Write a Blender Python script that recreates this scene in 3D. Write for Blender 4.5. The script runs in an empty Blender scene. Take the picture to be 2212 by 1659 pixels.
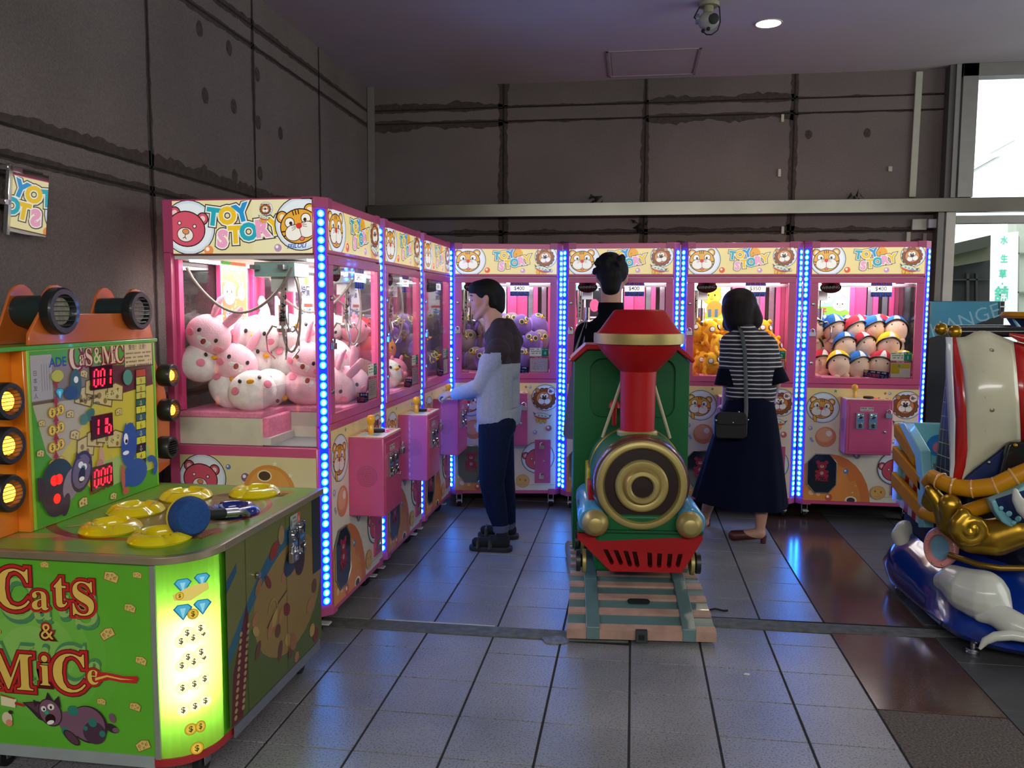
import bpy, bmesh, math, random
from mathutils import Vector, Matrix, Euler
R = math.radians
PI = math.pi
random.seed(7)
scn = bpy.context.scene
COL = scn.collection

# ---------------------------------------------------------------- camera
cam = bpy.data.objects.new('camera', bpy.data.cameras.new('camera'))
COL.objects.link(cam)
cam.data.sensor_width = 36.0
cam.data.lens = 1800.0 / 2212.0 * 36.0
cam.data.clip_start = 0.05
_y, _p, _r = R(8.28), R(5.16), R(0.27)
_fw = Vector((-math.sin(_y) * math.cos(_p), math.cos(_y) * math.cos(_p), -math.sin(_p)))
_rt = Vector((math.cos(_y), math.sin(_y), 0))
_up = _rt.cross(_fw)
_r2 = _rt * math.cos(_r) + _up * math.sin(_r)
_u2 = -_rt * math.sin(_r) + _up * math.cos(_r)
_m = Matrix((_r2, _u2, -_fw)).transposed().to_4x4()
_m.translation = Vector((0, 0, 1.488))
cam.matrix_world = _m
scn.camera = cam
scn.view_settings.view_transform = 'Standard'
scn.view_settings.look = 'None'
scn.view_settings.gamma = 1
scn.view_settings.exposure = 0.0
scn.cycles.max_bounces = 8
scn.cycles.transparent_max_bounces = 24
scn.cycles.sample_clamp_indirect = 4
scn.cycles.caustics_reflective = False
scn.cycles.caustics_refractive = False

# ---------------------------------------------------------------- world + daylight
w = bpy.data.worlds.new('sky')
scn.world = w
w.use_nodes = True
_bg = w.node_tree.nodes['Background']
_bg.inputs[0].default_value = (0.86, 0.93, 1.0, 1)
_bg.inputs[1].default_value = 3.2

def area(name, loc, rot, sx, sy, power, color, spread=180):
    l = bpy.data.lights.new(name, 'AREA')
    l.shape = 'RECTANGLE'; l.size = sx; l.size_y = sy
    l.energy = power; l.color = color; l.spread = R(spread)
    o = bpy.data.objects.new(name, l)
    o.location = loc; o.rotation_euler = rot
    COL.objects.link(o)
    return o
# daylight through the open shop front behind the photographer and through the glazed bay on the right
area('daylight_shopfront', (0.9, -2.4, 3.28), (R(40), 0, R(2)), 8.0, 1.6, 500, (1.0, 0.99, 0.96))
area('daylight_bay', (5.6, 4.2, 1.9), (R(90), 0, R(90)), 4.5, 2.6, 110, (0.96, 1.0, 0.97))

# ---------------------------------------------------------------- materials
def s2l(c):
    return tuple((x / 12.92 if x <= 0.04045 else ((x + 0.055) / 1.055) ** 2.4) for x in c)
def hexc(h):
    h = h.lstrip('#')
    return tuple(int(h[i:i + 2], 16) / 255 for i in (0, 2, 4))
MATS = {}
def mat(col, rough=0.5, metal=0.0, emit=0.0, ecol=None, coat=0.0, alpha=1.0, trans=0.0, noise=0.06, nscale=14, bump=0.0, bscale=80, spec=0.5):
    key = (col, rough, metal, emit, ecol, coat, alpha, trans, noise, nscale, bump, bscale, spec)
    if key in MATS:
        return MATS[key]
    m = bpy.data.materials.new('m_' + col.strip('#'))
    m.use_nodes = True
    nt = m.node_tree
    b = nt.nodes['Principled BSDF']
    c = s2l(hexc(col))
    b.inputs['Base Color'].default_value = (*c, 1)
    b.inputs['Roughness'].default_value = rough
    b.inputs['Metallic'].default_value = metal
    b.inputs['Specular IOR Level'].default_value = spec
    if coat:
        b.inputs['Coat Weight'].default_value = coat
        b.inputs['Coat Roughness'].default_value = 0.05
    if alpha < 1:
        b.inputs['Alpha'].default_value = alpha
    if trans:
        b.inputs['Transmission Weight'].default_value = trans
    if emit:
        e = s2l(hexc(ecol or col))
        b.inputs['Emission Color'].default_value = (*e, 1)
        b.inputs['Emission Strength'].default_value = emit
    if noise or bump:
        tc = nt.nodes.new('ShaderNodeTexCoord')
        n = nt.nodes.new('ShaderNodeTexNoise')
        n.inputs['Scale'].default_value = nscale
        n.inputs['Detail'].default_value = 3
        nt.links.new(tc.outputs['Object'], n.inputs['Vector'])
        if noise:
            rp = nt.nodes.new('ShaderNodeMapRange')
            rp.inputs['From Min'].default_value = 0.3; rp.inputs['From Max'].default_value = 0.7
            rp.inputs['To Min'].default_value = 1 - noise; rp.inputs['To Max'].default_value = 1 + noise
            nt.links.new(n.outputs['Fac'], rp.inputs['Value'])
            mx = nt.nodes.new('ShaderNodeVectorMath'); mx.operation = 'SCALE'
            mx.inputs[0].default_value = c
            nt.links.new(rp.outputs[0], mx.inputs['Scale'])
            nt.links.new(mx.outputs[0], b.inputs['Base Color'])
        if bump:
            n2 = nt.nodes.new('ShaderNodeTexNoise'); n2.inputs['Scale'].default_value = bscale
            nt.links.new(tc.outputs['Object'], n2.inputs['Vector'])
            bp = nt.nodes.new('ShaderNodeBump'); bp.inputs['Strength'].default_value = bump
            bp.inputs['Distance'].default_value = 0.01
            nt.links.new(n2.outputs['Fac'], bp.inputs['Height'])
            nt.links.new(bp.outputs[0], b.inputs['Normal'])
    MATS[key] = m
    return m

def paper(col, back=0.55):
    """printed paper that lets the light behind it through"""
    key = ('paper', col, back)
    if key in MATS: return MATS[key]
    m = bpy.data.materials.new('p_' + col.strip('#')); m.use_nodes = True
    nt = m.node_tree; nt.nodes.clear(); c = s2l(hexc(col))
    o = nt.nodes.new('ShaderNodeOutputMaterial'); d = nt.nodes.new('ShaderNodeBsdfDiffuse'); t = nt.nodes.new('ShaderNodeBsdfTranslucent'); x = nt.nodes.new('ShaderNodeMixShader')
    n = nt.nodes.new('ShaderNodeTexNoise'); n.inputs['Scale'].default_value = 9
    r = nt.nodes.new('ShaderNodeMapRange'); r.inputs['To Min'].default_value = .9; r.inputs['To Max'].default_value = 1.08; nt.links.new(n.outputs['Fac'], r.inputs['Value'])
    v = nt.nodes.new('ShaderNodeVectorMath'); v.operation = 'SCALE'; v.inputs[0].default_value = c; nt.links.new(r.outputs[0], v.inputs['Scale'])
    nt.links.new(v.outputs[0], d.inputs[0]); nt.links.new(v.outputs[0], t.inputs[0]); x.inputs[0].default_value = back
    nt.links.new(d.outputs[0], x.inputs[1]); nt.links.new(t.outputs[0], x.inputs[2]); nt.links.new(x.outputs[0], o.inputs[0])
    MATS[key] = m
    return m
def glass_mat(name, tint=(1, 1, 1), refl=0.6, dirt=0.003):
    m = bpy.data.materials.new(name); m.use_nodes = True
    nt = m.node_tree; nt.nodes.clear()
    out = nt.nodes.new('ShaderNodeOutputMaterial')
    tr = nt.nodes.new('ShaderNodeBsdfTransparent'); tr.inputs[0].default_value = (*tint, 1)
    gl = nt.nodes.new('ShaderNodeBsdfGlossy'); gl.inputs['Roughness'].default_value = 0.02
    fr = nt.nodes.new('ShaderNodeFresnel')
    # same reflectance on both faces of a pane
    ge = nt.nodes.new('ShaderNodeNewGeometry'); mi = nt.nodes.new('ShaderNodeMapRange')
    mi.inputs['To Min'].default_value = 1.45; mi.inputs['To Max'].default_value = 1 / 1.45
    nt.links.new(ge.outputs['Backfacing'], mi.inputs['Value']); nt.links.new(mi.outputs[0], fr.inputs[0])
    mu = nt.nodes.new('ShaderNodeMath'); mu.operation = 'MULTIPLY'; mu.inputs[1].default_value = refl
    mx = nt.nodes.new('ShaderNodeMixShader')
    nt.links.new(fr.outputs[0], mu.inputs[0]); nt.links.new(mu.outputs[0], mx.inputs[0])
    nt.links.new(tr.outputs[0], mx.inputs[1]); nt.links.new(gl.outputs[0], mx.inputs[2])
    d = nt.nodes.new('ShaderNodeBsdfDiffuse'); d.inputs[0].default_value = (.8, .8, .8, 1)
    m2 = nt.nodes.new('ShaderNodeMixShader'); m2.inputs[0].default_value = dirt
    nt.links.new(mx.outputs[0], m2.inputs[1]); nt.links.new(d.outputs[0], m2.inputs[2])
    nt.links.new(m2.outputs[0], out.inputs[0])
    return m
GLASS = glass_mat('clear_glass')
ACRYL = glass_mat('clear_acrylic', (0.97, 0.97, 0.98), 1.0, 0.012)

# ---------------------------------------------------------------- mesh builder
class MB:
    def __init__(s):
        s.v = []; s.f = []; s.mi = []; s.ms = []; s.M = Matrix()
    def m_(s, m):
        if m not in s.ms: s.ms.append(m)
        return s.ms.index(m)
    def add(s, vs, fs, m):
        o = len(s.v); k = s.m_(m)
        s.v += [tuple(s.M @ Vector(p)) for p in vs]
        s.f += [tuple(i + o for i in f) for f in fs]
        s.mi += [k] * len(fs)
        return s
    def box(s, x0, x1, y0, y1, z0, z1, m):
        vs = [(x, y, z) for z in (z0, z1) for y in (y0, y1) for x in (x0, x1)]
        return s.add(vs, [(0, 2, 3, 1), (4, 5, 7, 6), (0, 1, 5, 4), (2, 6, 7, 3), (0, 4, 6, 2), (1, 3, 7, 5)], m)
    def prism(s, pts, d0, d1, m, plane='xy', m2=None):
        """extrude a 2D outline; plane names the two axes of the outline"""
        a = sum(pts[i][0] * pts[(i + 1) % len(pts)][1] - pts[(i + 1) % len(pts)][0] * pts[i][1] for i in range(len(pts)))
        if a < 0: pts = pts[::-1]
        n = len(pts)
        def P(p, d):
            return {'xy': (p[0], p[1], d), 'xz': (p[0], d, p[1]), 'yz': (d, p[0], p[1])}[plane]
        vs = [P(p, d0) for p in pts] + [P(p, d1) for p in pts]
        fs = [tuple(range(n))[::-1], tuple(range(n, 2 * n))] + [(i, (i + 1) % n, n + (i + 1) % n, n + i) for i in range(n)]
        flip = (d1 < d0) != (plane == 'xz')
        if flip: fs = [f[::-1] for f in fs]
        s.add(vs, fs[:2], m); o = len(s.v) - 2 * n; k = s.m_(m2 or m)
        s.f += [tuple(i + o for i in f) for f in fs[2:]]; s.mi += [k] * n
        return s
    def rings(s, rs, m, cap0=True, cap1=True, close=False):
        n = len(rs[0]); vs = [p for r in rs for p in r]; fs = []
        for i in range(len(rs) - 1 + (1 if close else 0)):
            a = i * n; b = ((i + 1) % len(rs)) * n
            fs += [(a + j, a + (j + 1) % n, b + (j + 1) % n, b + j) for j in range(n)]
        if cap0 and not close: fs.append(tuple(range(n))[::-1])
        if cap1 and not close: fs.append(tuple(range((len(rs) - 1) * n, len(rs) * n)))
        return s.add(vs, fs, m)
    def lathe(s, prof, m, c=(0, 0, 0), axis='z', n=32, cap0=True, cap1=True, close=False, ax=None):
        A = Vector(ax) if ax else {'z': Vector((0, 0, 1)), 'x': Vector((1, 0, 0)), 'y': Vector((0, -1, 0))}[axis]
        q = A.normalized().to_track_quat('Z', 'Y').to_matrix()
        rs = []
        for r, h in prof:
            rs.append([tuple(Vector(c) + q @ Vector((r * math.cos(2 * PI * k / n), r * math.sin(2 * PI * k / n), h))) for k in range(n)])
        return s.rings(rs, m, cap0, cap1, close)
    def cyl(s, p0, p1, r0, m, r1=None, n=20):
        p0 = Vector(p0); d = Vector(p1) - p0
        return s.lathe([(r0, 0), (r1 if r1 is not None else r0, d.length)], m, p0, n=n, ax=d)
    def tube(s, pts, r, m, n=10, close=False, caps=True, flat=None):
        pts = [Vector(p) for p in pts]; rs = []
        N = len(pts); up = Vector((0.13, 0.21, 1)).normalized()
        for i, p in enumerate(pts):
            a = pts[(i - 1) % N] if (i > 0 or close) else p
            b = pts[(i + 1) % N] if (i < N - 1 or close) else p
            t = (b - a).normalized()
            x = up.cross(t)
            if x.length < 0.05: x = Vector((1, 0, 0)).cross(t)
            x.normalize(); y = t.cross(x); up = y
            rr = r[i] if isinstance(r, (list, tuple)) else r
            f = flat or 1.0
            rs.append([tuple(p + x * rr * math.cos(2 * PI * k / n) + y * rr * f * math.sin(2 * PI * k / n)) for k in range(n)])
        return s.rings(rs, m, caps, caps, close)
    def sphere(s, c, r, m, n=20, k=12, rot=None):
        r = r if isinstance(r, (tuple, list)) else (r, r, r)
        q = (rot or Euler((0, 0, 0))).to_matrix(); c = Vector(c)
        vs = [tuple(c + q @ Vector((0, 0, -r[2])))]; fs = []
        for i in range(1, k):
            t = PI * i / k - PI / 2
            for j in range(n):
                a = 2 * PI * j / n
                vs.append(tuple(c + q @ Vector((r[0] * math.cos(t) * math.cos(a), r[1] * math.cos(t) * math.sin(a), r[2] * math.sin(t)))))
        vs.append(tuple(c + q @ Vector((0, 0, r[2]))))
        fs += [(0, 1 + (j + 1) % n, 1 + j) for j in range(n)]
        for i in range(k - 2):
            a = 1 + i * n
            fs += [(a + j, a + (j + 1) % n, a + n + (j + 1) % n, a + n + j) for j in range(n)]
        L = len(vs) - 1; a = 1 + (k - 2) * n
        fs += [(L, a + j, a + (j + 1) % n) for j in range(n)]
        return s.add(vs, fs, m)
    def grid(s, fn, nu, nv, m, thick=None):
        vs = [tuple(fn(i / nu, j / nv)) for j in range(nv + 1) for i in range(nu + 1)]
        fs = [(j * (nu + 1) + i, j * (nu + 1) + i + 1, (j + 1) * (nu + 1) + i + 1, (j + 1) * (nu + 1) + i) for j in range(nv) for i in range(nu)]
        return s.add(vs, fs, m)
    def merge(s, me, M, ms):
        """append another blender mesh"""
        o = len(s.v); s.v += [tuple(s.M @ M @ v.co) for v in me.vertices]
        for p in me.polygons:
            s.f.append(tuple(i + o for i in p.vertices)); s.mi.append(s.m_(ms))
        return s
    def mesh(s, name='mesh', smooth=35):
        me = bpy.data.meshes.new(name)
        me.from_pydata(s.v, [], s.f)
        for m in s.ms: me.materials.append(m)
        me.polygons.foreach_set('material_index', s.mi)
        me.update()
        if smooth:
            me.polygons.foreach_set('use_smooth', [True] * len(me.polygons))
            me.set_sharp_from_angle(angle=R(smooth))
        return me

def link(name, me, parent=None, M=None):
    o = bpy.data.objects.new(name, me)
    COL.objects.link(o)
    if parent: o.parent = parent
    if M is not None: o.matrix_local = M
    return o
def part(name, mb, parent, bevel=0, label=None, smooth=35, M=None, seg=2, sub=0, kind=None, solid=0):
    me = mb if isinstance(mb, bpy.types.Mesh) else mb.mesh(name, smooth)
    o = link(name, me, parent, M)
    if label: o['label'] = label
    if kind: o['kind'] = kind
    if solid:
        md = o.modifiers.new('t', 'SOLIDIFY'); md.thickness = solid; md.offset = 0
    if bevel:
        md = o.modifiers.new('b', 'BEVEL'); md.width = bevel; md.segments = seg; md.limit_method = 'ANGLE'; md.angle_limit = R(40)
        md.harden_normals = False
    if sub:
        md = o.modifiers.new('s', 'SUBSURF'); md.levels = sub; md.render_levels = sub
    return o
def tag(o, label, cat, group=None):
    o['label'] = label; o['category'] = cat
    if group: o['group'] = group
    return o
def thing(name, label, cat, loc=(0, 0, 0), rz=0, group=None, rot=None):
    o = bpy.data.objects.new(name, None); COL.objects.link(o)
    o.empty_display_size = 0.05
    o.location = loc; o.rotation_euler = rot or (0, 0, rz)
    return tag(o, label, cat, group)
def struct(name, mb, parent=None, bevel=0, smooth=35):
    o = part(name, mb, parent, bevel, smooth=smooth)
    if not parent: o['kind'] = 'structure'
    return o
def copy_tree(o, parent=None):
    c = o.copy(); COL.objects.link(c)
    if parent: c.parent = parent
    for ch in list(o.children):
        copy_tree(ch, c)
    return c
def remesh(mb, voxel, smooth=2, m=None, name='body'):
    """melt overlapping volumes into one continuous skin"""
    me = mb.mesh(name, 0)
    o = bpy.data.objects.new('tmp', me); COL.objects.link(o)
    md = o.modifiers.new('r', 'REMESH'); md.mode = 'VOXEL'; md.voxel_size = voxel; md.use_smooth_shade = True
    if smooth:
        sm = o.modifiers.new('s', 'SMOOTH'); sm.factor = 0.5; sm.iterations = smooth
    dg = bpy.context.evaluated_depsgraph_get()
    r = bpy.data.meshes.new_from_object(o.evaluated_get(dg))
    r.name = name
    bpy.data.objects.remove(o); 
    r.materials.clear()
    r.materials.append(m or mb.ms[0])
    r.polygons.foreach_set('material_index', [0] * len(r.polygons))
    r.polygons.foreach_set('use_smooth', [True] * len(r.polygons))
    return r
def at(px, py, Y=None, X=None, Z=None):
    """the point of the place seen at a photograph pixel, on the plane y=Y, x=X or z=Z"""
    d = _fw + _r2 * ((px - 1106) / 1800) - _u2 * ((py - 829.5) / 1800)
    C = Vector((0, 0, 1.488))
    t = (Y - C.y) / d.y if Y is not None else (X - C.x) / d.x if X is not None else (Z - C.z) / d.z
    return C + d * t
def boolean(a, b, name='cut', op='DIFFERENCE', smooth=35):
    oa = bpy.data.objects.new('a', a.mesh('a', 0)); ob = bpy.data.objects.new('b', b.mesh('b', 0))
    COL.objects.link(oa); COL.objects.link(ob)
    md = oa.modifiers.new('x', 'BOOLEAN'); md.object = ob; md.operation = op; md.solver = 'EXACT'
    dg = bpy.context.evaluated_depsgraph_get()
    r = bpy.data.meshes.new_from_object(oa.evaluated_get(dg)); r.name = name
    bpy.data.objects.remove(oa); bpy.data.objects.remove(ob)
    r.polygons.foreach_set('use_smooth', [True] * len(r.polygons)); r.set_sharp_from_angle(angle=R(smooth))
    return r
def paint(me, rules):
    """rules: list of (material, test(center)) - patches of colour on a melted mesh"""
    for m, test in rules:
        me.materials.append(m); k = len(me.materials) - 1
        for p in me.polygons:
            if test(p.center): p.material_index = k
    return me

# ---------------------------------------------------------------- lettering
_txt = {}
def text_mesh(s, size=1.0, offset=0.0, shear=0.0, align='CENTER', spacing=1.0):
    key = (s, size, offset, shear, align, spacing)
    if key in _txt: return _txt[key]
    c = bpy.data.curves.new('t', 'FONT')
    c.body = s; c.size = size; c.offset = offset; c.shear = shear
    c.align_x = align; c.align_y = 'CENTER'; c.space_character = spacing
    c.resolution_u = 3
    o = bpy.data.objects.new('t', c); COL.objects.link(o)
    dg = bpy.context.evaluated_depsgraph_get()
    me = bpy.data.meshes.new_from_object(o.evaluated_get(dg))
    bpy.data.objects.remove(o)
    _txt[key] = me
    return me
def serif(s):
    o = ''
    for ch in s:
        if 'A' <= ch <= 'Z': o += chr(0x1D400 + ord(ch) - 65)
        elif 'a' <= ch <= 'z': o += chr(0x1D41A + ord(ch) - 97)
        else: o += ch
    return o

class Art:
    """flat printed artwork: coloured shapes stacked as thin layers on the local x/z plane, facing -y"""
    def __init__(s, clip=None, emit=0.0, rough=0.35, step=0.00003, back=0):
        s.mb = MB(); s.clip = clip; s.emit = emit; s.rough = rough; s.k = 0; s.step = step
        s.T = Matrix.Identity(3); s.back = back
    def mt(s, c):
        if not isinstance(c, str): return c
        if s.back: return paper(c, s.back)
        if s.emit: return mat(c, s.rough, emit=s.emit, noise=0.0)
        return mat(c, s.rough, noise=0.05, nscale=6)
    def set(s, x=0, y=0, sc=1, rot=0, sx=None):
        c, n = math.cos(R(rot)), math.sin(R(rot)); sx = sx or sc
        s.T = Matrix(((c * sx, -n * sc, x), (n * sx, c * sc, y), (0, 0, 1)))
        return s
    def tp(s, p):
        v = s.T @ Vector((p[0], p[1], 1)); return (v.x, v.y)
    def raw(s, pts, c):
        if s.clip:
            x0, x1, y0, y1 = s.clip
            for ax, lim, sg in ((0, x0, 1), (0, x1, -1), (1, y0, 1), (1, y1, -1)):
                out = []
                for i in range(len(pts)):
                    a, b = pts[i - 1], pts[i]
                    ia = (a[ax] - lim) * sg >= 0; ib = (b[ax] - lim) * sg >= 0
                    if ia != ib:
                        t = (lim - a[ax]) / (b[ax] - a[ax])
                        out.append((a[0] + (b[0] - a[0]) * t, a[1] + (b[1] - a[1]) * t))
                    if ib: out.append(b)
                pts = out
                if len(pts) < 3: return s
        s.k += 1; d = -s.k * s.step
        a = sum(pts[i - 1][0] * pts[i][1] - pts[i][0] * pts[i - 1][1] for i in range(len(pts)))
        if a < 0: pts = pts[::-1]
        s.mb.add([(p[0], d, p[1]) for p in pts], [tuple(range(len(pts)))], s.mt(c))
        return s
    def poly(s, pts, c):
        return s.raw([s.tp(p) for p in pts], c)
    def rect(s, x0, x1, y0, y1, c):
        return s.poly([(x0, y0), (x1, y0), (x1, y1), (x0, y1)], c)
    def ell(s, x, y, rx, ry, c, rot=0, n=28, a0=0, a1=360):
        q = R(rot); P = []
        m = n + (0 if a1 - a0 >= 360 else 1)
        for i in range(m):
            a = R(a0) + R(a1 - a0) * i / n
            u, v = rx * math.cos(a), ry * math.sin(a)
            P.append((x + u * math.cos(q) - v * math.sin(q), y + u * math.sin(q) + v * math.cos(q)))
        return s.poly(P, c)
    def oell(s, x, y, rx, ry, c, o='#2a1c18', w=0.1, rot=0):
        s.ell(x, y, rx + w, ry + w, o, rot); return s.ell(x, y, rx, ry, c, rot)
    def line(s, pts, w, c, round_=False):
        for i in range(len(pts) - 1):
            a, b = Vector(pts[i]), Vector(pts[i + 1]); d = b - a
            if d.length < 1e-6: continue
            n = Vector((-d.y, d.x)).normalized() * w / 2; e = d.normalized() * w * 0.3
            k = s.k
            s.poly([a - e + n, a - e - n, b + e - n, b + e + n], c)
            if i: s.k = s.k
        return s
    def arc(s, x, y, r, a0, a1, w, c, n=14, ry=None):
        ry = ry or r
        o = [(x + (r + w / 2) * math.cos(R(a0 + (a1 - a0) * i / n)), y + (ry + w / 2) * math.sin(R(a0 + (a1 - a0) * i / n))) for i in range(n + 1)]
        q = [(x + (r - w / 2) * math.cos(R(a0 + (a1 - a0) * i / n)), y + (ry - w / 2) * math.sin(R(a0 + (a1 - a0) * i / n))) for i in range(n + 1)]
        for i in range(n):
            s.k -= 1 if i else 0
            s.poly([o[i], o[i + 1], q[i + 1], q[i]], c)
        return s
    def star(s, x, y, r, c, n=5, rot=90, q=0.45):
        return s.poly([(x + r * (1 if i % 2 == 0 else q) * math.cos(R(rot + i * 180 / n)), y + r * (1 if i % 2 == 0 else q) * math.sin(R(rot + i * 180 / n))) for i in range(2 * n)], c)
    def text(s, t, x, y, size, c, rot=0, offset=0.0, shear=0.0, align='CENTER', spacing=1.0, sx=1.0):
        me = text_mesh(t, 1.0, offset, shear, align, spacing)
        s.k += 1; d = -s.k * s.step
        q = R(rot); o = len(s.mb.v); k = s.mb.m_(s.mt(c))
        for v in me.vertices:
            u, w_ = v.co.x * size * sx, v.co.y * size
            p = s.tp((x + u * math.cos(q) - w_ * math.sin(q), y + u * math.sin(q) + w_ * math.cos(q)))
            if s.clip:
                p = (min(max(p[0], s.clip[0]), s.clip[1]), min(max(p[1], s.clip[2]), s.clip[3]))
            s.mb.v.append(tuple(s.mb.M @ Vector((p[0], d, p[1]))))
        for f in me.polygons:
            s.mb.f.append(tuple(i + o for i in f.vertices)); s.mb.mi.append(k)
        return s
    def scribble(s, x0, x1, y, h, c, seed=1, fill=0.8):
        """a row of tiny unreadable printed strokes"""
        rr = random.Random(seed); x = x0
        while x < x1:
            wd = h * rr.uniform(0.35, 0.9)
            if rr.random() < fill: s.rect(x, min(x + wd, x1), y - h * rr.uniform(0.3, 0.5), y + h * rr.uniform(0.3, 0.5), c); s.k -= 1
            x += wd + h * 0.25
        s.k += 1
        return s
    def mesh(s, name='art'):
        return s.mb.mesh(name, 0)
# ---------------------------------------------------------------- cartoon animal art (own plain designs)
OL = '#3a2418'
def face(a, kind, x, y, s, rot=0, helmet=True, body=False):
    a.set(x, y, s, rot)
    if helmet:
        a.oell(0.12, 0.1, 1.4, 1.35, '#cfdde8', OL, 0.05)
        a.ell(0.12, 0.1, 1.28, 1.22, '#e6edf0')
    if kind == 'tiger': col, ear = '#e9a93a', '#f3e3c0'
    elif kind == 'bear': col, ear = '#d2566a', '#e9c9c4'
    else: col, ear = '#d98a4a', '#b5713e'
    if kind == 'lion':
        for i in range(14):
            t = i * 2 * PI / 14
            a.ell(0.98 * math.cos(t), 0.9 * math.sin(t), 0.27, 0.27, OL)
        for i in range(14):
            t = i * 2 * PI / 14
            a.ell(0.98 * math.cos(t), 0.9 * math.sin(t), 0.22, 0.22, '#8a4f2c')
        a.oell(-0.7, 0.85, 0.2, 0.2, '#c98a55', OL, 0.05); a.oell(0.7, 0.85, 0.2, 0.2, '#c98a55', OL, 0.05)
        a.ell(0, 0, 0.98, 0.9, '#8a4f2c')
        a.oell(0, 0, 0.8, 0.74, col, OL, 0.05)
    else:
        for sx in (-1, 1):
            a.oell(sx * 0.78, 0.68, 0.27, 0.27, col, OL, 0.06); a.ell(sx * 0.78, 0.68, 0.15, 0.15, ear)
        a.oell(0, 0, 1.0, 0.86, col, OL, 0.06)
    if kind == 'tiger':
        for sx in (-0.16, 0, 0.16):
            a.line([(sx, 0.84), (sx * 0.9, 0.62)], 0.06, OL)
        for sx in (-1, 1):
            a.line([(sx * 0.99, -0.05), (sx * 0.82, -0.08)], 0.07, OL); a.line([(sx * 0.93, -0.3), (sx * 0.78, -0.3)], 0.07, OL)
    if kind == 'bear':
        for sx in (-0.42, 0.42): a.oell(sx, 0.22, 0.07, 0.07, '#f2ece6', OL, 0.04)
        a.oell(0.0, -0.3, 0.42, 0.34, '#efe6df', OL, 0.04); a.oell(0, -0.14, 0.17, 0.12, '#e08a50', OL, 0.03)
        a.line([(0, -0.26), (0, -0.42)], 0.04, OL); a.line([(-0.09, -0.5), (0.0, -0.42), (0.09, -0.5)], 0.04, OL)
    else:
        e = 0.46 if kind == 'tiger' else 0.2
        for sx in (-1, 1):
            a.oell(sx * e, 0.3, 0.24, 0.24, '#f5f3ea', OL, 0.04); a.ell(sx * (e - 0.06), 0.26, 0.09, 0.09, OL)
        q = 1.0 if kind == 'tiger' else 0.78
        for sx in (-1, 1): a.ell(sx * 0.36 * q, -0.26, 0.5 * q, 0.44 * q, OL)
        for sx in (-1, 1): a.ell(sx * 0.36 * q, -0.26, 0.46 * q, 0.4 * q, '#f2eee2')
        if kind == 'tiger': a.ell(0, 0.02, 0.17, 0.15, '#d8352c')
        else: a.ell(0, 0.04, 0.24, 0.17, '#3b2a22')
        a.line([(0, -0.1), (0, -0.52)], 0.035, OL)
        for sx in (-1, 1):
            for k in (-1, 0, 1): a.line([(sx * 0.2, 0.0 + k * 0.05), (sx * 0.42, 0.0 + k * 0.13)], 0.025, OL)
        a.oell(0, -0.66, 0.12, 0.09, '#e0787a', OL, 0.03)
    if body:
        a.oell(-0.45, -0.95, 0.14, 0.3, col, OL, 0.04, 20)
    a.set()
    return a

def planet(a, x, y, r, c, c2, ring=False, glow=True):
    a.ell(x, y, r, r, c); 
    if glow: a.ell(x - r * 0.1, y + r * 0.18, r * 0.78, r * 0.7, c2); a.ell(x + r * 0.3, y + r * 0.35, r * 0.28, r * 0.28, '#f0e0cf')
    if ring: a.arc(x, y, r * 1.4, 185, 215, r * 0.25, '#9aa7c4', ry=r * 0.9)
    return a
def bubble(a, x, y, r, c, c2='#f4f0ea'):
    a.ell(x, y, r, r, c); a.ell(x - r * 0.25, y + r * 0.25, r * 0.4, r * 0.4, c2); return a
def ufo(a, x, y, s, rot=0):
    a.set(x, y, s, rot)
    for k, xx in enumerate((-0.6, -0.1, 0.5)): a.oell(xx, -0.62 - 0.1 * (k == 1), 0.2, 0.36, '#e9b53a', '#8a5a20', 0.05, 10)
    a.oell(0, 0, 1.15, 0.42, '#c8d8b8', OL, 0.05); a.ell(0, -0.16, 1.1, 0.26, '#d4574a'); a.ell(0, 0.08, 1.05, 0.26, '#d5e0c4')
    for xx in (-0.5, 0, 0.5): a.oell(xx, 0.05, 0.1, 0.08, '#7aa7b5', OL, 0.03)
    a.poly([(-1.1, -0.05), (-1.45, 0.45), (-1.0, 0.25)], '#3d4a86'); a.poly([(1.1, -0.05), (1.45, 0.45), (1.0, 0.25)], '#3d4a86')
    a.set(); return a

LETTERS = [('T', '#2aa6b8'), ('O', '#ecc22e'), ('Y', '#2a92cf'), ('S', '#eda3c4'), ('T', '#ecc22e'), ('O', '#2aa8bc'), ('R', '#eda3c4'), ('Y', '#ecc22e')]
def toy_story(a, x, y, s, rot=0):
    """the two-line bubble lettering; s = letter height"""
    P = []
    for i, c in enumerate(LETTERS[:3]): P.append((c, -1.05 + i * 0.82, 0.62 + 0.05 * i + (0.1 if i == 2 else 0), (-8, 0, 14)[i]))
    for i, c in enumerate(LETTERS[3:]): P.append((c, -0.55 + i * 0.76, -0.52 + 0.16 * i - (0.05 if i == 0 else 0), (-6, 2, 0, 6, 10)[i]))
    q = R(rot)
    for off, colr in ((0.165, '#4a4038'), (0.115, '#eef0e4'), (0.06, None)):
        for (ch, col), u, v, r in P:
            X = x + (u * math.cos(q) - v * math.sin(q)) * s; Y = y + (u * math.sin(q) + v * math.cos(q)) * s
            a.text(ch, X, Y, s * 1.22, colr or col, rot + r, offset=off)
    return a

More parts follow.
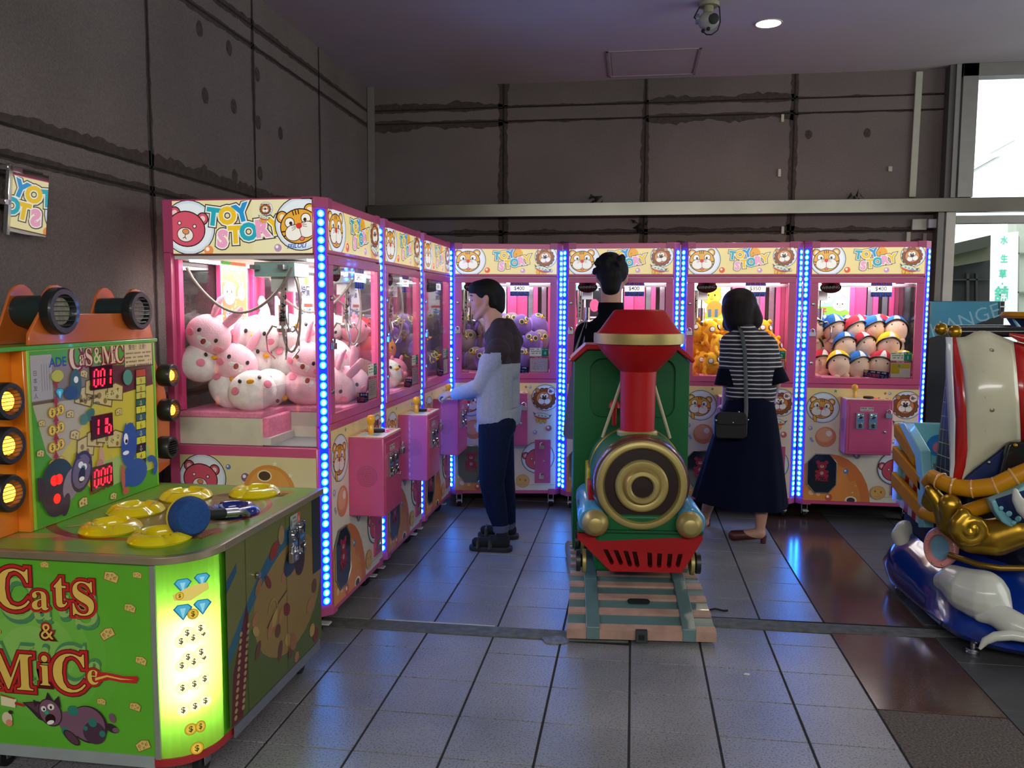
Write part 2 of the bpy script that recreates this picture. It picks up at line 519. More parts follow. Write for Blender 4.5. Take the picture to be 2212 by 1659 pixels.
def marquee(w, h, emit, side=False):
    a = Art(clip=(-w / 2, w / 2, 0, h), emit=emit, rough=0.25)
    a.rect(-w / 2, w / 2, 0, h, '#ecd994' if not side else '#e6dca6')
    if side:
        a.rect(0.05, w / 2, 0, h, '#e9e2b4')
        face(a, 'bear', -w * 0.40, h * 0.47, 0.085, -12)
        bubble(a, -w * 0.24, h * 0.06, 0.022, '#e8924f')
        toy_story(a, -0.045, h * 0.46, 0.080, 0)
        face(a, 'tiger', w * 0.41, h * 0.5, 0.082, 14)
        face(a, 'lion', w * 0.175, h * 0.82, 0.021, 0); ufo(a, w * 0.165, h * 0.66, 0.020, -12)
        bubble(a, w * 0.26, h * 0.1, 0.017, '#b492b8')
        a.text('FEILOLI', w * 0.39, h * 0.13, 0.026, '#3558a0', 4, 0.02, 0.3)
    else:
        face(a, 'tiger', -w * 0.375, h * 0.5, 0.083, 2)
        face(a, 'lion', w * 0.385, h * 0.66, 0.056, 10)
        planet(a, w * 0.115, h * 0.80, 0.038, '#e8a52c', '#f0b93c', glow=False); a.ell(w * 0.10, h * 0.8, 0.006, 0.007, '#c88420')
        toy_story(a, 0.0, h * 0.50, 0.062, 2)
        bubble(a, -w * 0.185, h * 0.15, 0.020, '#dc5a34'); bubble(a, w * 0.165, h * 0.14, 0.018, '#c79ac0')
        ufo(a, w * 0.36, h * 0.20, 0.046, -14)
        a.text('FEILOLI', w * 0.41, h * 0.12, 0.021, '#34509c', 0, 0.02, 0.3)
    return a.mesh()

def cabinet_art():
    w, z0, z1 = 0.745, 0.145, 0.945
    a = Art(clip=(-w / 2, w / 2, z0, z1), rough=0.3)
    a.rect(-w / 2, w / 2, z0, z1, '#e7dcc6'); a.rect(-w / 2, w / 2, 0.82, z1, '#ecd39b')
    a.rect(-w / 2, w / 2, 0.86, z1, '#f0d795')
    for x, y, c in ((-0.18, 0.925, '#3e9a5a'), (0.15, 0.915, '#d0564a')): a.star(x, y, 0.013, c)
    bubble(a, 0.18, 0.915, 0.011, '#8aa5c8')
    face(a, 'tiger', -0.27, 0.80, 0.078, -6, body=True)
    planet(a, -0.235, 0.60, 0.072, '#d88a63', '#e6a87e', ring=True)
    bubble(a, -0.34, 0.66, 0.016, '#a9a2c4')
    face(a, 'lion', 0.285, 0.83, 0.07, 0); ufo(a, 0.27, 0.70, 0.05, -8)
    bubble(a, 0.32, 0.61, 0.022, '#c4695e'); bubble(a, 0.22, 0.58, 0.016, '#a9a2c4')
    # the big orange planet along the foot
    a.ell(-0.20, 0.12, 0.28, 0.36, '#d97a3c'); a.ell(-0.22, 0.12, 0.24, 0.30, '#e08d45'); a.ell(-0.05, 0.34, 0.035, 0.05, '#d97a3c')
    bubble(a, -0.09, 0.36, 0.018, '#4d7fb5'); bubble(a, -0.20, 0.17, 0.025, '#cf5340')
    for x, y, r in ((-0.34, 0.25, 0.012), (-0.32, 0.2, 0.018), (-0.27, 0.19, 0.013), (-0.04, 0.21, 0.006), (-0.02, 0.26, 0.005)): a.ell(x, y, r, r, '#eebf8e')
    a.ell(-0.05, 0.155, 0.04, 0.028, '#efe2c8'); a.ell(-0.05, 0.155, 0.028, 0.019, '#4a3a30')
    bubble(a, -0.02, 0.47, 0.021, '#8f86a8')
    face(a, 'bear', 0.235, 0.38, 0.085, 25)
    a.oell(0.13, 0.215, 0.048, 0.046, '#dfae62', '#c58f48', 0.003); a.ell(0.11, 0.225, 0.006, 0.007, '#9a6a30'); a.ell(0.15, 0.22, 0.006, 0.008, '#9a6a30')
    a.rect(0.0, w / 2, 0.185, 0.187, '#a59a84')
    # no-kicking notice, a small red ring with a dark figure
    a.ell(0.335, 0.885, 0.030, 0.030, '#c8373b'); a.ell(0.335, 0.885, 0.025, 0.025, '#efe9e2')
    a.rect(0.322, 0.33, 0.873, 0.899, '#3a3436'); a.rect(0.333, 0.339, 0.873, 0.895, '#3a3436'); a.rect(0.316, 0.352, 0.882, 0.887, '#3a3436')
    return a.mesh()

def side_art(w=0.64):
    a = Art(clip=(-w / 2, w / 2, 0.15, 0.83), rough=0.3)
    a.rect(-w / 2, w / 2, 0.15, 0.83, '#dccf98')
    face(a, 'bear', -w * 0.35, 0.72, 0.078, -8)
    bubble(a, -0.09, 0.78, 0.012, '#5f7fb0'); bubble(a, -0.01, 0.735, 0.02, '#7b6286')
    a.ell(0.10, 0.66, 0.125, 0.135, '#d9903f'); a.ell(0.10, 0.67, 0.10, 0.11, '#e0a04a')
    a.ell(0.08, 0.745, 0.034, 0.026, '#efe2b8'); a.ell(0.08, 0.745, 0.028, 0.021, '#57422c')
    a.star(0.13, 0.80, 0.013, '#f0e6c6'); a.star(0.2, 0.75, 0.012, '#f0e6c6')
    return a.mesh()

def price_art(price, cjk=True):
    a = Art(back=0.6)
    a.rect(-0.062, 0.062, -0.045, -0.016, '#2f3f8c'); a.rect(-0.062, 0.062, 0.022, 0.045, '#2f3f8c')
    a.rect(-0.062, 0.062, -0.016, 0.022, '#f3f3ef')
    a.text(price, -0.003, 0.0035, 0.034, '#3a3a3e', 0, 0.006)
    for i, ch in enumerate('保證取物'):
        a.rect(-0.057 + i * 0.029, -0.057 + i * 0.029 + 0.022, -0.042, -0.020, '#2b3478'); a.text(ch, -0.046 + i * 0.029, -0.031, 0.021, '#e8e8f0')
        a.rect(-0.056 + i * 0.029, -0.056 + i * 0.029 + 0.020, 0.025, 0.043, '#d2545a'); a.text('限定專用'[i], -0.046 + i * 0.029, 0.034, 0.017, '#f4e8e6')
    return a.mesh()

def notice_art(num):
    a = Art(back=0.6)
    a.rect(-0.07, 0.07, 0.028, 0.088, '#b9c4b4'); a.rect(0.018, 0.07, 0.028, 0.088, '#2f8a77')
    for i in range(3): a.scribble(-0.066, 0.012, 0.078 - i * 0.015, 0.009, '#4c5a58', i)
    a.scribble(0.024, 0.066, 0.078, 0.010, '#cfe3dc', 5)
    a.text(str(num), 0.044, 0.048, 0.036, '#dfeee6', 0, 0.02)
    a.rect(-0.072, 0.07, -0.092, 0.024, '#9b4a66'); a.rect(-0.066, 0.064, -0.088, 0.012, '#dcd9cf')
    a.scribble(-0.03, 0.03, 0.018, 0.007, '#e8cfd4', 3)
    if num == 1:
        a.rect(-0.064, 0.06, -0.025, 0.008, '#cdbb3a'); a.rect(-0.064, -0.008, -0.062, 0.008, '#cdbb3a'); a.rect(-0.02, -0.004, -0.016, 0.0, '#8f98a8')
    else:
        for i in range(8): a.scribble(-0.060, 0.055, 0.003 - i * 0.010, 0.005, '#8a8c96', 20 + i, 0.7)
    return a.mesh()

def winning_art():
    a = Art(back=0.3)
    a.oell(0, 0, 0.068, 0.036, '#4a1f26', '#26151a', 0.003); a.ell(0, 0.02, 0.018, 0.02, '#151114')
    for sx in (-1, 1): a.poly([(sx * 0.02, 0.035), (sx * 0.066, 0.03), (sx * 0.05, 0.008)], '#7a2f36')
    a.text('WINNING', 0, 0.0, 0.026, '#1a1416', 3, 0.05); a.text('WINNING', 0, 0.0, 0.026, '#c9c6c2', 3, 0.0)
    return a.mesh()

def leaflet_art():
    a = Art(back=0.6)
    a.rect(-0.085, 0.085, -0.024, 0.026, '#272a52'); a.oell(-0.07, 0.016, 0.012, 0.011, '#c9a86a', '#dddddd', 0.001)
    a.scribble(-0.05, 0.08, 0.016, 0.012, '#d9d6e2', 2); a.text('卡點', -0.055, -0.008, 0.026, '#e2606a', 0, 0.02); a.text('無效', 0.0, -0.008, 0.026, '#e2606a', 0, 0.02)
    a.scribble(0.03, 0.08, -0.004, 0.008, '#9aa0c0', 4); a.scribble(0.03, 0.08, -0.016, 0.008, '#9aa0c0', 6)
    return a.mesh()

def toyface(a, x, y, s, col, cheek='#f09ab0', ears='round', o='#7a5a58'):
    a.set(x, y, s)
    if ears == 'long':
        for sx in (-1, 1): a.oell(sx * 0.4, 1.25, 0.2, 0.6, col, o, 0.05, -sx * 10)
    elif ears == 'round':
        for sx in (-1, 1): a.oell(sx * 0.7, 0.75, 0.28, 0.28, col, o, 0.05)
    a.oell(0, 0, 1, 0.92, col, o, 0.05)
    for sx in (-1, 1): a.ell(sx * 0.35, 0.1, 0.09, 0.12, '#2a2222'); a.ell(sx * 0.66, -0.22, 0.2, 0.16, cheek)
    a.ell(0, -0.1, 0.1, 0.07, '#c77a44'); a.arc(0, -0.2, 0.16, 200, 340, 0.05, '#4a3030', 6)
    a.set(); return a

def poster_art(kind):
    a = Art(clip=(-0.13, 0.13, -0.13, 0.13), rough=0.5)
    if kind == 'meadow':
        a.rect(-0.13, 0.13, -0.10, 0.10, '#f2f2ea'); a.rect(-0.124, 0.124, -0.094, 0.094, '#9fd0e8')
        for x, y, r in ((-0.06, 0.06, 0.03), (0.0, 0.07, 0.035), (0.07, 0.075, 0.03)): a.ell(x, y, r * 1.4, r * 0.7, '#e9f4f8')
        a.arc(0.06, 0.0, 0.05, 20, 160, 0.012, '#c9a0d0'); a.ell(-0.02, -0.10, 0.18, 0.07, '#8cc63f'); a.rect(-0.124, 0.124, -0.094, -0.07, '#8cc63f')
        for x, y, s in ((-0.05, 0.0, 0.030), (0.0, 0.02, 0.034), (0.075, -0.02, 0.042)): toyface(a, x, y, s, '#efe2d0', '#efd2c4', 'none', '#a0907c')
        a.text('公仔', -0.05, -0.065, 0.05, '#cc3a3a', 0, 0.02)
    elif kind == 'yellow':
        a.rect(-0.10, 0.10, -0.12, 0.12, '#fbfbee'); a.rect(-0.09, 0.09, -0.11, -0.07, '#9ac43c')
        toyface(a, -0.01, 0.03, 0.055, '#f0ac2c', '#f0b860', 'round', '#a06a18'); a.ell(0.01, -0.05, 0.05, 0.05, '#e08a2c'); a.rect(-0.03, -0.01, -0.10, -0.05, '#3f6a8a'); a.rect(0.01, 0.03, -0.10, -0.05, '#3f6a8a')
    elif kind == 'black':
        a.rect(-0.12, 0.12, -0.11, 0.11, '#f4f4f0'); a.rect(-0.11, 0.11, -0.10, 0.08, '#1c1c20')
        toyface(a, 0.03, 0.02, 0.045, '#f08aa8', '#e0567c', 'round', '#5a2a38'); a.ell(-0.055, -0.03, 0.03, 0.04, '#e0608a')
        for i in range(5): a.ell(0.0 + i * 0.022, -0.07, 0.013, 0.013, '#c9923c')
    elif kind == 'bluewhite':
        a.rect(-0.12, 0.12, -0.13, 0.13, '#f6f6fa'); a.star(0.03, 0.07, 0.03, '#e8c53a', 9); a.text('特價', 0.02, 0.02, 0.05, '#30456e', 0, 0.02)
        a.text('娃娃', 0.03, -0.09, 0.06, '#3a8fc4', 8, 0.02); toyface(a, -0.06, -0.02, 0.035, '#7a5a8a'); a.rect(-0.0, 0.1, -0.05, -0.035, '#d8644a')
    else:
        a.rect(-0.105, 0.105, -0.13, 0.13, '#f8f4ea'); a.rect(-0.096, 0.096, -0.12, 0.12, '#d97846')
        for i in range(60):
            rr = random.Random(i); a.ell(rr.uniform(-0.09, 0.09), rr.uniform(-0.11, 0.11), 0.005, 0.005, '#eab48a'); a.k -= 1
        a.k += 1
        a.poly([(-0.096, 0.12), (-0.02, 0.12), (-0.05, 0.06), (-0.096, 0.05)], '#5fae4a')
        toyface(a, -0.04, -0.0, 0.048, '#fbf3ee', '#f4a3b8', 'none'); toyface(a, 0.055, 0.0, 0.030, '#fbe6e4', '#f4a3b8', 'long')
        for i, (ch, c) in enumerate((('娃', '#3f6cb0'), ('娃', '#d8536e'), ('特', '#4fa06a'), ('區', '#c8502c'))): a.text(ch, -0.05 + i * 0.038, -0.09, 0.042, '#ffffff', 0, 0.05); a.text(ch, -0.05 + i * 0.038, -0.09, 0.042, c, 0, 0.01)
    return a.mesh()

# ---------------------------------------------------------------- the claw machine
PINK = mat('#c8507c', 0.32, coat=0.25, noise=0.03)
PINKD = mat('#b54a74', 0.4, noise=0.03)
INNER = mat('#e8508e', 0.5, noise=0.04)
SILV = mat('#b8b8bc', 0.28, metal=1, noise=0.1)
CHROME = mat('#d5d5d8', 0.12, metal=1, noise=0)
DARK = mat('#1a1a1c', 0.5)
RUB = mat('#101012', 0.7)
WHITEP = mat('#d8d8d0', 0.5)
CREAM = mat('#d9d6c0', 0.55)
FELT = mat('#f28fb2', 0.95, noise=0.12, nscale=60, bump=0.4, bscale=150)
BLUECH = mat('#0a10e0', 0.4, emit=7.0, ecol='#0312ff', noise=0)
LEDDOT = mat('#c0f0ff', 0.4, emit=30.0, ecol='#38a8ff', noise=0)
LEDHALO = mat('#3a90ff', 0.4, emit=5.0, ecol='#0878ff', noise=0)
HOLO = mat('#b9b9c6', 0.2, metal=0.8, noise=0.35, nscale=180)
_C = {}
def cached(k, fn):
    if k not in _C: _C[k] = fn()
    return _C[k]
W2, DP, CH = 0.419, 0.74, 0.045
ZB, ZT = 0.118, 1.958
def foot(i=0.0):
    a = W2 - 0.001 - i
    return [(-a + CH, i), (a - CH, i), (a, i + CH), (a, DP - i), (-a, DP - i), (-a, i + CH)]

def rrect(x0, x1, z0, z1, r, n=6):
    P = []
    for cx, cz, a0 in ((x1 - r, z1 - r, 0), (x0 + r, z1 - r, 90), (x0 + r, z0 + r, 180), (x1 - r, z0 + r, 270)):
        for k in range(n + 1):
            a = R(a0 + 90 * k / n); P.append((cx + r * math.cos(a), cz + r * math.sin(a)))
    return P

def ringplate(mb, o, i, y0, y1, m):
    """rectangular frame, o / i = (x0,x1,z0,z1)"""
    mb.box(o[0], o[1], y0, y1, o[2], i[2], m); mb.box(o[0], o[1], y0, y1, i[3], o[3], m)
    mb.box(o[0], i[0], y0, y1, i[2], i[3], m); mb.box(i[1], o[1], y0, y1, i[2], i[3], m)
    return mb

def led_mesh():
    b = MB(); z0, z1 = 0.165, 1.91
    b.box(-0.019, 0.019, -0.004, 0.0, z0, z1, BLUECH)
    z = z0 + 0.018; k = 0
    while z < z1 - 0.01:
        b.lathe([(0.0165, 0.0), (0.0165, 0.0012), (0.0, 0.0014)], LEDHALO, (0, -0.004, z), 'y', 12, cap0=False)  # glowing disc stands for the halo of light round each LED
        b.sphere((0, -0.0045, z), (0.0105, 0.006, 0.012), LEDDOT, 10, 6)
        k += 1; z += 0.0375 if k % 9 else 0.052
    return b.mesh('led', 60)

def coin_slot_mesh():
    b = MB()
    b.box(-0.026, 0.026, -0.010, 0, -0.055, 0.055, SILV)
    b.lathe([(0.018, 0), (0.018, 0.006), (0.012, 0.008)], CHROME, (0, -0.010, 0.032), 'y', 18)
    b.box(-0.0025, 0.0025, -0.0195, -0.012, 0.018, 0.046, DARK)
    b.box(-0.017, 0.017, -0.0115, -0.010, -0.002, 0.009, mat('#3b78b8', 0.4))
    b.box(-0.011, 0.011, -0.012, -0.010, -0.046, -0.022, DARK)
    b.box(-0.012, 0.004, -0.022, -0.010, -0.046, -0.034, CHROME)
    b.tube([(0.008, -0.011, -0.034), (0.008, -0.02, -0.02), (0.008, -0.011, -0.014)], 0.003, CHROME, 6)
    for x in (-0.021, 0.021):
        for z in (-0.05, 0.05): b.sphere((x, -0.010, z), 0.0025, CHROME, 6, 4)
    return b.mesh('slot')

def padlock(mb, x, y, z, s=1.0):
    mb.box(x - 0.02 * s, x + 0.02 * s, y - 0.016 * s, y - 0.002 * s, z - 0.018 * s, z + 0.010 * s, SILV)
    mb.tube([(x - 0.012 * s, y - 0.009 * s, z + 0.008 * s), (x - 0.012 * s, y - 0.009 * s, z + 0.026 * s), (x, y - 0.009 * s, z + 0.034 * s), (x + 0.012 * s, y - 0.009 * s, z + 0.026 * s), (x + 0.012 * s, y - 0.009 * s, z + 0.008 * s)], 0.004 * s, CHROME, 8)
    return mb

def claw_machine(loc, rz, price, num, poster, label, side=False, glow=0.5, light=7.0, hole=(-0.13, 0.31)):
    t = thing('claw_machine', label, 'claw machine', loc, rz, 'pink claw machines in an L along two walls')
    lw = lambda: None
    def cabinet():
        b = MB(); b.prism(foot(), ZB, 0.872, PINK, 'xy')
        b.box(-W2 + CH, W2 - CH, 0.0, 0.03, 0.872, 0.975, PINK)
        for sx in (-1, 1):
            b.prism([(sx * (W2 - 0.001), CH), (sx * (W2 - CH), 0), (sx * (W2 - CH), 0.04), (sx * (W2 - 0.03), 0.06)], 0.872, 0.975, PINK)
        return b
    part('cabinet', cached('cab', lambda: cabinet().mesh()), t, 0.004)
    part('header', cached('hdr', lambda: MB().prism(foot(), 1.722, ZT, PINK).mesh()), t, 0.004)
    def fpost(sx):
        return MB().prism([(sx * (W2 - 0.001), CH), (sx * (W2 - CH), 0), (sx * (W2 - CH), 0.03), (sx * (W2 - 0.028), 0.055)], 0.96, 1.73, PINK)
    def bpost(sx):
        x0, x1 = sorted((sx * (W2 - 0.001), sx * (W2 - 0.035)))
        return MB().box(x0, x1, DP - 0.035, DP - 0.001, 0.87, 1.73, PINK)
    def door():
        b = MB(); ringplate(b, (-0.372, 0.372, 0.978, 1.714), (-0.322, 0.322, 1.018, 1.676), -0.005, 0.014, PINK); return b
    for sx in (-1, 1):
        part('corner_post', cached('fp%d' % sx, lambda: fpost(sx).mesh()), t, 0.002)
        part('corner_post', cached('bp_%d' % sx, lambda: bpost(sx).mesh()), t, 0.002)
    d = part('door', cached('door', lambda: door().mesh()), t, 0.0015)
    part('window_pane', cached('dpane', lambda: MB().box(-0.324, 0.324, 0.004, 0.008, 1.014, 1.68, GLASS).mesh('p', 0)), d, label='clear glass of the door')
    for z in (1.53, 1.12):
        part('cam_lock', cached('dlock%g' % z, lambda: MB().lathe([(0.011, 0), (0.011, 0.006), (0.006, 0.008)], SILV, (-0.352, -0.005, z), 'y', 14).mesh()), d)
    part('padlock', cached('dpad', lambda: padlock(MB(), -0.352, -0.006, 1.325).mesh()), d, 0.001, label='silver padlock on the door edge')
    def corner(sx, z0, z1):
        a = W2
        return MB().prism([(sx * (W2 - 0.10), -0.004), (sx * (W2 - CH), -0.004), (sx * (a - 0.001), CH - 0.003), (sx * (a - 0.001), 0.10), (sx * (W2 - 0.01), 0.10), (sx * (W2 - CH - 0.004), 0.012), (sx * (W2 - 0.10), 0.012)], z0, z1, PINKD)
    for sx in (-1, 1):
        for z0, z1 in ((1.915, 1.962), (0.112, 0.155)):
            part('corner_cap', cached('corn%d%g' % (sx, z0), lambda: corner(sx, z0, z1).mesh()), t, 0.002)
    for sx in (-1, 1):
        c = W2 - CH / 2
        M = Matrix.Translation((sx * (c + 0.001), CH / 2 - 0.001, 0)) @ Matrix.Rotation(sx * PI / 4, 4, 'Z')
        part('led_strip', cached('led', led_mesh), t, M=M, label='lit blue LED strip up the corner')
    for sx in (-1, 1):
        part('side_pane', cached('sp%d' % sx, lambda: MB().box(sx * 0.398, sx * 0.402, 0.056, DP - 0.036, 0.872, 1.722, GLASS).mesh('p', 0)), t, label='clear side glass')
    part('back_pane', cached('bp', lambda: MB().box(-0.385, 0.385, DP - 0.012, DP - 0.008, 0.872, 1.722, GLASS).mesh('p', 0)), t, label='clear rear glass')
    for x0, x1 in ((0.02, 0.095), (0.232, 0.268), (-0.383, -0.345), (0.352, 0.383)):
        part('inner_upright', cached('iu%g' % x0, lambda: MB().box(x0, x1, DP - 0.05, DP - 0.014, 1.025, 1.70, INNER).mesh()), t, 0.002, label='bright pink inner upright')
    part('back_board', cached('bb', lambda: MB().box(0.098, 0.185, DP - 0.026, DP - 0.016, 1.025, 1.70, mat('#d04f88', 0.35, coat=0.3)).mesh()), t)
    for x0, x1 in ((0.192, 0.230), (0.30, 0.338)):
        part('glitter_strip', cached('holo%g' % x0, lambda: MB().box(x0, x1, DP - 0.034, DP - 0.028, 1.025, 1.70, HOLO).mesh()), t)
    hx, hy = hole; hk = '%g' % hx
    L = [(-0.385, hy), (hx, hy), (hx, 0.02), (0.385, 0.02), (0.385, DP - 0.02), (-0.385, DP - 0.02)]
    def bed():
        b = MB(); b.prism(L, 0.873, 0.995, CREAM); return b
    def felt():
        b = MB(); b.prism([(x * 1.005, y + (0.004 if y > 0.1 and y < 0.5 else 0)) for x, y in L], 0.995, 1.022, FELT)
        b.box(hx + 0.005, hx + 0.04, 0.015, hy, 0.90, 1.0, FELT); b.box(-0.385, hx + 0.005, hy - 0.025, hy + 0.005, 0.90, 1.0, FELT); return b
    part('prize_bed', cached('bed' + hk, lambda: bed().mesh()), t, 0.002, label='cream plinth inside')
    part('felt_cover', cached('felt' + hk, lambda: felt().mesh()), t, 0.006, label='pink plush felt over the plinth')
    part('chute_floor', cached('chf', lambda: MB().box(-0.39, -0.13, 0.02, 0.30, 0.874, 0.878, mat('#7d8384', 0.5)).box(-0.39, -0.14, 0.27, 0.31, 0.878, 0.91, WHITEP).mesh()), t)
    part('chute_guard', cached('chg' + hk, lambda: MB().prism([(hx - .002, 0.03), (hx - .002, hy - .004), (-0.385, hy - .004), (-0.385, hy - .007), (hx - .005, hy - .007), (hx - .005, 0.03)], 0.93, 1.13, ACRYL).mesh('p', 0)), t, label='clear acrylic guard round the chute')
    def roof():
        b = MB(); b.box(-0.385, 0.385, 0.02, DP - 0.02, 1.700, 1.722, mat('#e4e6e2', 0.6))
        return b
    part('inner_roof', cached('roof', lambda: roof().mesh()), t)
    for y0 in (0.05, 0.60):
        part('light_tube', cached('lp%g' % y0, lambda: MB().box(-0.36, 0.36, y0, y0 + 0.05, 1.690, 1.700, mat('#ffffff', 0.5, emit=5.0, noise=0)).mesh()), t, label='white light tube under the roof')
    li = area('interior_light', (0, 0.36, 1.685), (0, 0, 0), 0.66, 0.55, light, (1.0, 0.97, 0.98))
    li.parent = t
    # ---- claw gear
    TEAL = mat('#9fc9c0', 0.4)
    def gantry():
        b = MB(); b.box(-0.33, -0.17, 0.17, 0.36, 1.625, 1.69, TEAL); b.box(-0.29, -0.21, 0.22, 0.30, 1.56, 1.63, mat('#cfd8d2', 0.4))
        return b
    for y0 in (0.20, 0.33):
        part('gantry_rail', cached('gr%g' % y0, lambda: MB().box(-0.385, 0.385, y0, y0 + 0.025, 1.655, 1.675, SILV).mesh()), t)
    part('gantry', cached('gan', lambda: gantry().mesh()), t, 0.002)
    def claw():
        b = MB(); x, y = -0.25, 0.26
        b.cyl((x, y, 1.50), (x, y, 1.40), 0.024, CHROME); b.cyl((x, y, 1.56), (x, y, 1.50), 0.004, DARK)
        b.lathe([(0.0, 0), (0.03, 0.002), (0.034, 0.02), (0.02, 0.035)], SILV, (x, y, 1.375), n=20)
        return b
    cl = part('claw', cached('claw', lambda: claw().mesh()), t)
    for k in range(3):
        q = R(90 + 120 * k); x, y = -0.25, 0.26
        pts = [(x + r * math.cos(q), y + r * math.sin(q), z) for r, z in ((0.02, 1.395), (0.055, 1.405), (0.085, 1.36), (0.080, 1.29), (0.045, 1.255))]
        part('prong', cached('prong%d' % k, lambda: MB().tube(pts, [0.006, 0.006, 0.005, 0.005, 0.004], CHROME, 8).mesh()), cl)
    def coil():
        b = MB(); x, y = -0.285, 0.24
        P = []
        for i in range(90):
            q = i * 0.9; u = i / 89
            P.append((x - 0.03 * math.sin(PI * u) + 0.011 * math.cos(q), y + 0.011 * math.sin(q), 1.60 - 0.17 * math.sin(PI * u * 0.95) + 0.0 * u))
        return b.tube(P, 0.0035, RUB, 5)
    part('coil_cord', cached('coil', lambda: coil().mesh()), t)
    def cable():
        b = MB(); g = mat('#8d8a7c', 0.5)
        P = [(-0.33, 0.68 - 0.50 * u, 1.665 - 0.20 * math.sin(PI * u) ** 0.8) for u in [i / 20 for i in range(21)]]
        b.tube(P, 0.0065, g, 8)
        P = [(-0.31, 0.20 + 0.045 * math.sin(2 * PI * u), 1.47 + 0.18 * math.cos(2 * PI * u)) for u in [i / 24 for i in range(24)]]
        b.tube(P, 0.0055, g, 8, close=True)
        P = [(-0.31 + 0.03 * u, 0.2 + 0.035 * math.sin(2 * PI * u), 1.52 + 0.14 * math.cos(2 * PI * u)) for u in [i / 24 for i in range(25)]]
        return b.tube(P, 0.004, g, 6)
    part('cable', cached('cable', lambda: cable().mesh()), t, label='grey hose looping down from the roof')
    # ---- printed things
    part('marquee', cached('mq%g' % glow, lambda: marquee(0.735, 0.180, glow)), t, M=Matrix.Translation((0, -0.003, 1.7385)), label='lit sign with bubble lettering over the door')
    part('front_decal', cached('fa', cabinet_art), t, M=Matrix.Translation((0, -0.0012, 0)), label='space cartoon print on the cabinet')
    part('marquee', cached('sq', lambda: marquee(0.64, 0.228, glow, True)), t, M=Matrix.Translation((-W2 - 0.001, 0.37, 1.722)) @ Matrix.Rotation(-PI / 2, 4, 'Z'), label='lit sign with bubble lettering on the side')
    if side:
        part('side_decal', cached('sa', side_art), t, M=Matrix.Translation((-W2 - 0.0006, 0.37, 0)) @ Matrix.Rotation(-PI / 2, 4, 'Z'), label='bear and planet print on the side')
    part('price_sign', cached('pr' + price, lambda: price_art(price)), t, M=Matrix.Translation((0.10, 0.018, 1.632)) @ Matrix.Scale(1.12, 4), label='blue and white sign with the price')
    part('winning_sign', cached('win', winning_art), t, M=Matrix.Translation((-0.235, 0.018, 1.645)), label='dark red oval sign')
    part('poster', cached('po' + poster, lambda: poster_art(poster)), t, M=Matrix.Translation((-0.14, 0.55, 1.555)) @ Matrix.Scale(1.25, 4), label='toy poster at the back')
    part('notice', cached('no%d' % num, lambda: notice_art(num)), t, M=Matrix.Translation((0.245, 0.0025, 1.115)), label='paper notices with a number on the glass')
    part('leaflet', cached('leaf', leaflet_art), t, M=Matrix.Translation((0.085, 0.0025, 1.045)) @ Matrix.Rotation(R(6), 4, 'Y'), label='dark blue strip notice')
    # ---- control box
    def cbox():
        b = MB(); b.box(-0.145, 0.158, -0.172, 0.0, 0.508, 0.884, PINK)
        return b
    cb = part('control_box', cached('cbox', lambda: cbox().mesh()), t, 0.006)
    def cdoor():
        b = MB(); b.box(-0.122, 0.137, -0.1745, -0.170, 0.528, 0.856, PINK)
        b.lathe([(0.009, 0), (0.009, 0.008), (0.004, 0.009)], SILV, (0.108, -0.174, 0.668), 'y', 14)
        return b
    cd = part('coin_door', cached('cdoor', lambda: cdoor().mesh()), cb, 0.0015)
    part('padlock', cached('cpad', lambda: padlock(MB(), 0.128, -0.176, 0.785, 1.1).mesh()), cb, 0.001, label='silver padlock')
    for x in (-0.055, 0.028):
        part('coin_slot', cached('slot', coin_slot_mesh), cb, M=Matrix.Translation((x, -0.1745, 0.742)), label='chrome coin acceptor')
    def decal():
        a = Art(rough=0.4); a.rect(-0.043, 0.043, -0.014, 0.014, '#c9b7b4'); a.scribble(-0.038, 0.04, 0.005, 0.011, '#6a5a5c', 3); a.scribble(-0.034, 0.036, -0.008, 0.006, '#6a5a5c', 5); return a.mesh()
    part('notice', cached('cdec', decal), cb, M=Matrix.Translation((-0.012, -0.1750, 0.822)), label='small grey notice')
    def deck():
        b = MB(); b.box(-0.143, 0.156, -0.170, -0.002, 0.884, 0.888, mat('#e6c99c', 0.4))
        a = Art(rough=0.4)
        a.rect(-0.138, 0.151, -0.165, -0.004, '#e2c29c'); a.rect(-0.135, -0.03, -0.12, -0.05, '#9ec0d8')
        for i in range(40):
            rr = random.Random(i * 3 + 1); x = rr.uniform(0.0, 0.14); y = rr.uniform(-0.155, -0.015); a.ell(x, y, 0.008, 0.006, '#c23a4c', rr.uniform(0, 180)); a.k -= 1
        me = a.mesh()
        for m in a.mb.ms: pass
        for p in me.polygons:
            b.f.append(tuple(i + len(b.v) for i in p.vertices)); b.mi.append(b.m_(me.materials[p.material_index]))
        for v in me.vertices: b.v.append((v.co.x, v.co.z, 0.8885 - v.co.y * 0.5))
        return b
    def deckfix():
        b = MB(); b.box(-0.143, 0.156, -0.170, -0.002, 0.884, 0.888, mat('#e6c99c', 0.4))
        b.box(-0.12, -0.03, -0.13, -0.05, 0.888, 0.8888, mat('#9ec0d8', 0.4))
        for i in range(46):
            rr = random.Random(i * 3 + 1); x = rr.uniform(0.0, 0.145); y = rr.uniform(-0.16, -0.012)
            b.lathe([(0.009, 0), (0.009, 0.0006)], mat('#b8344a', 0.4), (x, y, 0.888), n=5)
        return b
    part('control_deck', cached('deck', lambda: deckfix().mesh()), cb, label='patterned red and cream control top')
    YEL = mat('#e9a51e', 0.3, coat=0.4)
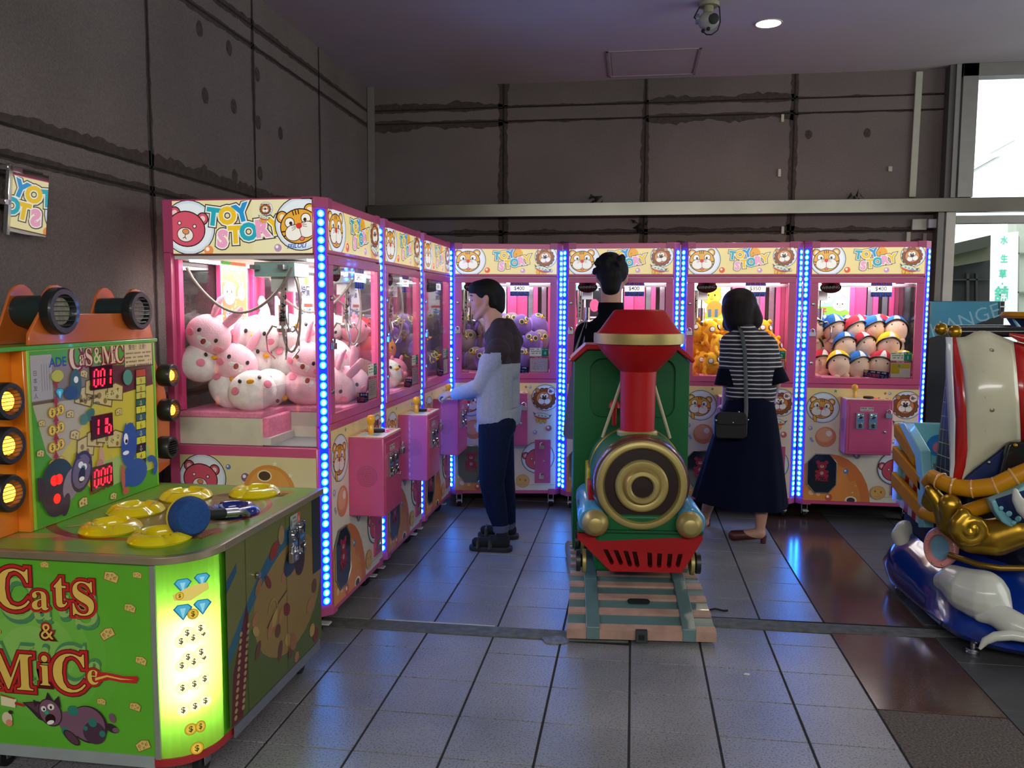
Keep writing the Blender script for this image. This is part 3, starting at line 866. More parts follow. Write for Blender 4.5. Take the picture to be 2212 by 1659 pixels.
    part('joystick', cached('joy', lambda: MB().lathe([(0.013, 0), (0.013, 0.045), (0.010, 0.05), (0.017, 0.058), (0.021, 0.07), (0.0205, 0.082), (0.014, 0.092), (0.0, 0.096)], YEL, (-0.075, -0.09, 0.888), n=20).mesh()), cb, label='yellow joystick')
    part('push_button', cached('btn', lambda: MB().lathe([(0.034, 0), (0.034, 0.012), (0.028, 0.014)], RUB, (0.015, -0.095, 0.888), n=24).lathe([(0.006, 0), (0.006, 0.006)], mat('#ff2030', 0.4, emit=1.5, noise=0), (0.055, -0.13, 0.888), n=10).mesh()), cb, label='black round button')
    def spk():
        b = MB()
        for i in range(7):
            for j in range(1 + i * 7):
                q = 2 * PI * j / (1 + i * 7); b.lathe([(0.0016, 0), (0.0016, 0.0006)], DARK, (-0.1455, -0.09 + i * 0.008 * math.cos(q), 0.70 + i * 0.008 * math.sin(q)), n=5, ax=(-1, 0, 0))
        return b
    part('speaker_holes', cached('spk', lambda: spk().mesh()), cb)
    # ---- prize flap
    oc = [(-0.155, 0.262), (-0.155, 0.42), (-0.205, 0.478), (-0.30, 0.478), (-0.351, 0.42), (-0.351, 0.262), (-0.30, 0.202), (-0.205, 0.202)]
    def flap():
        b = MB(); b.prism([(x, z) for x, z in oc], -0.009, -0.002, mat('#262c31', 0.15, coat=0.5, noise=0.02), 'xz'); return b
    fl = part('prize_flap', cached('flap', lambda: flap().mesh()), t, label='smoked plastic prize flap')
    def flapart():
        a = Art(rough=0.4); c = '#9c1f38'
        a.ell(0, 0.05, 0.032, 0.028, c); a.ell(-0.028, 0.075, 0.014, 0.014, c); a.ell(0.028, 0.075, 0.014, 0.014, c); a.ell(0, 0.0, 0.03, 0.03, c)
        for s in (-1, 1): a.ell(s * 0.03, -0.02, 0.016, 0.014, c); a.ell(s * 0.033, 0.008, 0.014, 0.011, c)
        a.ell(0, 0.046, 0.013, 0.010, '#b9a6a0'); a.ell(0, 0.049, 0.005, 0.004, '#3a2226'); a.ell(0, -0.002, 0.012, 0.012, '#a79a96')
        a.text('PRIZE', 0, -0.048, 0.034, c, 0, 0.03)
        return a.mesh()
    part('flap_print', cached('flapart', flapart), fl, M=Matrix.Translation((-0.253, -0.0094, 0.345)))
    part('flap_rim', cached('flrim', lambda: MB().tube([(x, -0.008, z) for x, z in oc], 0.0045, mat('#8f8a80', 0.25, metal=0.6), 6, close=True).mesh()), fl)
    def plate():
        b = MB(); b.box(0.218, 0.335, -0.010, 0, 0.20, 0.525, PINK); return b
    pl = part('service_plate', cached('plate', lambda: plate().mesh()), t, 0.0015)
    part('padlock', cached('ppad', lambda: padlock(padlock(MB(), 0.268, -0.010, 0.475, 0.9), 0.268, -0.010, 0.25, 0.9).lathe([(0.008, 0), (0.008, 0.005)], SILV, (0.285, -0.010, 0.368), 'y', 12).mesh()), pl)
    for sx in (-1, 1):
        for y in (0.09, 0.64):
            def cast(x=sx * 0.345, y=y):
                b = MB(); b.box(x - 0.035, x + 0.035, y - 0.03, y + 0.03, 0.108, 0.118, SILV)
                b.cyl((x - 0.012, y + 0.01, 0.037), (x + 0.012, y + 0.01, 0.037), 0.037, RUB)
                b.box(x - 0.022, x - 0.016, y - 0.01, y + 0.025, 0.03, 0.11, SILV); b.box(x + 0.016, x + 0.022, y - 0.01, y + 0.025, 0.03, 0.11, SILV)
                b.box(x - 0.02, x + 0.02, y - 0.065, y - 0.012, 0.055, 0.062, WHITEP)
                return b
            part('caster', cached('cast%d%g' % (sx, y), lambda: cast().mesh()), t, 0.001)
    return t
# ---------------------------------------------------------------- surfaces of the room
def concrete_mat(name, base, axis):
    """board-marked brown grey stucco with dark stained joints; axis = horizontal world axis of the wall"""
    m = bpy.data.materials.new(name); m.use_nodes = True
    nt = m.node_tree; b = nt.nodes['Principled BSDF']; b.inputs['Roughness'].default_value = 0.85
    tc = nt.nodes.new('ShaderNodeTexCoord')
    n1 = nt.nodes.new('ShaderNodeTexNoise'); n1.inputs['Scale'].default_value = 1.1; n1.inputs['Detail'].default_value = 4
    n2 = nt.nodes.new('ShaderNodeTexNoise'); n2.inputs['Scale'].default_value = 150; n2.inputs['Detail'].default_value = 2
    nt.links.new(tc.outputs['Object'], n1.inputs['Vector']); nt.links.new(tc.outputs['Object'], n2.inputs['Vector'])
    r1 = nt.nodes.new('ShaderNodeValToRGB'); e = r1.color_ramp.elements
    e[0].position = 0.3; e[0].color = (*[x * 0.78 for x in base], 1); e[1].position = 0.72; e[1].color = (*[x * 1.12 for x in base], 1)
    nt.links.new(n1.outputs['Fac'], r1.inputs[0])
    r2 = nt.nodes.new('ShaderNodeMapRange'); r2.inputs['From Min'].default_value = 0.3; r2.inputs['From Max'].default_value = 0.7
    r2.inputs['To Min'].default_value = 0.8; r2.inputs['To Max'].default_value = 1.2
    nt.links.new(n2.outputs['Fac'], r2.inputs['Value'])
    mx = nt.nodes.new('ShaderNodeVectorMath'); mx.operation = 'SCALE'
    nt.links.new(r1.outputs[0], mx.inputs[0]); nt.links.new(r2.outputs[0], mx.inputs['Scale']); nt.links.new(mx.outputs[0], b.inputs['Base Color'])
    bp = nt.nodes.new('ShaderNodeBump'); bp.inputs['Strength'].default_value = 0.5; bp.inputs['Distance'].default_value = 0.01
    nt.links.new(n2.outputs['Fac'], bp.inputs['Height']); nt.links.new(bp.outputs[0], b.inputs['Normal'])
    return m
CONC = concrete_mat('stucco', (0.150, 0.122, 0.112), 'x')
STAIN = mat('#1f1a17', 0.95, noise=0.5, nscale=30)
STAIN2 = mat('#413732', 0.95, noise=0.3, nscale=40)
CEIL = mat('#b9b3b2', 0.8, noise=0.04, nscale=2)
STEEL = mat('#69665e', 0.30, metal=1, noise=0.10, nscale=3)
ALU = mat('#7f7d78', 0.4, metal=0.7, noise=0.05)

XL, YB, ZC = -2.263, 7.0, 3.34
b = MB(); b.box(XL - 0.2, XL, -6.2, YB + 0.2, 0, ZC + 0.4, CONC); struct('wall_left', b)
b = MB(); b.box(XL, 2.335, YB, YB + 0.25, 0, ZC + 0.4, CONC); struct('wall_back', b)
b = MB(); b.box(XL - 0.2, 7.5, -6.2, YB + 0.25, ZC, ZC + 0.35, CEIL); struct('ceiling', b)
b = MB(); b.box(XL - 0.2, 7.2, -6.4, -6.2, 0, ZC, CONC); struct('wall_front_added', b)  # unseen wall, added to keep sky light from leaking in
b = MB(); b.box(7.2, 7.4, -6.2, YB + 0.25, 0, ZC, CONC); struct('wall_right_added', b)  # also unseen, added to close the room against the sky

def blotchy(mb, p0, p1, w, plane, seed, side=0.0, amp=1.0, mid=None):
    """a recessed joint line with an irregular damp stain beside it; p = (h, z) on the wall"""
    rr = random.Random(seed); p0 = Vector(p0); p1 = Vector(p1); d = (p1 - p0); L = d.length; d.normalize(); n = Vector((-d.y, d.x))
    N = max(6, int(L / 0.035)); up = []; lo = []
    e = [rr.uniform(0.4, 1.4) for _ in range(8)]
    for i in range(N + 1):
        u = i / N; k = e[int(u * 7)] * (1 - (u * 7) % 1) + e[min(7, int(u * 7) + 1)] * ((u * 7) % 1)
        q = p0 + d * L * u
        a = w * (0.5 + side) * k * rr.uniform(0.75, 1.2) * amp; c = w * (0.5 - side) * k * rr.uniform(0.75, 1.2) * amp
        up.append(q + n * a); lo.append(q - n * c)
    for i in range(N):
        pts = [lo[i], lo[i + 1], up[i + 1], up[i]]
        P = [((XL + 0.0012, p.x, p.y) if plane == 'left' else (p.x, YB - 0.0012, p.y)) for p in pts]
        mb.add(P, [(0, 1, 2, 3)], STAIN2)
    g = 0.006
    pts = [p0 - n * g, p1 - n * g, p1 + n * g, p0 + n * g]
    P = [((XL + 0.0024, p.x, p.y) if plane == 'left' else (p.x, YB - 0.0024, p.y)) for p in pts]
    mb.add(P, [(0, 1, 2, 3)], STAIN)
b = MB(); s = 1
for y, wd in ((-2.7, .05), (-1.62, .05), (-0.54, .05), (0.54, .05), (1.60, .05), (2.66, .05), (3.715, .055), (4.815, .035), (5.87, .03)):
    blotchy(b, (y, 0), (y, ZC), wd, 'left', s); s += 1
for z, wd, sd in ((3.145, .05, .1), (3.03, .05, -.1), (2.145, .10, .35), (2.03, .07, .1), (1.05, .06, .1), (0.94, .06, .1)):
    blotchy(b, (-4, z), (YB, z), wd, 'left', s, sd); s += 1
struct('trim_1', b, smooth=0)
b = MB()
for x, wd in ((-1.10, .09), (0.064, .06), (1.225, .07)):
    blotchy(b, (x, 0), (x, ZC), wd, 'back', s); s += 1
for z, sd in ((3.15, .2), (3.037, -.2), (2.115, .15), (2.0, 0.1)):
    for x0, x1, wd in ((XL, -1.10, .075), (-1.10, 0.064, .02), (0.064, 1.225, .065), (1.225, 2.335, .018)):
        if z < 2.5: wd = .06
        blotchy(b, (x0, z), (x1, z), wd, 'back', s, sd); s += 1
# round form-tie marks
def tie(mb, plane, h, z, r, k=0):
    P = []
    rr = random.Random(int(h * 100 + z * 10))
    for i in range(16):
        a = 2 * PI * i / 16; q = r * rr.uniform(0.9, 1.08)
        u, v = h + q * math.cos(a), z + q * math.sin(a) * 1.25
        P.append((XL + 0.002, u, v) if plane == 'left' else (u, YB - 0.002, v))
    mb.add(P, [tuple(range(16))], STAIN2)
for h, z in ((1.34, 2.87), (1.78, 2.87)): tie(b, 'back', h, z, 0.028)
struct('trim_2', b, smooth=0)
b = MB()
for h, z in ((4.20, 2.93), (4.52, 2.93), (4.24, 2.60), (4.56, 2.62), (4.21, 2.20), (4.55, 2.23), (4.87, 2.88), (4.87, 2.60), (4.88, 2.30), (5.19, 2.60)): tie(b, 'left', h, z, 0.034)
struct('trim_3', b, smooth=0)

# ---------------------------------------------------------------- floor: slabs of tile, granite band, step
def tile_mat():
    m = bpy.data.materials.new('quarry_tile'); m.use_nodes = True
    nt = m.node_tree; b = nt.nodes['Principled BSDF']
    tc = nt.nodes.new('ShaderNodeTexCoord')
    n1 = nt.nodes.new('ShaderNodeTexNoise'); n1.inputs['Scale'].default_value = 1.6; n1.inputs['Detail'].default_value = 5
    n2 = nt.nodes.new('ShaderNodeTexVoronoi'); n2.inputs['Scale'].default_value = 95
    n3 = nt.nodes.new('ShaderNodeTexNoise'); n3.inputs['Scale'].default_value = 140
    oi = nt.nodes.new('ShaderNodeObjectInfo')
    for n in (n1, n2, n3): nt.links.new(tc.outputs['Object'], n.inputs['Vector'])
    rp = nt.nodes.new('ShaderNodeValToRGB'); e = rp.color_ramp.elements
    e[0].position = 0.25; e[0].color = (0.165, 0.168, 0.175, 1); e[1].position = 0.8; e[1].color = (0.34, 0.34, 0.345, 1)
    nt.links.new(n1.outputs['Fac'], rp.inputs[0])
    mr = nt.nodes.new('ShaderNodeMapRange'); mr.inputs['From Min'].default_value = 0.0; mr.inputs['From Max'].default_value = 0.25
    mr.inputs['To Min'].default_value = 0.45; mr.inputs['To Max'].default_value = 1.0
    nt.links.new(n3.outputs['Fac'], mr.inputs['Value']); mr.inputs['From Min'].default_value = 0.34; mr.inputs['From Max'].default_value = 0.5
    mx = nt.nodes.new('ShaderNodeVectorMath'); mx.operation = 'SCALE'
    nt.links.new(rp.outputs[0], mx.inputs[0]); nt.links.new(mr.outputs[0], mx.inputs['Scale']); nt.links.new(mx.outputs[0], b.inputs['Base Color'])
    rr = nt.nodes.new('ShaderNodeMapRange'); rr.inputs['To Min'].default_value = 0.22; rr.inputs['To Max'].default_value = 0.42
    nt.links.new(n1.outputs['Fac'], rr.inputs['Value']); nt.links.new(rr.outputs[0], b.inputs['Roughness'])
    bp = nt.nodes.new('ShaderNodeBump'); bp.inputs['Strength'].default_value = 0.35; bp.inputs['Distance'].default_value = 0.003
    nt.links.new(n3.outputs['Fac'], bp.inputs['Height']); nt.links.new(bp.outputs[0], b.inputs['Normal'])
    return m
TILE = tile_mat()
GROUT = mat('#2b2a27', 0.9, noise=0.3, nscale=20)
GRANITE = mat('#4e3a33', 0.16, noise=0.35, nscale=160, spec=0.6)
GRANITE2 = mat('#544a42', 0.8, noise=0.55, nscale=110, bump=0.6, bscale=120)
DTILE = mat('#4a4b4c', 0.35, noise=0.15, nscale=6, bump=0.1, bscale=150)
b = MB(); b.box(XL - 0.2, 9.5, -6.2, 16, -0.2, -0.004, GROUT); struct('floor', b)
b = MB()
xs = [-0.30 + 0.3085 * k for k in range(-7, 4)] + [0.925]
rr = random.Random(3)
ys = [3.45 + 0.2925 * k for k in range(-14, 1)]
yf = [4.03 + 0.2875 * k for k in range(0, 11)]
g = 0.0045
def th_y(x): return 3.72 if x < 0.02 else 3.97
for i in range(len(xs) - 1):
    x0, x1 = xs[i], min(xs[i + 1], 0.925)
    if x1 - x0 < 0.05: continue
    right = x0 > -0.02
    Y = [y for y in ([3.45 + 0.2875 * k for k in range(-14, 2)] if not right else [3.45 + 0.2875 * k for k in range(-14, 3)])]
    for k in range(len(Y) - 1):
        y1 = min(Y[k + 1], 3.625 if not right else 3.90)
        if y1 > Y[k] + 0.03: b.box(x0 + g, x1 - g, Y[k] + g * 0.7, y1 - g * 0.7, -0.01, rr.uniform(-0.0006, 0.0004), TILE)
    Y = ([3.745] if not right else []) + [4.03 + 0.2875 * k for k in range(0, 11)]
    for k in range(len(Y) - 1):
        b.box(x0 + g, x1 - g, Y[k] + g * 0.7, Y[k + 1] - g * 0.7, -0.01, rr.uniform(-0.0006, 0.0004), TILE)
struct('floor_tiles', b, bevel=0.0012, smooth=30)
b = MB()
for y0, y1, m in ((-2, 1.9, GRANITE2), (1.9, 3.165, GRANITE2), (3.17, 3.92, GRANITE), (4.02, 7.0, GRANITE)):
    b.box(0.929, 1.383, y0 + .002, y1 - .002, -0.01, 0.0, m)
struct('floor_granite_band', b, bevel=0.001)
b = MB()
for i in range(14):
    for k in range(20):
        y0 = -1.5 + k * 0.43
        b.box(1.387 + i * 0.43 + .002, 1.387 + (i + 1) * 0.43 - .002, y0 + .002, y0 + .428, -0.01, 0.0, DTILE)
struct('floor_dark_tiles', b, bevel=0.001)
b = MB()
b.prism([(-1.45, 3.63), (-0.30, 3.635), (0.0, 3.66), (0.0, 3.745), (-0.30, 3.742), (-1.45, 3.735)], -0.01, 0.004, mat('#5c5f5a', 0.8, noise=0.3, nscale=25))
b.prism([(-1.15, 3.738), (-0.62, 3.738), (-0.62, 3.75), (-1.15, 3.75)], -0.01, 0.005, mat('#b5b5ae', 0.6))
b.prism([(0.0, 3.90), (0.93, 3.915), (1.6, 3.95), (2.4, 3.99), (2.4, 4.07), (1.6, 4.03), (0.93, 4.022), (0.0, 4.02)], -0.01, 0.004, mat('#5c5f5a', 0.8, noise=0.3, nscale=25))
b.prism([(0.35, 4.018), (1.9, 4.04), (1.9, 4.05), (0.35, 4.026)], -0.01, 0.005, STAIN)
struct('floor_threshold', b, bevel=0.001)

# ---------------------------------------------------------------- steel beam, conduits, window bay
YW = 6.9
b = MB(); b.box(XL + 0.02, 6.0, YW - 0.02, YW + 0.08, 2.243, 2.348, STEEL); struct('trim_4', b, bevel=0.002)
b = MB(); b.box(XL + 0.004, XL + 0.06, YB - 0.04, YB - 0.004, 2.36, ZC, mat('#6f6c66', 0.6)); struct('trim_5', b, bevel=0.002)
b = MB(); b.prism([(2.105, 2.37), (2.155, 2.37), (2.165, 3.32), (2.115, 3.32)], YB - 0.025, YB - 0.002, mat('#a9a898', 0.6), 'xz'); tag(part('conduit', b, None, 0.003), 'slim cream conduit running up the concrete above the beam', 'conduit')
b = MB(); b.box(2.10, 2.13, YB - 0.025, YB - 0.002, 1.95, 2.10, mat('#a9a898', 0.6)); tag(part('conduit', b, None, 0.003), 'short cream conduit end just above the rightmost claw machine', 'conduit')
# window frame
b = MB()
b.box(2.335, 2.375, YW, YB + 0.25, 2.35, ZC, mat('#55534f', 0.6)); b.box(2.375, 2.41, YW - 0.02, YB + 0.2, 2.35, ZC, mat('#7d7b76', 0.5))
b.box(2.42, 2.53, YW - 0.03, YW + 0.10, 2.35, ZC, ALU); b.box(2.42, 7.2, YW - 0.03, YW + 0.10, 3.245, ZC, ALU)
b.box(2.30, 2.345, YW, YB + 0.2, 0, 2.243, mat('#6a6862', 0.5, metal=0.4)); b.box(2.36, 2.43, YW, YW + 0.08, 0, 2.243, mat('#b0aea4', 0.5))
b.box(2.43, 7.2, YW, YW + 0.08, 2.155, 2.215, ALU)
b.box(2.43, 7.2, YW, YW + 0.08, 0, 0.12, ALU)
b.box(4.2, 4.28, YW, YW + 0.08, 0, 3.3, ALU); b.box(6.1, 6.18, YW, YW + 0.08, 0, 3.3, ALU)
struct('window_1', b, bevel=0.002)
b = MB(); b.box(2.53, 7.2, YW + 0.03, YW + 0.036, 2.35, 3.245, GLASS); b.box(2.43, 7.2, YW + 0.03, YW + 0.036, 0.12, 2.155, GLASS)
struct('window_2', b, smooth=0)

# socket, plug, small fittings on the back wall
t = thing('wall_socket', 'cream wall socket with a grey plug under the steel beam', 'socket', (2.19, YB - 0.002, 2.155))
part('backplate', MB().box(-0.055, 0.055, -0.03, 0, -0.04, 0.045, mat('#a8a698', 0.5)), t, 0.004)
part('plug', MB().box(0.05, 0.12, -0.07, -0.01, -0.03, 0.04, mat('#8d8c92', 0.4)).cyl((0.12, -0.04, 0), (0.16, -0.04, 0.0), 0.02, RUB, 0.012), t, 0.005, label='grey plug')
part('power_cord', MB().tube([(0.15, -0.04, 0), (0.20, -0.05, -0.03), (0.215, -0.05, -0.3), (0.20, -0.05, -0.9), (0.19, -0.05, -1.6)], 0.006, RUB, 6), t, label='black cord')
b = MB(); b.box(1.99, 2.05, YB - 0.02, YB - 0.002, 1.955, 2.01, mat('#a98f6c', 0.7)); tag(part('junction_cover', b, None, 0.003), 'small tan square cover above the rightmost claw machine', 'cover')
b = MB(); b.box(2.22, 2.25, YB - 0.03, YB - 0.002, 2.03, 2.09, mat('#74726c', 0.6)); tag(part('cable_clip', b, None, 0.003), 'small grey cable clip below the wall socket', 'clip')
for i, (x, z) in enumerate(((1.135, 3.00), (1.125, 2.575), (1.165, 2.125))):
    b = MB().box(x - 0.011, x + 0.011, YB - 0.014, YB - 0.002, z - 0.03, z + 0.03, mat('#b8b2a4', 0.6))
    tag(part('wall_sensor', b, None, 0.003), ('cream wall tab, topmost of three beside the wall joint', 'cream wall tab, middle of three, well above the beam', 'cream wall tab, lowest of three, just below the beam')[i], 'tab', 'cream tabs on the back wall')
b = MB().box(1.945, 1.975, YB - 0.014, YB - 0.002, 2.57, 2.61, mat('#aaa698', 0.6)); tag(part('wall_sensor', b, None, 0.003), 'broken cream tab left of the slim conduit', 'tab')
# crushed dark scraps behind the beam
def scrap(x, z, s, lab):
    rr = random.Random(int(x * 50)); mb = MB()
    for i in range(7):
        c = Vector((x + rr.uniform(-s, s), YB - 0.03, z + rr.uniform(-s, s) * 0.7))
        mb.add([tuple(c + Vector((rr.uniform(-s, s), rr.uniform(-0.02, 0.02), rr.uniform(-s, s)))) for _ in range(3)], [(0, 1, 2)], mat('#14130f', 0.8))
    tag(part('wire_scrap', mb, None, solid=0.002), lab, 'scrap')
scrap(-0.32, 2.375, 0.045, 'tangle of dark wire scraps on the beam left of the middle')
scrap(0.03, 2.16, 0.05, 'black torn scrap stuck on the wall joint below the beam')
scrap(1.70, 2.375, 0.04, 'dark lump of debris on the beam right of the middle')

# ceiling fittings
t = thing('downlight', 'round recessed ceiling lamp glowing warm white', 'lamp', (0.83, 5.775, ZC))
part('trim_ring', MB().lathe([(0.078, -0.004), (0.088, -0.004), (0.090, 0.0), (0.078, 0.0)], mat('#c8b8a8', 0.4), n=32, cap0=False, cap1=False, close=True), t)
part('diffuser', MB().lathe([(0.0, -0.002), (0.078, -0.002)], mat('#fff2dc', 0.5, emit=30, ecol='#ffe2b8', noise=0), n=32, cap1=False), t, label='glowing lens')
l = bpy.data.lights.new('downlight_lamp', 'SPOT'); l.energy = 26; l.color = (1.0, 0.80, 0.58); l.spot_size = R(150); l.spot_blend = 0.9; l.shadow_soft_size = 0.07
o = bpy.data.objects.new('downlight_lamp', l); o.location = (0, 0, -0.03); COL.objects.link(o); o.parent = t
b = MB()
ringplate_done = True
for x0, x1, y0, y1 in ((-0.235, 0.445, 6.235, 6.255), (-0.235, 0.445, 6.885, 6.905), (-0.235, -0.215, 6.235, 6.905), (0.425, 0.445, 6.235, 6.905)):
    b.box(x0, x1, y0, y1, ZC - 0.006, ZC, mat('#a39c9c', 0.6))
b.box(-0.20, 0.41, 6.27, 6.87, ZC - 0.002, ZC, CEIL)
struct('trim_6', b, bevel=0.001)
t = thing('security_camera', 'black and white security camera hanging from the ceiling', 'camera', (0.415, 5.36, ZC))
part('mount', MB().lathe([(0.06, -0.02), (0.065, -0.01), (0.065, 0)], mat('#8c8a6c', 0.5), n=24).cyl((0, 0, -0.02), (0, 0, -0.07), 0.03, mat('#8c8a6c', 0.5)), t)
part('housing', MB().sphere((0, 0, -0.105), (0.062, 0.06, 0.055), mat('#9a9a90', 0.4)).cyl((-0.055, 0, -0.09), (-0.075, -0.0, -0.09), 0.03, mat('#6f7288', 0.4)), t)
part('lens', MB().lathe([(0.028, 0), (0.031, 0.03), (0.024, 0.034)], RUB, (0.02, -0.035, -0.105), n=20, ax=(0.35, -1, -0.25)), t, label='black lens barrel')
part('knob', MB().sphere((-0.03, -0.01, -0.165), 0.012, RUB, 8, 6).sphere((0.0, -0.03, -0.160), 0.012, RUB, 8, 6), t)
part('camera_cord', MB().tube([(-0.03, 0, -0.165), (-0.01, -0.02, -0.19), (0.02, -0.03, -0.195), (0.055, -0.03, -0.17), (0.07, -0.02, -0.12), (0.065, 0, -0.03), (0.05, 0, 0)], 0.004, RUB, 6).tube([(-0.045, 0, 0), (-0.07, 0, -0.05), (-0.085, 0, -0.08), (-0.07, -0.02, -0.10)], 0.004, RUB, 6), t, label='looping black cord')

# rope on the left wall
t = thing('hanging_rope', 'pale rope with a looped knot hanging on the left wall', 'rope', (XL + 0.02, 2.66, 2.0))
ROPE = mat('#a7a684', 0.8, bump=0.4, bscale=200)
part('cord', MB().tube([(0, -0.0, 1.34), (0, 0.0, 1.1), (0, 0.01, 0.75), (0, 0.012, 0.62)], 0.006, ROPE, 8), t)
part('loop', MB().tube([(0.01, 0.012 + 0.028 * math.sin(2 * PI * i / 20), 0.56 + 0.062 * math.cos(2 * PI * i / 20)) for i in range(20)], 0.006, ROPE, 8, close=True)
     .tube([(0.02, 0.002 + 0.022 * math.sin(2 * PI * i / 20), 0.555 + 0.052 * math.cos(2 * PI * i / 20)) for i in range(20)], 0.006, ROPE, 8, close=True)
     .tube([(0.01, 0.012, 0.62), (0.01, 0.03, 0.66), (0.01, 0.045, 0.70), (0.01, 0.055, 0.702)], 0.005, ROPE, 8)
     .tube([(0.01, 0.012, 0.63), (0.01, 0.05, 0.645), (0.01, 0.065, 0.68)], 0.004, ROPE, 8), t)
# mirror on bracket
t = thing('wall_mirror', 'square mirror on a steel bracket tilted out from the left wall', 'mirror', (-2.2, 2.806, 1.865))
Mm = Matrix.Rotation(R(6.3), 4, 'Y') @ Matrix.Rotation(R(1.3), 4, 'Z')
part('mirror_glass', MB().box(-0.004, 0.004, -0.093, 0.10, -0.115, 0.112, mat('#f2f2f0', 0.02, metal=1, noise=0)), t, M=Mm, label='mirror glass')
part('bracket', MB().box(-0.004, 0.012, -0.115, -0.098, -0.125, 0.125, CHROME).box(-0.06, 0.012, -0.125, -0.05, 0.10, 0.118, CHROME).box(-0.06, 0.012, -0.13, -0.10, -0.02, 0.0, CHROME).box(-0.055, -0.02, -0.14, 0.10, 0.115, 0.122, STEEL), t, 0.002, M=Mm)

# ---------------------------------------------------------------- outdoors beyond the bay
OUT = mat('#d8dcd2', 0.8); JNT = mat('#6d7468', 0.7)
t = thing('facing_building', 'pale building across the street with a shaded glazed porch', 'building', (0, 0, 0))
def oq(name, pts, Y, th, m, lab=None):
    return part(name, MB().prism([(at(x, y, Y=Y).x, at(x, y, Y=Y).z) for x, y in pts], Y, Y + th, m, 'xz'), t, label=lab)
oq('wall', [(2046, 575), (2143, 560), (2143, 830), (2040, 830)], 15, .3, mat('#1d221d', 0.8), 'dark green shaded porch wall')  # shade under the porch is put into this dark wall colour
oq('lintel', [(2030, 556), (2144, 529), (2144, 561), (2030, 581)], 14.7, .3, mat('#4e523c', 0.8), 'olive lintel over the porch')
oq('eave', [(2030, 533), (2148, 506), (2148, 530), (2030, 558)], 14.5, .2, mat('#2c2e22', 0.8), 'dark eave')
oq('wall', [(2196, 470), (2400, 440), (2400, 830), (2192, 830)], 13.5, .3, mat('#a4ab98', 0.8), 'pale tiled wall')
for P4 in ([(2050, 603), (2140, 602), (2140, 605), (2050, 606)], [(2056, 600), (2059, 600), (2059, 820), (2056, 820)], [(2088, 590), (2094, 590), (2094, 820), (2088, 820)], [(2108, 590), (2112, 590), (2112, 820), (2108, 820)]):
    oq('mullion', P4, 14.9, .08, mat('#0e120f', 0.6))
for P4 in ([(2196, 546), (2300, 543), (2300, 546), (2196, 549)], [(2196, 630), (2300, 630), (2300, 633), (2196, 633)], [(2199, 510), (2202, 510), (2200, 800), (2197, 800)]):
    oq('wall_joint', P4, 13.4, .08, JNT)
oq('gable', [(2085, 378), (2160, 336), (2160, 340), (2085, 383)], 22, .3, mat('#8d958c', 0.8))
oq('gable', [(2085, 368), (2157, 333), (2157, 336), (2085, 371)], 22, .3, mat('#b0b5ac', 0.8))
oq('gable', [(2150, 325), (2192, 302), (2192, 305), (2150, 328)], 22, .3, mat('#8d958c', 0.8))
t = thing('street_banner', 'white upright banner with green brush characters outside the window', 'sign', (0, 0, 0))
YB_ = 11.0
oq('panel', [(2144, 506), (2200, 500), (2196, 830), (2138, 830)], YB_, .05, mat('#f4f4ee', 0.6))
a = Art(rough=0.6)
for ch, px, py, s in (('水', 2169, 520, .105), ('生', 2169, 560, .105), ('草', 2166, 593, .115), ('・', 2165, 614, .08), ('舖', 2163, 638, .20)):
    p = at(px, py, Y=YB_); a.text(ch, p.x, p.z, s, '#4fd0a8', 0, 0.02, sx=.8)
part('lettering', a.mesh(), t, M=Matrix.Translation((0, YB_ - 0.004, 0)), label='green characters')

# small litter on the floor
p = at(1613, 1457, Z=0); tag(part('paper_scrap', MB().prism([(p.x - .012, p.y - .004), (p.x + .008, p.y - .008), (p.x + .014, p.y + .004), (p.x - .004, p.y + .008)], 0.0005, 0.003, mat('#d8d8dc', 0.7)), None), 'tiny white paper scrap on the tiles right of the train', 'litter')
p = at(1545, 1320, Z=0)
mb = MB(); mb.tube([(p.x - .03, p.y, .004), (p.x, p.y + .01, .008), (p.x + .04, p.y - .004, .006), (p.x + .06, p.y + .01, .003)], .005, mat('#121210', 0.8), 6); tag(part('rubber_scrap', mb, None), 'dark rubber scrap lying beside the right edge of the train base', 'litter')
p = at(1208, 1385, Z=0)
rr = random.Random(9); mb = MB()
mb.prism([(p.x + .07 * math.cos(i * .7) * rr.uniform(.7, 1.2) - .02, p.y + .05 * math.sin(i * .7) * rr.uniform(.7, 1.2)) for i in range(9)], 0.0, 0.006, mat('#6a6f78', 0.8, noise=.4, nscale=40)); struct('floor_patch', mb)
XF = -1.318
LAB = ['pink claw machine nearest the camera, heaped with white and pale pink plush toys',
       'pink claw machine second from the camera in the left row, mixed bright toys',
       'pink claw machine at the far end of the left row beside the young man',
       'pink claw machine in the corner behind the young man, owl toys inside',
       'pink claw machine behind the green train, hidden by the man in black',
       'pink claw machine full of yellow toys in front of the woman',
       'rightmost pink claw machine with toys in coloured helmets']
MACH = []
for i, y in enumerate((3.866, 4.704, 5.542)):
    MACH.append(claw_machine((XF, y, 0), PI / 2, '$400', 7 - i, ('orange', 'bluewhite', 'bluewhite')[i], LAB[i], side=(i == 0), light=(15, 5, 4)[i]))
# corner machine is turned a little towards the room
q = R(9.5); 
MACH.append(claw_machine((-0.925, 6.03, 0), q, '$400', 4, 'bluewhite', LAB[3], light=6, hole=(-0.27, 0.14)))
for i, (x, pr, n, po) in enumerate(((-0.100, '$400', 3, 'black'), (0.742, '$350', 2, 'yellow'), (1.584, '$400', 1, 'meadow'))):
    MACH.append(claw_machine((x, 6.05 + 0.008 * i, 0), 0, pr, n, po, LAB[4 + i], light=(6, 9, 8)[i], hole=(-0.27, 0.14)))
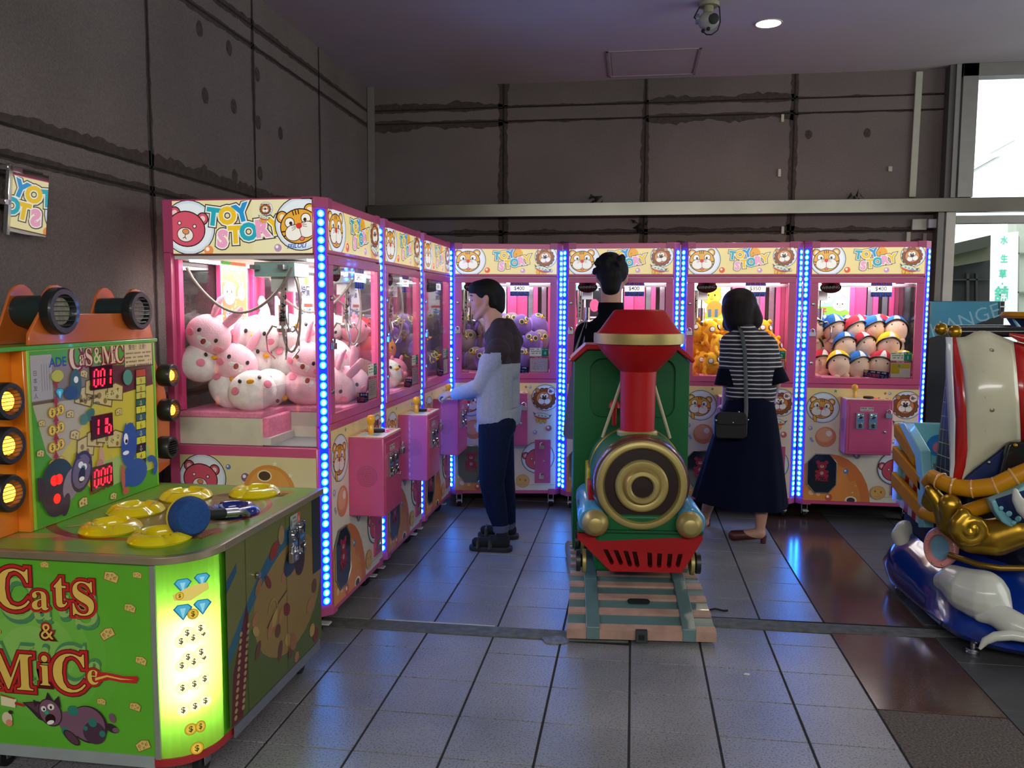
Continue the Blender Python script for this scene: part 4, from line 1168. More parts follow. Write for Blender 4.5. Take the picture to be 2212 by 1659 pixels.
# ---------------------------------------------------------------- green kiddie train on its striped rocker base
t = thing('train_ride', 'green toy train ride with red smokestack and gold boiler face', 'kiddie ride', (0.057, 3.645, 0), R(5))
TG = mat('#0a5a2c', 0.42, spec=0.3, noise=0.03); TGD = mat('#084a24', 0.45, spec=0.3, noise=0.04)
TR = mat('#a81014', 0.42, spec=0.3, noise=0.04); GOLD = mat('#a8965a', 0.42, metal=0.5, noise=0.05); GOLDD = mat('#8a7438', 0.4, metal=0.8, noise=0.05)
TRP = mat('#961014', 0.6, spec=0.12, noise=0.05)
TBR = mat('#241411', 0.55, spec=0.3, noise=0.1); TBL = mat('#3f8fb8', 0.25, coat=0.5, noise=0.04)
SLATE = mat('#56706f', 0.3, coat=0.3, noise=0.10, nscale=8); TIE = mat('#a58474', 0.45, noise=0.16, nscale=14)
def bz(d): return 0.062 + 0.150 * max(0, 1 - ((d - 0.68) / 0.68) ** 2)
def bw(d): return 0.333 - 0.16 * (bz(d) - 0.055)
b = MB()
N = 40; Ld = 1.36
# stepped sleepers: pink-brown high, slate low
def strip(mb, d0, d1, z0, dz, m, x0=None, x1=None):
    n = 4
    for i in range(n):
        a, c = d0 + (d1 - d0) * i / n, d0 + (d1 - d0) * (i + 1) / n
        xa0, xa1 = (-bw(a), bw(a)) if x0 is None else (x0, x1); xc0, xc1 = (-bw(c), bw(c)) if x0 is None else (x0, x1)
        vs = [(xa0, a, z0), (xa1, a, z0), (xc1, c, z0), (xc0, c, z0), (xa0, a, bz(a) + dz), (xa1, a, bz(a) + dz), (xc1, c, bz(c) + dz), (xc0, c, bz(c) + dz)]
        mb.add(vs, [(3, 2, 1, 0), (4, 5, 6, 7), (0, 1, 5, 4), (1, 2, 6, 5), (2, 3, 7, 6), (3, 0, 4, 7)], m)
d = 0.0; k = 0
while d < Ld - 0.02:
    w_ = 0.034 if k % 2 == 0 else 0.066
    strip(b, d, min(d + w_, Ld), 0.018, 0.0 if k % 2 == 0 else -0.010, TIE if k % 2 == 0 else SLATE)
    d += w_; k += 1
base = part('rocker_base', b, t, label='arched base painted like railway track')
for s in (-1, 1):
    b = MB(); strip(b, -0.002, Ld, 0.016, 0.012, SLATE, s * 0.245 if s < 0 else 0.182, -0.184 if s < 0 else 0.243)
    part('rail', b, base, 0.003, label='slate blue rail')
part('name_plate', MB().prism(rrect(-0.052, 0.052, -0.018, 0.018, 0.018), 0, 0.004, mat('#23292a', 0.4), 'xy'), base, M=Matrix.Translation((0.004, 0.185, bz(0.185) - 0.004)) @ Matrix.Rotation(R(20), 4, 'X'))
part('tow_hitch', MB().box(-0.026, 0.026, -0.02, 0.02, 0.014, 0.066, mat('#2a3030', 0.5)).box(-0.013, 0.013, -0.0215, -0.019, 0.026, 0.05, mat('#050505', 0.8)), base, 0.003)
part('rubber_foot', MB().box(-0.27, 0.27, 0.05, 1.30, 0.0, 0.018, RUB), base)
# rocking pivot between base and body
part('pivot', MB().box(-0.09, 0.09, 0.50, 0.66, 0.15, 0.26, DARK), t)
# body
part('chassis', MB().box(-0.205, 0.215, 0.17, 0.74, 0.27, 0.55, TG), t, 0.02)
g = MB()
P = [(-0.282, 0.462), (0.290, 0.462), (0.292, 0.43), (0.192, 0.298), (-0.137, 0.298), (-0.284, 0.425)]
# wedge shaped pilot, leaning forward at its foot
front = [(x * (1.0 if z > 0.4 else 0.98), z) for x, z in P]
vs = [(x, 0.15 - (0.05 if z < 0.4 else 0.0) + (0.03 if abs(x) > 0.25 else 0), z) for x, z in front] + [(x, 0.27, z) for x, z in front]
n = len(P); g.add(vs, [tuple(range(n))[::-1], tuple(range(n, 2 * n))] + [(i, (i + 1) % n, n + (i + 1) % n, n + i) for i in range(n)], TRP)
vm = MB()
for x0, z0, x1, z1 in ((-0.168, 0.408, -0.128, 0.335), (-0.118, 0.405, -0.087, 0.334), (-0.070, 0.402, -0.046, 0.328), (-0.028, 0.400, -0.012, 0.326), (0.046, 0.400, 0.046, 0.326), (0.095, 0.402, 0.087, 0.326), (0.145, 0.406, 0.132, 0.326), (0.198, 0.408, 0.172, 0.33)):
    vm.box(0, 0, 0, 0, 0, 0, TR) if False else None
    w_ = 0.0105
    pts = []
    for cx, cz, a0 in ((x0, z0, 0), (x1, z1, 180)):
        for q in range(7):
            a = R(a0 + 30 * q); pts.append((cx + w_ * math.cos(a), cz + w_ * math.sin(a)))
    vm.prism(pts, 0.02, 0.145, mat('#6e1512', 0.5), 'xz')
pm = boolean(g, vm, 'pilot')
paint(pm, [(mat('#2a0806', 0.8, spec=0.1), lambda c: 0.140 < c.y < 0.150 and c.z < 0.43)])  # slot floors coloured dark, the shade of the recess put into the paint
part('cowcatcher', pm, t, 0, label='red slotted cowcatcher')
part('running_board', MB().prism([(-0.285, 0.15), (0.29, 0.15), (0.29, 0.30), (-0.285, 0.30)], 0.462, 0.475, TGD), t, 0.003)
# boiler
bc = (0.006, 0.18, 0.682)
part('boiler', MB().lathe([(0.196, -0.54), (0.226, -0.50), (0.226, -0.06), (0.214, -0.03), (0.205, -0.015), (0.195, 0.0)], TG, bc, 'y', 48), t)
part('boiler_band', MB().lathe([(0.2255, -0.34), (0.231, -0.335), (0.231, -0.315), (0.2255, -0.31)], GOLDD, bc, 'y', 48, False, False, True), t)
part('boiler_band', MB().lathe([(0.2255, -0.40), (0.230, -0.396), (0.230, -0.384), (0.2255, -0.38)], TGD, bc, 'y', 48, False, False, True), t)
part('boiler_collar', MB().lathe([(0.2265, -0.06), (0.2275, -0.045), (0.216, -0.012), (0.20, -0.004), (0.19, -0.02)], mat('#5a3628', 0.25, coat=0.5), bc, 'y', 48, False, False), t, label='brown glossy collar')
sd = part('smokebox_door', MB().lathe([(0.207, -0.012), (0.209, 0.004), (0.204, 0.018), (0.192, 0.024), (0.178, 0.022), (0.170, 0.012), (0.168, 0.002)], GOLD, bc, 'y', 56, False, False), t, label='round gold rim of the boiler face')
part('door_disc', MB().lathe([(0.169, 0.003), (0.12, 0.006), (0.0, 0.006)], TBR, bc, 'y', 48, False, False), sd, label='dark brown disc')
part('door_boss', MB().lathe([(0.122, 0.004), (0.121, 0.022), (0.113, 0.030), (0.094, 0.032), (0.086, 0.028), (0.082, 0.034), (0.079, 0.052), (0.072, 0.060), (0.056, 0.062), (0.050, 0.056), (0.048, 0.040)], GOLD, bc, 'y', 48, False, False), sd, label='stepped gold boss')
part('door_centre', MB().lathe([(0.049, 0.042), (0.0, 0.044)], TBR, bc, 'y', 36, False, False), sd, label='dark brown centre')
# lamps on blue tanks
for s, x in ((-1, -0.206), (1, 0.221)):
    tk = part('side_tank', MB().lathe([(0.066, -0.55), (0.066, -0.01), (0.060, 0.0)], TBL, (x * 1.06, 0.15, 0.515), 'y', 28), t, label='light blue side tank')
    part('lamp_cone', MB().lathe([(0.050, -0.012), (0.061, 0.0), (0.0615, 0.012), (0.052, 0.035), (0.034, 0.052), (0.031, 0.054), (0.0, 0.054)], GOLD, (x, 0.135, 0.514), 'y', 36), t, label='gold headlamp cone')
    part('tank_print', MB().box(-0.001, 0.001, 0.0, 0.001, 0, 0.001, TBL), tk) if False else None
a = Art(rough=0.4)
a.text('THUNDER', 0, 0, 0.034, '#2b2438', 90, 0.02); a.text('♥', 0.0, 0.085, 0.02, '#c8303a', 90)
part('lettering', a.mesh(), t, M=Matrix.Translation((-0.272, 0.37, 0.553)) @ Matrix.Rotation(R(-42), 4, 'Y') @ Matrix.Rotation(R(-90), 4, 'X'), label='dark lettering along the left tank')
for s in (-1, 1):
    part('side_box', MB().box(s * 0.165, s * 0.232, 0.30, 0.72, 0.50, 0.655, TR) if s > 0 else MB().box(-0.232, -0.165, 0.30, 0.72, 0.50, 0.655, TR), t, 0.008, label='red box beside the boiler')
    x0, x1 = sorted((s * 0.236, s * 0.20))
    part('side_box_edge', MB().box(x0, x1, 0.46, 0.72, 0.57, 0.70, mat('#b8a81e', 0.3, coat=0.4)), t, 0.01, label='yellow edge')
# wheels
for s in (-1, 1):
    for y in (0.28, 0.62, 1.0):
        x = s * 0.262 + 0.005
        wh = part('wheel', MB().lathe([(0.0, 0.0), (0.030, 0.0), (0.034, 0.010), (0.052, 0.010), (0.052, 0.030), (0.0, 0.030)], mat('#17181a', 0.4), (x, y, 0.292), n=28, ax=(s, 0, 0)), t, label='black wheel')
        part('wheel_rim', MB().lathe([(0.045, -0.018), (0.056, -0.016), (0.058, 0.0), (0.045, 0.002)], GOLD, (x, y, 0.290), n=28, ax=(s, 0, 0)), wh, label='gold flange')
# smokestack
sc = (-0.001, 0.36, 0)
st = part('smokestack', MB().lathe([(0.081, 0.905), (0.083, 1.10), (0.086, 1.195), (0.125, 1.235), (0.165, 1.275), (0.200, 1.325)], TR, sc, n=48, cap0=True, cap1=True), t, label='red smokestack flaring into a funnel')
part('funnel_top', MB().lathe([(0.203, 1.374), (0.185, 1.392), (0.122, 1.480), (0.112, 1.486), (0.075, 1.487), (0.070, 1.478), (0.0, 1.47)], TR, sc, n=48), st)
part('funnel_band', MB().lathe([(0.198, 1.326), (0.2125, 1.328), (0.2135, 1.352), (0.2125, 1.376), (0.198, 1.378)], GOLD, sc, n=56, cap0=False, cap1=False, close=True), st, label='wide gold band')
part('stack_collar', MB().lathe([(0.080, 0.888), (0.096, 0.889), (0.097, 0.905), (0.090, 0.914), (0.081, 0.914)], GOLD, sc, n=40, cap0=False, cap1=False, close=True), st, label='gold collar')
for s in (-1, 1):
    part('brace_rod', MB().cyl((s * 0.070 - 0.0, 0.40, 1.16), (s * 0.165 + 0.004, 0.46, 0.86), 0.0075, mat('#b3a882', 0.35), n=10), t, label='slim cream brace rod')
part('bell', MB().lathe([(0.03, 0), (0.026, 0.02), (0.012, 0.04), (0, 0.045)], TR, (-0.095, 0.60, 0.99), n=18).cyl((-0.095, 0.60, 0.90), (-0.095, 0.60, 0.99), 0.012, TR), t)
# cab
cabp = [(-0.298, 0.22), (0.298, 0.22), (0.298, 1.215), (0.235, 1.275), (-0.240, 1.275), (-0.298, 1.215)]
shell = MB().prism(cabp, 0.72, 0.75, TG, 'xz')
cut = MB()
for x0, x1 in ((-0.216, -0.03), (0.038, 0.224)): cut.prism(rrect(x0, x1, 0.925, 1.232, 0.065), 0.70, 0.743, TGD, 'xz')
part('cab_front', boolean(shell, cut, 'cab_front'), t, 0.003, label='green cab front with two sunken window shapes')
for s in (-1, 1):
    x0, x1 = sorted((s * 0.298, s * 0.278))
    part('cab_side', MB().prism([(0.75, 0.22), (1.30, 0.22), (1.30, 0.62), (0.98, 0.70), (0.92, 1.215), (0.75, 1.215)], x0, x1, TG, 'yz'), t, 0.004)
part('cab_floor', MB().box(-0.278, 0.278, 0.75, 1.30, 0.26, 0.30, TGD).box(-0.24, 0.24, 1.02, 1.28, 0.30, 0.48, mat('#b8a81e', 0.4)), t, 0.006)
part('cab_roof', MB().prism([(-0.322, 1.228), (-0.240, 1.306), (0.236, 1.306), (0.322, 1.228), (0.310, 1.212), (0.228, 1.278), (-0.232, 1.278), (-0.308, 1.212)], 0.695, 0.98, TR, 'xz'), t, 0.006, label='red canted roof')
# ---------------------------------------------------------------- hammer game: Cats & Mice
GRN = '#5fae2e'
ACR = mat('#d97a1c', 0.15, coat=0.6, noise=0.03, emit=0.05, ecol='#e07a10')
ACR2 = mat('#d06a2a', 0.2, coat=0.5, noise=0.03)
t = thing('hammer_game', 'green cats and mice hammer game with orange lamp board on castors', 'arcade game', (-1.62, 2.75, 0))
def W(x, y, z): return (x + 1.62, y - 2.75, z)
# outline of the cabinet in plan: straight front, round corner towards the room, straight side
def plan(o=0.0):
    P = [(-2.08, 2.246 - o), (-1.40, 2.246 - o)]
    for i in range(1, 10):
        a = R(-90 + 9 * i * 10 / 9.0)
        P.append((-1.415 + (0.135 + o) * math.cos(a) + 0.0, 2.40 + (0.154 + o) * math.sin(a)))
    P += [(-1.28 + o, 2.40), (-1.27 + o, 3.20 + o), (-2.08, 3.20 + o)]
    return [(x + 1.62, y - 2.75) for x, y in P]
# the body stops short of the rounded corner, which is a lit hollow behind translucent acrylic
body_ = [(-0.46, -0.504), (0.206, -0.504), (0.206, -0.41), (0.262, -0.355), (0.337, -0.352), (0.341, -0.34), (0.351, 0.45), (-0.46, 0.45)]
part('cabinet', MB().prism(body_, 0.105, 0.725, mat('#2f4a22', 0.5, noise=0.1), m2=mat('#c9cdb8', 0.7)), t)
part('deck', MB().prism(plan(0.022), 0.727, 0.750, mat('#8a8468', 0.3, metal=0.4), m2=mat('#a89a7c', 0.3, metal=0.6)), t, 0.002, label='worktop with a metal edge')
part('kick_rail', MB().prism([(x, y) for x, y in plan(0.004)], 0.092, 0.118, mat('#a3262a', 0.4)), t, 0.001, label='red foot rail')
part('foot_trim', MB().prism([(-0.46, -0.509), (0.20, -0.509), (0.20, -0.504), (-0.46, -0.504)], 0.088, 0.125, mat('#b9c3c2', 0.3, metal=0.5)), t, label='silver foot trim')
part('foot_trim', MB().prism([(0.352, -0.30), (0.357, -0.30), (0.362, 0.43), (0.357, 0.43)], 0.088, 0.125, mat('#7a7d88', 0.4, metal=0.4)), t, label='grey foot trim')
part('corner_trim', MB().box(0.205, 0.222, -0.511, -0.500, 0.118, 0.727, mat('#b5b8ae', 0.3, metal=0.6)), t)
# ---- front print
a = Art(clip=(-0.46, 0.203, 0.125, 0.724), rough=0.22)
a.rect(-0.46, 0.203, 0.125, 0.724, GRN)
for i in range(5): a.ell(-0.2, 0.43, 0.30 - i * 0.05, 0.26 - i * 0.045, ('#63b035', '#69b43c', '#74b945', '#80bf50', '#8cc45c')[i])
def cheese(x, y, s, r):
    a.set(x, y, s, r)
    a.poly([(-1.05, -0.55), (0.95, -0.75), (1.1, 0.3), (0.2, 0.75), (-1.0, 0.55)], '#8a6420'); a.poly([(-0.95, -0.48), (0.87, -0.66), (1.0, 0.26), (0.2, 0.66), (-0.92, 0.48)], '#ddbf70')
    for u, v, w_ in ((-0.5, 0.1, 0.22), (0.1, 0.25, 0.16), (0.5, -0.1, 0.2), (0.0, -0.35, 0.15), (-0.6, -0.3, 0.1), (0.75, 0.15, 0.1)): a.ell(u, v, w_, w_, '#8a6420'); a.ell(u + 0.03, v - 0.02, w_ * 0.7, w_ * 0.7, '#cfa850')
    a.set()
# front face runs x -0.46..0.2 over photo columns 0..343
def fx(px): return at(px, 1400, Y=2.246).x + 1.62
def fz(px, py): return at(px, py, Y=2.246).z
for px, py, s, r in ((105, 1220, 11, 5), (247, 1246, 18, -10), (303, 1242, 11, 0), (285, 1313, 14, -8), (234, 1368, 18, 35), (305, 1426, 14, -10), (216, 1514, 11, 0), (289, 1525, 14, -8), (303, 1608, 18, 30), (0, 1362, 8, 0)):
    cheese(fx(px), fz(px, py), s / 1800 * 2.3, r)
def logo_word(letters, shadow=None):
    # letters: (char, px, py, size_px, rot)
    if shadow:
        for ch, px, py, s, r in letters:
            a.text(serif(ch), fx(px + shadow[0]), fz(px + shadow[0], py + shadow[1]), s / 1800 * 2.3, '#4f8a5c', r, offset=0.012)
        for ch, px, py, s, r in letters:
            a.text(serif(ch), fx(px + shadow[0] * .6), fz(px + shadow[0] * .6, py + shadow[1] * .7), s / 1800 * 2.3, '#93bc62', r, offset=0.008)
    for off, c in ((0.085, '#5a1410'), (0.07, '#c22a28'), (0.018, '#4a1a10'), (0.0, '#e8c25a')):
        for ch, px, py, s, r in letters:
            a.text(serif(ch), fx(px), fz(px, py), s / 1800 * 2.3, c, r, offset=off)
        a.k += 1
logo_word([('C', 36, 1276, 142, 0), ('a', 94, 1290, 96, 0), ('t', 138, 1280, 112, 0), ('S', 186, 1296, 118, 0)], (8, 30))
logo_word([('&', 106, 1364, 56, 0)])
logo_word([('M', 24, 1452, 132, 0), ('i', 98, 1450, 108, 0), ('C', 150, 1456, 136, 0), ('e', 202, 1456, 76, 0)], (4, -24))
def P_(pts): return [(fx(x), fz(x, y)) for x, y in pts]
a.poly(P_([(212, 1448), (240, 1452), (268, 1458), (296, 1458), (300, 1464), (294, 1474), (264, 1472), (236, 1466), (206, 1472)]), '#c22a28')
a.poly(P_([(206, 1462), (232, 1456), (262, 1463), (290, 1466), (262, 1466), (232, 1460), (206, 1468)]), '#e8c25a')
# plain purple cat lying with a mallet
V, VD = '#7a5668', '#3a2630'
a.poly(P_([(0, 1498), (34, 1508), (30, 1526), (0, 1520)]), '#e6dcae'); a.poly(P_([(0, 1496), (30, 1505), (30, 1508), (0, 1500)]), '#a34a2a'); a.poly(P_([(30, 1513), (50, 1518), (50, 1524), (30, 1519)]), '#b52a2a')
a.poly(P_([(46, 1514), (80, 1512), (110, 1520), (100, 1560), (80, 1550), (62, 1530)]), VD); a.poly(P_([(52, 1516), (80, 1515), (100, 1530), (92, 1548)]), '#5a3a48')
def ec(x, y, rx, ry, c, rot=0): a.ell(fx(x), fz(x, y), rx / 1800 * 2.3, ry / 1800 * 2.3, c, rot)
ec(188, 1562, 50, 46, VD, -30); ec(186, 1561, 46, 42, V, -30); ec(200, 1580, 30, 28, '#4c3242', -20); ec(150, 1560, 34, 30, V, -40)
ec(155, 1532, 14, 13, '#2f7f68'); ec(197, 1558, 11, 11, '#2f7a6a'); ec(181, 1570, 6, 6, '#2f7a6a'); ec(217, 1582, 8, 8, '#2f7a6a'); ec(138, 1578, 10, 14, '#2f7a6a', 30)
ec(150, 1590, 26, 12, VD, -40); ec(150, 1590, 22, 9, '#5a3a48', -40); ec(238, 1570, 18, 10, VD, -25); ec(240, 1548, 8, 12, V, 20); ec(246, 1574, 8, 6, V)
a.poly(P_([(92, 1520), (102, 1492), (114, 1512)]), VD); a.poly(P_([(114, 1512), (126, 1500), (130, 1526)]), VD); a.poly(P_([(72, 1524), (70, 1508), (84, 1516)]), VD)
ec(106, 1536, 30, 36, VD, 30); ec(106, 1536, 27, 33, V, 30); ec(108, 1524, 9, 8, '#e8ddd0'); ec(92, 1528, 7, 7, '#e8ddd0'); ec(108, 1525, 3, 4, '#1a1414'); ec(93, 1529, 3, 3, '#1a1414'); ec(98, 1536, 6, 5, '#2aa080')
ec(106, 1550, 14, 13, '#2a1014', 30); ec(106, 1557, 10, 5, '#f0e8e0', 20)
ec(12, 1548, 14, 16, '#d9c9a8'); ec(16, 1558, 9, 9, '#d98a6a'); ec(20, 1535, 6, 5, '#3a2a24')
part('front_print', a.mesh(), t, M=Matrix.Translation((0, -0.5052, 0)), label='green front print with the game name')
# ---- lit round corner with the coin ladder
b = MB(); pc = plan(0.0015)[1:13]
LIT = mat('#d8f0a0', 0.3, noise=0)
LITM = paper('#8fd650', 0.85)
part('tube_lamp', MB().cyl((0.262, -0.436, 0.28), (0.262, -0.436, 0.55), 0.012, mat('#ffffff', 0.4, emit=85, ecol='#fff8e0', noise=0), n=16), t, label='white tube glowing inside the corner')
for i in range(len(pc) - 1):
    (x0, y0), (x1, y1) = pc[i], pc[i + 1]
    b.add([(x0, y0, 0.118), (x1, y1, 0.118), (x1, y1, 0.725), (x0, y0, 0.725)], [(0, 1, 2, 3)], LITM)
part('lit_corner', b, t, label='glowing green rounded corner panel')
def coin(A, x, y, r, pale=False, sq=1.0):
    A.ell(x, y, r * sq, r, '#7a5a10' if not pale else '#c9c48a'); A.ell(x, y, r * 0.93 * sq, r * 0.93, '#d9a92a' if not pale else '#f2eeb0'); A.ell(x, y, r * 0.7 * sq, r * 0.7, '#e9c84a' if not pale else '#f8f6c8')
    A.text('$', x, y, r * 1.3, '#4a3a10', 0, 0.02, sx=sq)
def gem(A, x, y, s):
    A.poly([(x - s, y + s * .35), (x - s * .55, y + s * .8), (x + s * .55, y + s * .8), (x + s, y + s * .35), (x, y - s)], '#1f6f96'); A.poly([(x - s * .8, y + s * .35), (x - s * .5, y + s * .68), (x + s * .5, y + s * .68), (x + s * .8, y + s * .35), (x, y - s * .8)], '#4fb4d8'); A.poly([(x - s * .3, y + s * .35), (x + s * .3, y + s * .35), (x, y - s * .8)], '#9adcf0')
# gems and coins run up the middle of the corner panel, one group to a row
MC = Matrix.Translation((0.306, -0.473, 0)) @ Matrix.Rotation(R(38), 4, 'Z') @ Matrix.Translation((0.004, -0.012, -0.005))
def coin_row(fn, lab):
    a = Art(emit=0.75 if 'pale' in lab else 0.28, rough=0.3, step=0.00008); fn(a); part('coin_row', a.mesh(), t, M=MC, label=lab)  # backlight put into the print as emission, strongest on the pale coins
coin_row(lambda a: (gem(a, -0.02, 0.665, 0.026), gem(a, 0.035, 0.675, 0.024), a.poly([(-0.05, 0.64), (0.0, 0.66), (0.05, 0.665), (0.055, 0.645), (0.0, 0.615), (-0.045, 0.622)], '#e3cd6a'), coin(a, -0.03, 0.635, 0.012)), 'two blue gems over a heap of gold')
coin_row(lambda a: (gem(a, -0.022, 0.585, 0.028), gem(a, 0.034, 0.592, 0.027), coin(a, 0.006, 0.573, 0.017)), 'two blue gems and a gold coin')
for z, k in ((0.50, 5), (0.425, 5), (0.355, 3), (0.285, 3)):
    coin_row(lambda a: [coin(a, (-0.03, 0.004, 0.034, -0.012, 0.026)[i], z + (-0.005, 0.0, 0.01, 0.018, 0.026)[i], 0.019, True) for i in range(k)], 'pale backlit dollar coins')
coin_row(lambda a: (coin(a, -0.01, 0.215, 0.019), coin(a, 0.018, 0.217, 0.019, sq=0.8)), 'two gold coins')
coin_row(lambda a: coin(a, 0.006, 0.15, 0.020), 'one gold coin')
# ---- room side print (unlit)
a = Art(clip=(-0.33, 0.455, 0.128, 0.722), rough=0.3)
a.rect(-0.33, 0.455, 0.128, 0.722, '#4c5a24'); a.rect(-0.33, 0.455, 0.40, 0.722, '#6b6a34'); a.ell(0.15, 0.42, 0.30, 0.22, '#8a7038')
for i in range(14):
    q0, q1 = i / 14, (i + 1) / 14
    f = lambda q: (-0.34 + 0.50 * q, 0.33 + 0.28 * math.sin(q * 1.5)); g2 = lambda q: (-0.34 + 0.50 * q + 0.02, 0.40 + 0.28 * math.sin(q * 1.5))
    a.poly([f(q0), f(q1), g2(q1), g2(q0)], '#2a5a72'); a.k -= 1
a.k += 1
a.poly([(-0.33, 0.62), (-0.26, 0.66), (-0.26, 0.63), (-0.33, 0.58)], '#24506a')
a.poly([(-0.32, 0.13), (-0.30, 0.30), (-0.20, 0.50), (-0.185, 0.46), (-0.20, 0.28), (-0.24, 0.13)], '#5a1f20')
for i in range(26):
    rr = random.Random(i); a.ell(-0.29 + (i % 2) * 0.05 + i * 0.002, 0.15 + i * 0.011, 0.010, 0.008, '#a8875a')
for i in range(22):
    rr = random.Random(40 + i); x, y = rr.uniform(-0.16, 0.40), rr.uniform(0.14, 0.55)
    a.ell(x, y, rr.uniform(0.015, 0.035), rr.uniform(0.015, 0.04), rr.choice(['#8a5e38', '#9a6c3e', '#6e2c22', '#a8874a', '#5e3a2a', '#a06848']), rr.uniform(0, 180))
a.ell(0.18, 0.55, 0.09, 0.05, '#2e3a50', 30); a.ell(0.24, 0.53, 0.05, 0.07, '#3a2a2a'); a.poly([(0.21, 0.58), (0.23, 0.66), (0.255, 0.60), (0.28, 0.66), (0.29, 0.57)], '#2e2424')
a.ell(0.02, 0.62, 0.04, 0.025, '#8a3222', 30); a.ell(0.08, 0.66, 0.025, 0.035, '#9a7a50')
a.line([(-0.05, 0.36), (0.05, 0.42), (0.12, 0.44)], 0.004, '#2a1a10'); a.arc(0.0, 0.41, 0.035, 0, 180, 0.008, '#9a8048')
a.line([(-0.20, 0.13), (-0.20, 0.72)], 0.002, '#2a2c18'); a.line([(0.12, 0.13), (0.12, 0.72)], 0.002, '#2a2c18')
a.rect(0.37, 0.455, 0.42, 0.722, '#2a3038')
part('side_print', a.mesh(), t, M=Matrix.Translation((0.3565, 0, 0)) @ Matrix.Rotation(PI / 2 - 0.008, 4, 'Z'), label='dim cartoon print on the room side')
b = MB(); b.box(-0.001, 0.004, 0.06, 0.125, 0.645, 0.705, WHITEP); 
sg = Art(rough=0.4); sg.rect(-0.045, 0.022, -0.03, 0.03, '#a8aca2'); sg.rect(0.022, 0.05, -0.03, 0.03, '#c05a4a'); sg.text('1', 0.036, 0.0, 0.035, '#f0d8d0', 0, 0.02); sg.ell(-0.034, 0.0, 0.008, 0.015, '#6a7076')
for i in range(3): sg.scribble(-0.022, 0.018, 0.018 - i * 0.016, 0.009, '#565a58', i)
part('instruction_sign', sg.mesh(), t, M=Matrix.Translation((0.362, 0.20, 0.68)) @ Matrix.Rotation(PI / 2, 4, 'Z'), label='small grey and red sign with the number 1')
for k, y in enumerate((0.165, 0.235)):
    part('coin_slot', cached('slot', coin_slot_mesh), t, M=Matrix.Translation((0.363, y, 0.60 + k * 0.012)) @ Matrix.Rotation(PI / 2, 4, 'Z') @ Matrix.Scale(1.15, 4), label='chrome coin acceptor')
part('padlock', padlock(MB(), 0, 0, 0, 1.3), t, 0.001, M=Matrix.Translation((0.363, 0.15, 0.565)) @ Matrix.Rotation(PI / 2, 4, 'Z'), label='round steel padlock')
part('cam_lock', MB().lathe([(0.012, 0), (0.012, 0.008)], CHROME, (0.360, -0.12, 0.575), n=14, ax=(1, 0, 0)), t)
for x, y in ((0.27, -0.36), (0.29, 0.38), (-0.38, -0.42), (-0.40, 0.36)):
    b = MB(); b.cyl((x - 0.013, y, 0.038), (x + 0.013, y, 0.038), 0.038, RUB); b.box(x - 0.022, x - 0.017, y - 0.02, y + 0.02, 0.03, 0.095, SILV); b.box(x + 0.017, x + 0.022, y - 0.02, y + 0.02, 0.03, 0.095, SILV); b.box(x - 0.028, x + 0.028, y - 0.03, y + 0.03, 0.088, 0.096, SILV)
    part('caster', b, t, 0.002)
# ---- deck print
a = Art(rough=0.25)
dp = [(x * 0.985, y * 0.985) for x, y in plan(0.01)]
a.poly(dp, '#6a9a34'); a.ell(-0.02, 0.08, 0.36, 0.34, '#789038'); a.ell(0.02, 0.05, 0.27, 0.24, '#77683a')
for x, y, rx, ry, c, r in ((-0.28, -0.36, 0.10, 0.03, '#b08a4a', 10), (-0.16, -0.37, 0.05, 0.03, '#a86a4c', 20), (0.20, -0.28, 0.11, 0.05, '#a0642e', 38), (0.22, 0.33, 0.09, 0.045, '#a0742e', 60), (0.06, 0.30, 0.06, 0.03, '#4a4030', 20), (0.02, 0.0, 0.06, 0.05, '#6b5030', 0), (0.20, -0.02, 0.05, 0.02, '#8a7a4a', 20), (-0.34, -0.28, 0.06, 0.02, '#b0743a', 40)):
    a.ell(x, y, rx, ry, c, r)
a.arc(-0.05, 0.0, 0.36, 215, 330, 0.035, '#8a2a22', 24); a.arc(0.0, 0.05, 0.30, -40, 40, 0.02, '#a03a2a', 16)
for i in range(8): a.scribble(0.13, 0.27, -0.31 + i * 0.010, 0.008, '#6a2a1c', i, 0.8)
for i in range(6): a.scribble(0.16, 0.27, 0.30 + i * 0.011, 0.008, '#6a2a1c', i, 0.8)
a.text('L', -0.36, -0.43, 0.07, '#a8461c', 20, 0.03); a.arc(-0.2, -0.28, 0.06, 30, 150, 0.02, '#b08a52', 8)
me = a.mesh()
part('deck_print', me, t, M=Matrix.Translation((0, 0, 0.7505)) @ Matrix.Rotation(PI / 2, 4, 'X') @ Matrix.Scale(-1, 4, (0, 1, 0)) if False else Matrix.Translation((0, 0, 0.7504)) @ Matrix(((1, 0, 0, 0), (0, 0, 1, 0), (0, -1, 0, 0), (0, 0, 0, 1))), label='green and brown print on the worktop')
